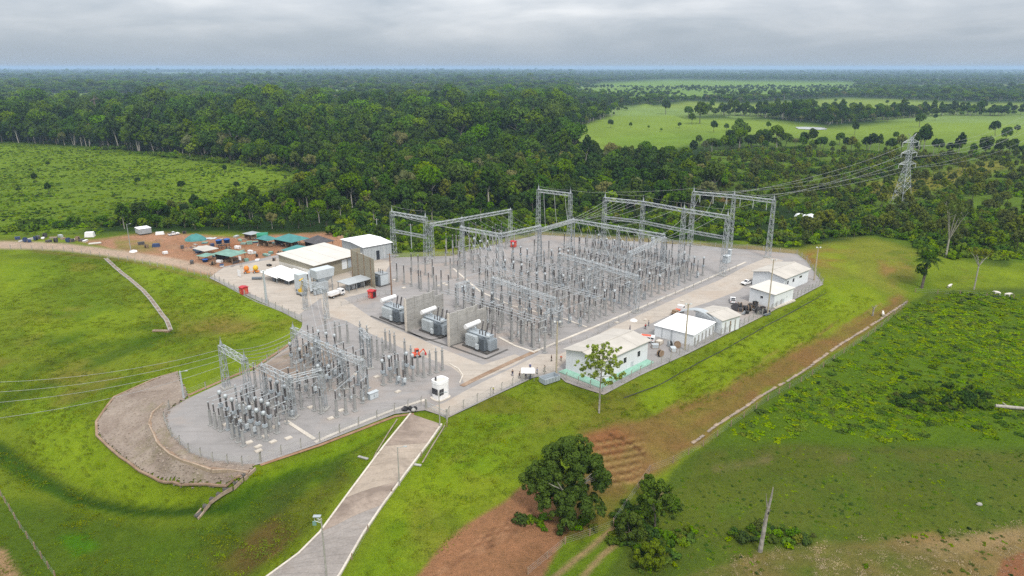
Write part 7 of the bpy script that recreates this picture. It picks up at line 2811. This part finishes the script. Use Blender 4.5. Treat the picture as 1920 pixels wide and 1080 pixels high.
# heaps of earth in the camp
for i, (p, r_) in enumerate((((325, 464), 4.0), ((352, 470), 2.6), ((300, 452), 2.4), ((640, 447), 3.0), ((455, 470), 2.2), ((560, 496), 2.0))):
    t = thing('earth_heap', ['largest brown earth heap in the open part of the camp', 'small earth heap just right of the largest heap', 'low earth heap right of the site container', 'earth heap by the forest left of the white roofed hall', 'little earth heap beside the dull green pavilion', 'little earth heap behind the long beige hall'][i], 'heap', gp(*p))
    v_ = MB().lathe([(r_, -.2), (r_ * .8, .5), (r_ * .45, 1.1), (r_ * .1, 1.4)], 11)
    v_.v = [(x * (1 + .25 * math.sin(2 * y + i)), y * .8, z * (1 + .2 * math.sin(3 * x))) for x, y, z in v_.v]
    v_.build('soil', 'soil_red', t)
for i in range(44):
    p = gp(random.uniform(350, 560), random.uniform(444, 502))
    if i % 2:
        t = thing('timber_pile', 'pile of timber lying about the camp huts', 'timber', p, random.uniform(0, 3), 'timber piles about the camp')
        for j in range(4):
            MB().box((0, .35 * j - .5, .12 + .12 * (j % 2)), (random.uniform(2, 3.4), .28, .2)).build('beam', random.choice(['wood', 'beige_roof', 'dark_tarp']), t)
    else:
        t = thing('sheet_pile', 'pile of sheets lying about the camp huts', 'sheets', p, random.uniform(0, 3), 'sheet piles about the camp')
        for j in range(3):
            MB().box((.1 * j, .05 * j, .12 + .24 * j), (2.6, 1.6, .2)).build('sheet', random.choice(['galv_light', 'white_paint', 'teal_dull', 'navy']), t)

# ------------------------------------------------------------------ transmission tower
def pylon(base, ytop, label):
    b = gp(*base)
    h = height_at(b, ytop)
    t = thing('transmission_tower', label, 'pylon', b, math.radians(20))
    ws = [(0, 4.6), (.30, 2.9), (.62, 1.25), (.93, .95), (1.0, .7)]

    def wid(z):
        for (a, wa), (c, wc) in zip(ws[:-1], ws[1:]):
            if z <= c:
                return wa + (wc - wa) * (z - a) / (c - a)
        return ws[-1][1]
    m = MB()
    lev = [0, .12, .22, .31, .39, .47, .54, .61, .67, .73, .79, .85, .90, .95, 1.0]
    for a, c in zip(lev[:-1], lev[1:]):
        wa, wc = wid(a), wid(c)
        A = [(sx * wa, sy * wa, a * h) for sx, sy in ((-1, -1), (1, -1), (1, 1), (-1, 1))]
        C = [(sx * wc, sy * wc, c * h) for sx, sy in ((-1, -1), (1, -1), (1, 1), (-1, 1))]
        for k in range(4):
            j = (k + 1) % 4
            m.bar(A[k], C[k], .22)
            m.bar(A[k], C[j], .11).bar(A[j], C[k], .11).bar(C[k], C[j], .10)
    m.build('lattice_body', 'galv_light', t)
    tips = []
    for zf, ln in ((.62, 7.2), (.78, 6.6), (.93, 6.8)):
        for s in (-1, 1):
            m = MB()
            w = wid(zf)
            tip = Vector((s * ln, 0, zf * h + .3))
            for sy in (-1, 1):
                m.bar((s * w, sy * w, zf * h), tip, .2).bar((s * w, sy * w, (zf + .05) * h), tip, .16)
                for k in (1, 2, 3):
                    f = k / 4
                    p = Vector((s * w, sy * w, zf * h)).lerp(tip, f)
                    q = Vector((s * w, sy * w, (zf + .05) * h)).lerp(tip, f - .12)
                    m.bar(p, q, .1)
            a = m.build('crossarm', 'galv_light', t)
            MB().lathe([(.08, 0), (.2, -.2), (.2, -2.6), (.1, -2.8)], 6, tuple(tip)).build('insulator_string', 'string_glass', a)
            tips.append((s, tip))
    for s in (-1, 1):
        MB().bar((0, 0, h), (s * 3.4, 0, h * 1.06), .16).bar((s * .6, 0, h * .95), (s * 3.4, 0, h * 1.06), .14).build('earth_wire_peak', 'galv_light', t)
    for sx in (-1, 1):
        for sy in (-1, 1):
            MB().box((sx * 4.6, sy * 4.6, .2), (1.2, 1.2, 1.2)).build('footing', 'concrete_pale', t)
    R = Matrix.Rotation(math.radians(20), 3, 'Z')
    return b, [(s, b + R @ p) for s, p in tips]


pb, tips = pylon((1688, 388), 258, 'tall lattice transmission tower with three crossarms on the scrub hillside')
tgt = [pG2[0].lerp(pG2[1], f) + Vector((0, 0, 25.3)) for f in (.2, .5, .8)] + [pG2[1].lerp(pG2[2], f) + Vector((0, 0, 25.3)) for f in (.2, .5, .8)]
lft = [p for s, p in tips if s < 0]
rgt = [p for s, p in tips if s > 0]
for a, b in zip(lft + rgt, tgt):
    conductor(a - Vector((0, 0, 2.6)), b, 3.2, 'long power line from the transmission tower to the rearmost gantry', 'power lines from the transmission tower', .07, 16, 'power_line')
for p in lft + rgt:
    q = p + (p - pG2[1]).normalized() * 330
    conductor(p - Vector((0, 0, 2.6)), Vector((q.x, q.y, p.z + 6)), 8, 'power line running on over the hills beyond the transmission tower', 'power lines beyond the transmission tower', .05, 14, 'power_line')


# ------------------------------------------------------------------ single trees
def big_tree(name, label, base, R, H, zc, n, leaves, size, mats, seed, trunk_r, bark, limbs=5, group=None):
    b = gp(*base)
    t = thing(name, label, 'tree', b, 0, group)
    trunk_mb(zc + H * .1, trunk_r, limbs, R * .8, seed).build('trunk', bark, t)
    r = random.Random(seed)
    parts = {}
    for c in crown_clumps(R, H, zc, n * 2, seed):
        c = (*c[:3], c[3] * .7)
        parts.setdefault(r.choice(mats), []).append(c)
    for mt, cl in parts.items():
        v_, q_ = leaf_cloud(cl, int(leaves * .8 * len(cl) / n), size * .8, seed, inner=.8)
        o = bpy.data.objects.new('crown', leaf_mesh('crown', v_, q_, mt))
        COL.objects.link(o)
        o.parent = t
    return t


b = gp(1062, 972)
hh = height_at(b, 818)
t = thing('broad_tree', 'large dark spreading tree on the bare soil in the foreground', 'tree', b)
trunk_mb(hh * .62, .55, 6, 6.5, 31).build('trunk', 'bark_pale', t)
rr = random.Random(44)
lobes = {}
for (lx, ly, lz, R_, H_, n_) in ((-4.4, 0, .48, 5.0, 3.8, 18), (-.5, 1, .68, 5.4, 4.0, 20), (4.0, -.5, .54, 5.2, 3.8, 18), (1.5, -2.4, .30, 5.0, 3.0, 16), (-2.8, -2.8, .30, 4.4, 2.8, 14), (6.6, .5, .42, 3.2, 3.0, 10), (-7.0, .5, .40, 2.6, 2.4, 8), (2.2, 2, .80, 3.2, 2.0, 9), (4.5, -2.5, .22, 3.4, 2.0, 9), (-.5, -4, .16, 3.2, 1.6, 8)):
    for c in crown_clumps(R_, H_, hh * lz, n_ * 2, rr.randrange(999)):
        if rr.random() < .88:
            lobes.setdefault('leaf_tree', []).append((c[0] + lx, c[1] + ly, c[2], c[3] * .74 * rr.uniform(.7, 1.2)))
for mt, cl in lobes.items():
    v_, q_ = leaf_cloud(cl, 210 * len(cl), .36, 31, inner=.8)
    o = bpy.data.objects.new('crown', leaf_mesh('crown', v_, q_, mt))
    COL.objects.link(o)
    o.parent = t
b = gp(1222, 1000)
big_tree('small_tree', 'small dark tree beside the wheel tracks right of the large tree', (1228, 990), 4.0, 4.2, 6.4, 16, 2600, .5, ['leaf_tree', 'leaf_tree'], 32, .22, 'bark', 4)
big_tree('small_tree', 'small bushy tree between the wheel tracks below the large tree', (1180, 1012), 3.6, 2.6, 2.6, 14, 2200, .48, ['leaf_tree', 'leaf_tree'], 33, .18, 'bark', 4)
big_tree('small_tree', 'low dark bush tree at the bottom edge below the small trees', (1218, 1062), 3.4, 2.4, 2.2, 12, 1800, .48, ['leaf_tree', 'leaf_tree'], 34, .16, 'bark', 3)
big_tree('small_tree', 'slim leafy tree crown nearest the slab drain end', (1214, 935), 2.2, 2.2, 3.2, 10, 1000, .45, ['leaf_mid'], 35, .14, 'bark', 3)
# sparse young tree before the control building
b = gp(1123, 774)
hh = height_at(b, 640)
t = thing('young_tree', 'young tree with thin pale green leaves in front of the control building', 'tree', b)
m = MB()
m.cyl((0, 0, -.3), (.1, 0, hh * .45), .26, .17, 8).cyl((.1, 0, hh * .45), (.5, 0, hh * .98), .17, .05, 6)
r = random.Random(3)
cl = []
for i in range(26):
    a = i * 2.4
    z0 = hh * (.42 + .5 * i / 26)
    ln = 7.0 * (1 - .55 * (i / 26)) * r.uniform(.6, 1)
    e = Vector((.2 + math.cos(a) * ln, math.sin(a) * ln, min(hh * .95, z0 + ln * .30)))
    m.cyl((.1 + .4 * (z0 / hh - .45), 0, z0), e, .075, .02, 4, False)
    for k in range(7):
        f = r.uniform(.35, 1.08)
        p = Vector((.1, 0, z0)).lerp(e, f)
        cl.append((p.x + r.uniform(-.9, .9), p.y + r.uniform(-.9, .9), p.z + r.uniform(-.4, .6), r.uniform(.25, .6)))
m.build('trunk', 'bark_pale', t)
v_, q_ = leaf_cloud(cl, 5200, .38, 8, inner=.9)
o = bpy.data.objects.new('crown', leaf_mesh('crown', v_, q_, 'leaf_young'))
COL.objects.link(o)
o.parent = t

# palm at the end of the bank
def frond(m, p, a, L, droop, r):
    pts = []
    for i in range(7):
        s = i / 6
        pts.append(p + Vector((math.cos(a) * L * s, math.sin(a) * L * s, L * (.55 * s - droop * s * s))))
    side = Vector((-math.sin(a), math.cos(a), 0))
    for i in range(6):
        q, q2 = pts[i], pts[i + 1]
        for k in range(3):
            c = q.lerp(q2, k / 3)
            w = L * .20 * math.sin(math.pi * min(.97, (i + k / 3 + .7) / 6.7))
            for s in (-1, 1):
                d = side * s * w + (q2 - q).normalized() * w * .5 + Vector((0, 0, -w * .35))
                n_ = (q2 - q).normalized() * .12
                m.add([c - n_, c + n_, c + n_ * .4 + d, c - n_ * .4 + d], [(0, 1, 2, 3)])
    m.path(pts, .05, 3)


b = gp(1728, 540)
hh = height_at(b, 452)
t = thing('palm_tree', 'dark palm with a leafy trunk at the end of the grass bank', 'palm', b)
MB().cyl((0, 0, -.3), (.7, 0, hh * .62), .55, .42, 9).build('trunk', 'bark', t)
rr = random.Random(9)
for i in range(40):
    m = MB()
    a = i * 2.399
    up = rr.uniform(.35, 1.05)
    frond(m, Vector((.7, 0, hh * .62)), a, rr.uniform(4.2, 6.0), up, rr)
    me = leaf_mesh('frond', np.array([[0, 0, -50.]] * 4), [.5] * 4, 'leaf_dark')
    me.clear_geometry()
    me.from_pydata(m.v, [], m.f)
    at_ = me.attributes.get('tone') or me.attributes.new('tone', 'FLOAT', 'POINT')
    at_.data.foreach_set('value', np.full(len(m.v), rr.random(), np.float32))
    if not me.materials:
        me.materials.append(M['leaf_dark'])
    o = bpy.data.objects.new('frond', me)
    COL.objects.link(o)
    o.parent = t
v_, q_ = leaf_cloud([(.7, 0, hh * .66, 2.2), (-.8, .4, hh * .72, 1.5), (2.2, 0, hh * .7, 1.5), (-1.6, .3, hh * .44, 1.5), (-.6, -.4, hh * .36, 1.3), (.4, .5, hh * .3, 1.1), (-2.2, .6, hh * .36, 1.1), (.6, -.3, hh * .48, 1.2)], 1500, .5, 5)
o = bpy.data.objects.new('creeper', leaf_mesh('creeper', v_, q_, 'leaf_dark'))
COL.objects.link(o)
o.parent = t


def bare_tree(name, label, base, ytop, r0, seed, n=7, mat='bark_pale', leafy=None, fork=.35):
    b = gp(*base)
    h = height_at(b, ytop)
    t = thing(name, label, 'tree', b)
    rr = random.Random(seed)
    m = MB()
    m.cyl((0, 0, -.3), (0, 0, h * fork), r0, r0 * .8, 7)
    tips = []
    for i in range(n):
        a = 6.28 * i / n + rr.uniform(-.4, .4)
        sp = rr.uniform(.12, .30) * h
        e = Vector((math.cos(a) * sp, math.sin(a) * sp, h * rr.uniform(.75, 1.0)))
        q = Vector((0, 0, h * fork)).lerp(e, .5) + Vector((0, 0, h * .04))
        m.cyl((0, 0, h * fork), q, r0 * .6, r0 * .4, 5, False).cyl(q, e, r0 * .4, r0 * .1, 5, False)
        for k in range(3):
            f = Vector((rr.uniform(-.1, .1), rr.uniform(-.1, .1), rr.uniform(.05, .16))) * h
            m.cyl(q.lerp(e, .3 * k), q.lerp(e, .3 * k) + f, r0 * .22, r0 * .05, 4, False)
            tips.append(q.lerp(e, .3 * k) + f)
        tips.append(e)
    m.build('trunk', mat, t)
    if leafy:
        v_, q_ = leaf_cloud([(p.x, p.y, p.z, h * .055) for p in tips], leafy[1], .5, seed, inner=.9)
        o = bpy.data.objects.new('crown', leaf_mesh('crown', v_, q_, leafy[0]))
        COL.objects.link(o)
        o.parent = t
    return t


bare_tree('pale_tree', 'tall pale barked tree with thin foliage right of the palm', (1773, 483), 366, .42, 4, 6, leafy=('leaf_olive', 1500), fork=.30)
bare_tree('pale_tree', 'thin pale trunk tree with a small grey crown near the white cows', (1826, 543), 470, .3, 6, 5, leafy=('leaf_olive', 700), fork=.6)
# dead stump in the pasture
b = gp(1425, 1034)
hh = height_at(b, 914)
t = thing('dead_tree', 'dead grey tree stump standing in the rough pasture at the bottom right', 'dead tree', b)
m = MB()
pts = [Vector((0, 0, -.3)), Vector((.2, 0, hh * .28)), Vector((.4, .1, hh * .55)), Vector((.5, 0, hh * .66))]
rad = [.46, .38, .34, .30]
for i in range(3):
    m.cyl(pts[i], pts[i + 1], rad[i], rad[i + 1], 9)
m.cyl(pts[3], (.85, 0, hh * .86), .28, .2, 8).cyl((.85, 0, hh * .86), (.98, .1, hh), .2, .08, 7)
m.cyl(pts[3] + Vector((0, 0, -.3)), (.1, .2, hh * .80), .17, .10, 7).cyl((.1, .2, hh * .80), (-.15, .1, hh * .9), .10, .05, 6)
m.cyl((.25, 0, hh * .42), (-.25, -.4, hh * .53), .16, .06, 6).cyl((.45, 0, hh * .6), (1.0, -.2, hh * .68), .12, .04, 6)
m.build('trunk', 'dead_wood', t)
MB().lathe([(.06, -.3), (.2, 0), (.06, .35)], 7, (.58, -.28, hh * .62)).build('knot_hole', 'black', t)
bare_tree('dead_snag', 'slim dead snag by the grass bank above the slab drain', (1636, 592), 571, .35, 12, 3, 'dead_wood', fork=.6)
# columnar dead trunk in the left forest
bare_tree('vine_trunk', 'tall bare vine covered trunk rising from the left forest', (184, 235), 182, 1.8, 13, 3, 'bark', leafy=('leaf_dark', 500), fork=.9)


# ------------------------------------------------------------------ cattle
def cow(label, p, rz):
    t = thing('cow', label, 'cow', p, rz, None, 1.15)
    J = [(-.75, 0, 1.05), (-.2, 0, 1.0), (.45, 0, 1.05), (.85, 0, 1.2), (1.15, 0, 1.15), (1.42, 0, .98),
         (-.72, .2, .75), (-.82, .2, .42), (-.76, .2, .05), (-.72, -.2, .75), (-.82, -.2, .42), (-.76, -.2, .05),
         (.45, .2, .7), (.48, .2, .38), (.45, .2, .05), (.45, -.2, .7), (.48, -.2, .38), (.45, -.2, .05), (-.98, 0, .95), (-1.0, 0, .5)]
    E = [(0, 1), (1, 2), (2, 3), (3, 4), (4, 5), (0, 6), (6, 7), (7, 8), (0, 9), (9, 10), (10, 11), (2, 12), (12, 13), (13, 14), (2, 15), (15, 16), (16, 17), (0, 18), (18, 19)]
    R = [.33, .37, .34, .2, .15, .1, .16, .08, .06, .16, .08, .06, .13, .075, .06, .13, .075, .06, .05, .03]
    limb_mesh('body', J, E, R, 'cow_hide', t)
    for s in (-1, 1):
        MB().box((1.08, s * .2, 1.28), (.06, .22, .1)).build('ear', 'cow_hide', t)
        MB().cyl((1.12, s * .1, 1.3), (1.1, s * .24, 1.48), .03, .01, 5).build('horn', 'dead_wood', t)
    v_ = MB().box((1.5, 0, .93), (.1, .15, .12)).build('muzzle', 'dark_tarp', t)


cow('white cow standing in the weeds under the thin pale trunk, leftmost of three', gp(1780, 540), .5)
cow('white cow in the weeds right of the thin pale tree, middle of three', gp(1869, 553), 2.8)
cow('white cow at the right end of the three in the weeds', gp(1889, 556), 5.9)
cow('brown white cow near the slab drain by the grass bank', gp(1655, 592), 1.2)

# ------------------------------------------------------------------ odds in the fields
t = thing('fallen_trunk', 'pale fallen trunk lying in the lush weeds at the right edge', 'log', gp(1898, 768), -.3)
MB().cyl((-4.0, 0, .5), (3.5, .4, .6), .5, .42, 9).cyl((-1, 0, .6), (-2.2, 1.2, 1.3), .2, .1, 6).build('trunk', 'bark_pale', t)
t = thing('pale_rock', 'small pale rock in the rough pasture at the lower right', 'rock', gp(1836, 947))
v_ = MB().lathe([(.4, -.1), (.55, .2), (.35, .5), (.1, .6)], 8)
v_.v = [(x * 1.2, y * .8, z) for x, y, z in v_.v]
v_.build('stone', 'concrete_grey', t)
# pale rock outcrop in the scrub
for i, p in enumerate([(1498, 408), (1510, 410), (1533, 412), (1542, 417), (1520, 409)]):
    t = thing('rock_outcrop', 'white bare rock showing in the scrub right of the rearmost gantry', 'rock', gp(*p), i, 'white rocks in the scrub')
    v_ = MB().lathe([(3.2, -.5), (3.0, 1.2), (2.0, 2.6), (.5, 3.0)], 8)
    v_.v = [(x * (1 + .3 * math.sin(3 * y)), y * .8, z * .9) for x, y, z in v_.v]
    v_.build('stone', 'white_wall', t)
# pond in the far pasture
p0 = gp(1520, 241)
m = MB()
m.add([(p0.x + math.cos(a * .5236) * 22 * (1 + .2 * math.sin(a * 2)), p0.y + math.sin(a * .5236) * 26, max(th(p0.x + math.cos(a * .5236) * 22, p0.y + math.sin(a * .5236) * 26), p0.z) + .1) for a in range(12)], [tuple(range(12))])
m.v = [(x, y, max(q[2] for q in m.v)) for x, y, z in m.v]
tag(m.build('pond', 'water'), kind='structure')
# far white farmhouse
p = gp(1070, 160)
t = thing('farm_house', 'tiny white farmhouse far off at the edge of the distant pasture', 'house', p, .3)
gable_x(t, 18, 10, 5, 3, 1, 'white_wall', 'steel_blue')
add_window(t, 5, 0, 2.6, 2, 1.6, 'y')
add_window(t, 12, 0, 2.6, 2, 1.6, 'y')

# ------------------------------------------------------------------ haze
hb = MB()
hb.box((0, 16000, 39.0), (58000, 36000, 128.0))
hz_o = hb.build('haze', 'white_paint')
hm = bpy.data.materials.new('haze_air')
hm.use_nodes = True
hn = hm.node_tree
hn.nodes.clear()
pv = hn.nodes.new('ShaderNodeVolumePrincipled')
pv.inputs['Color'].default_value = (.44, .62, .88, 1)
pv.inputs['Density'].default_value = 7e-5
ho = hn.nodes.new('ShaderNodeOutputMaterial')
hn.links.new(pv.outputs[0], ho.inputs['Volume'])
hz_o.data.materials.clear()
hz_o.data.materials.append(hm)
tag(hz_o, kind='stuff')
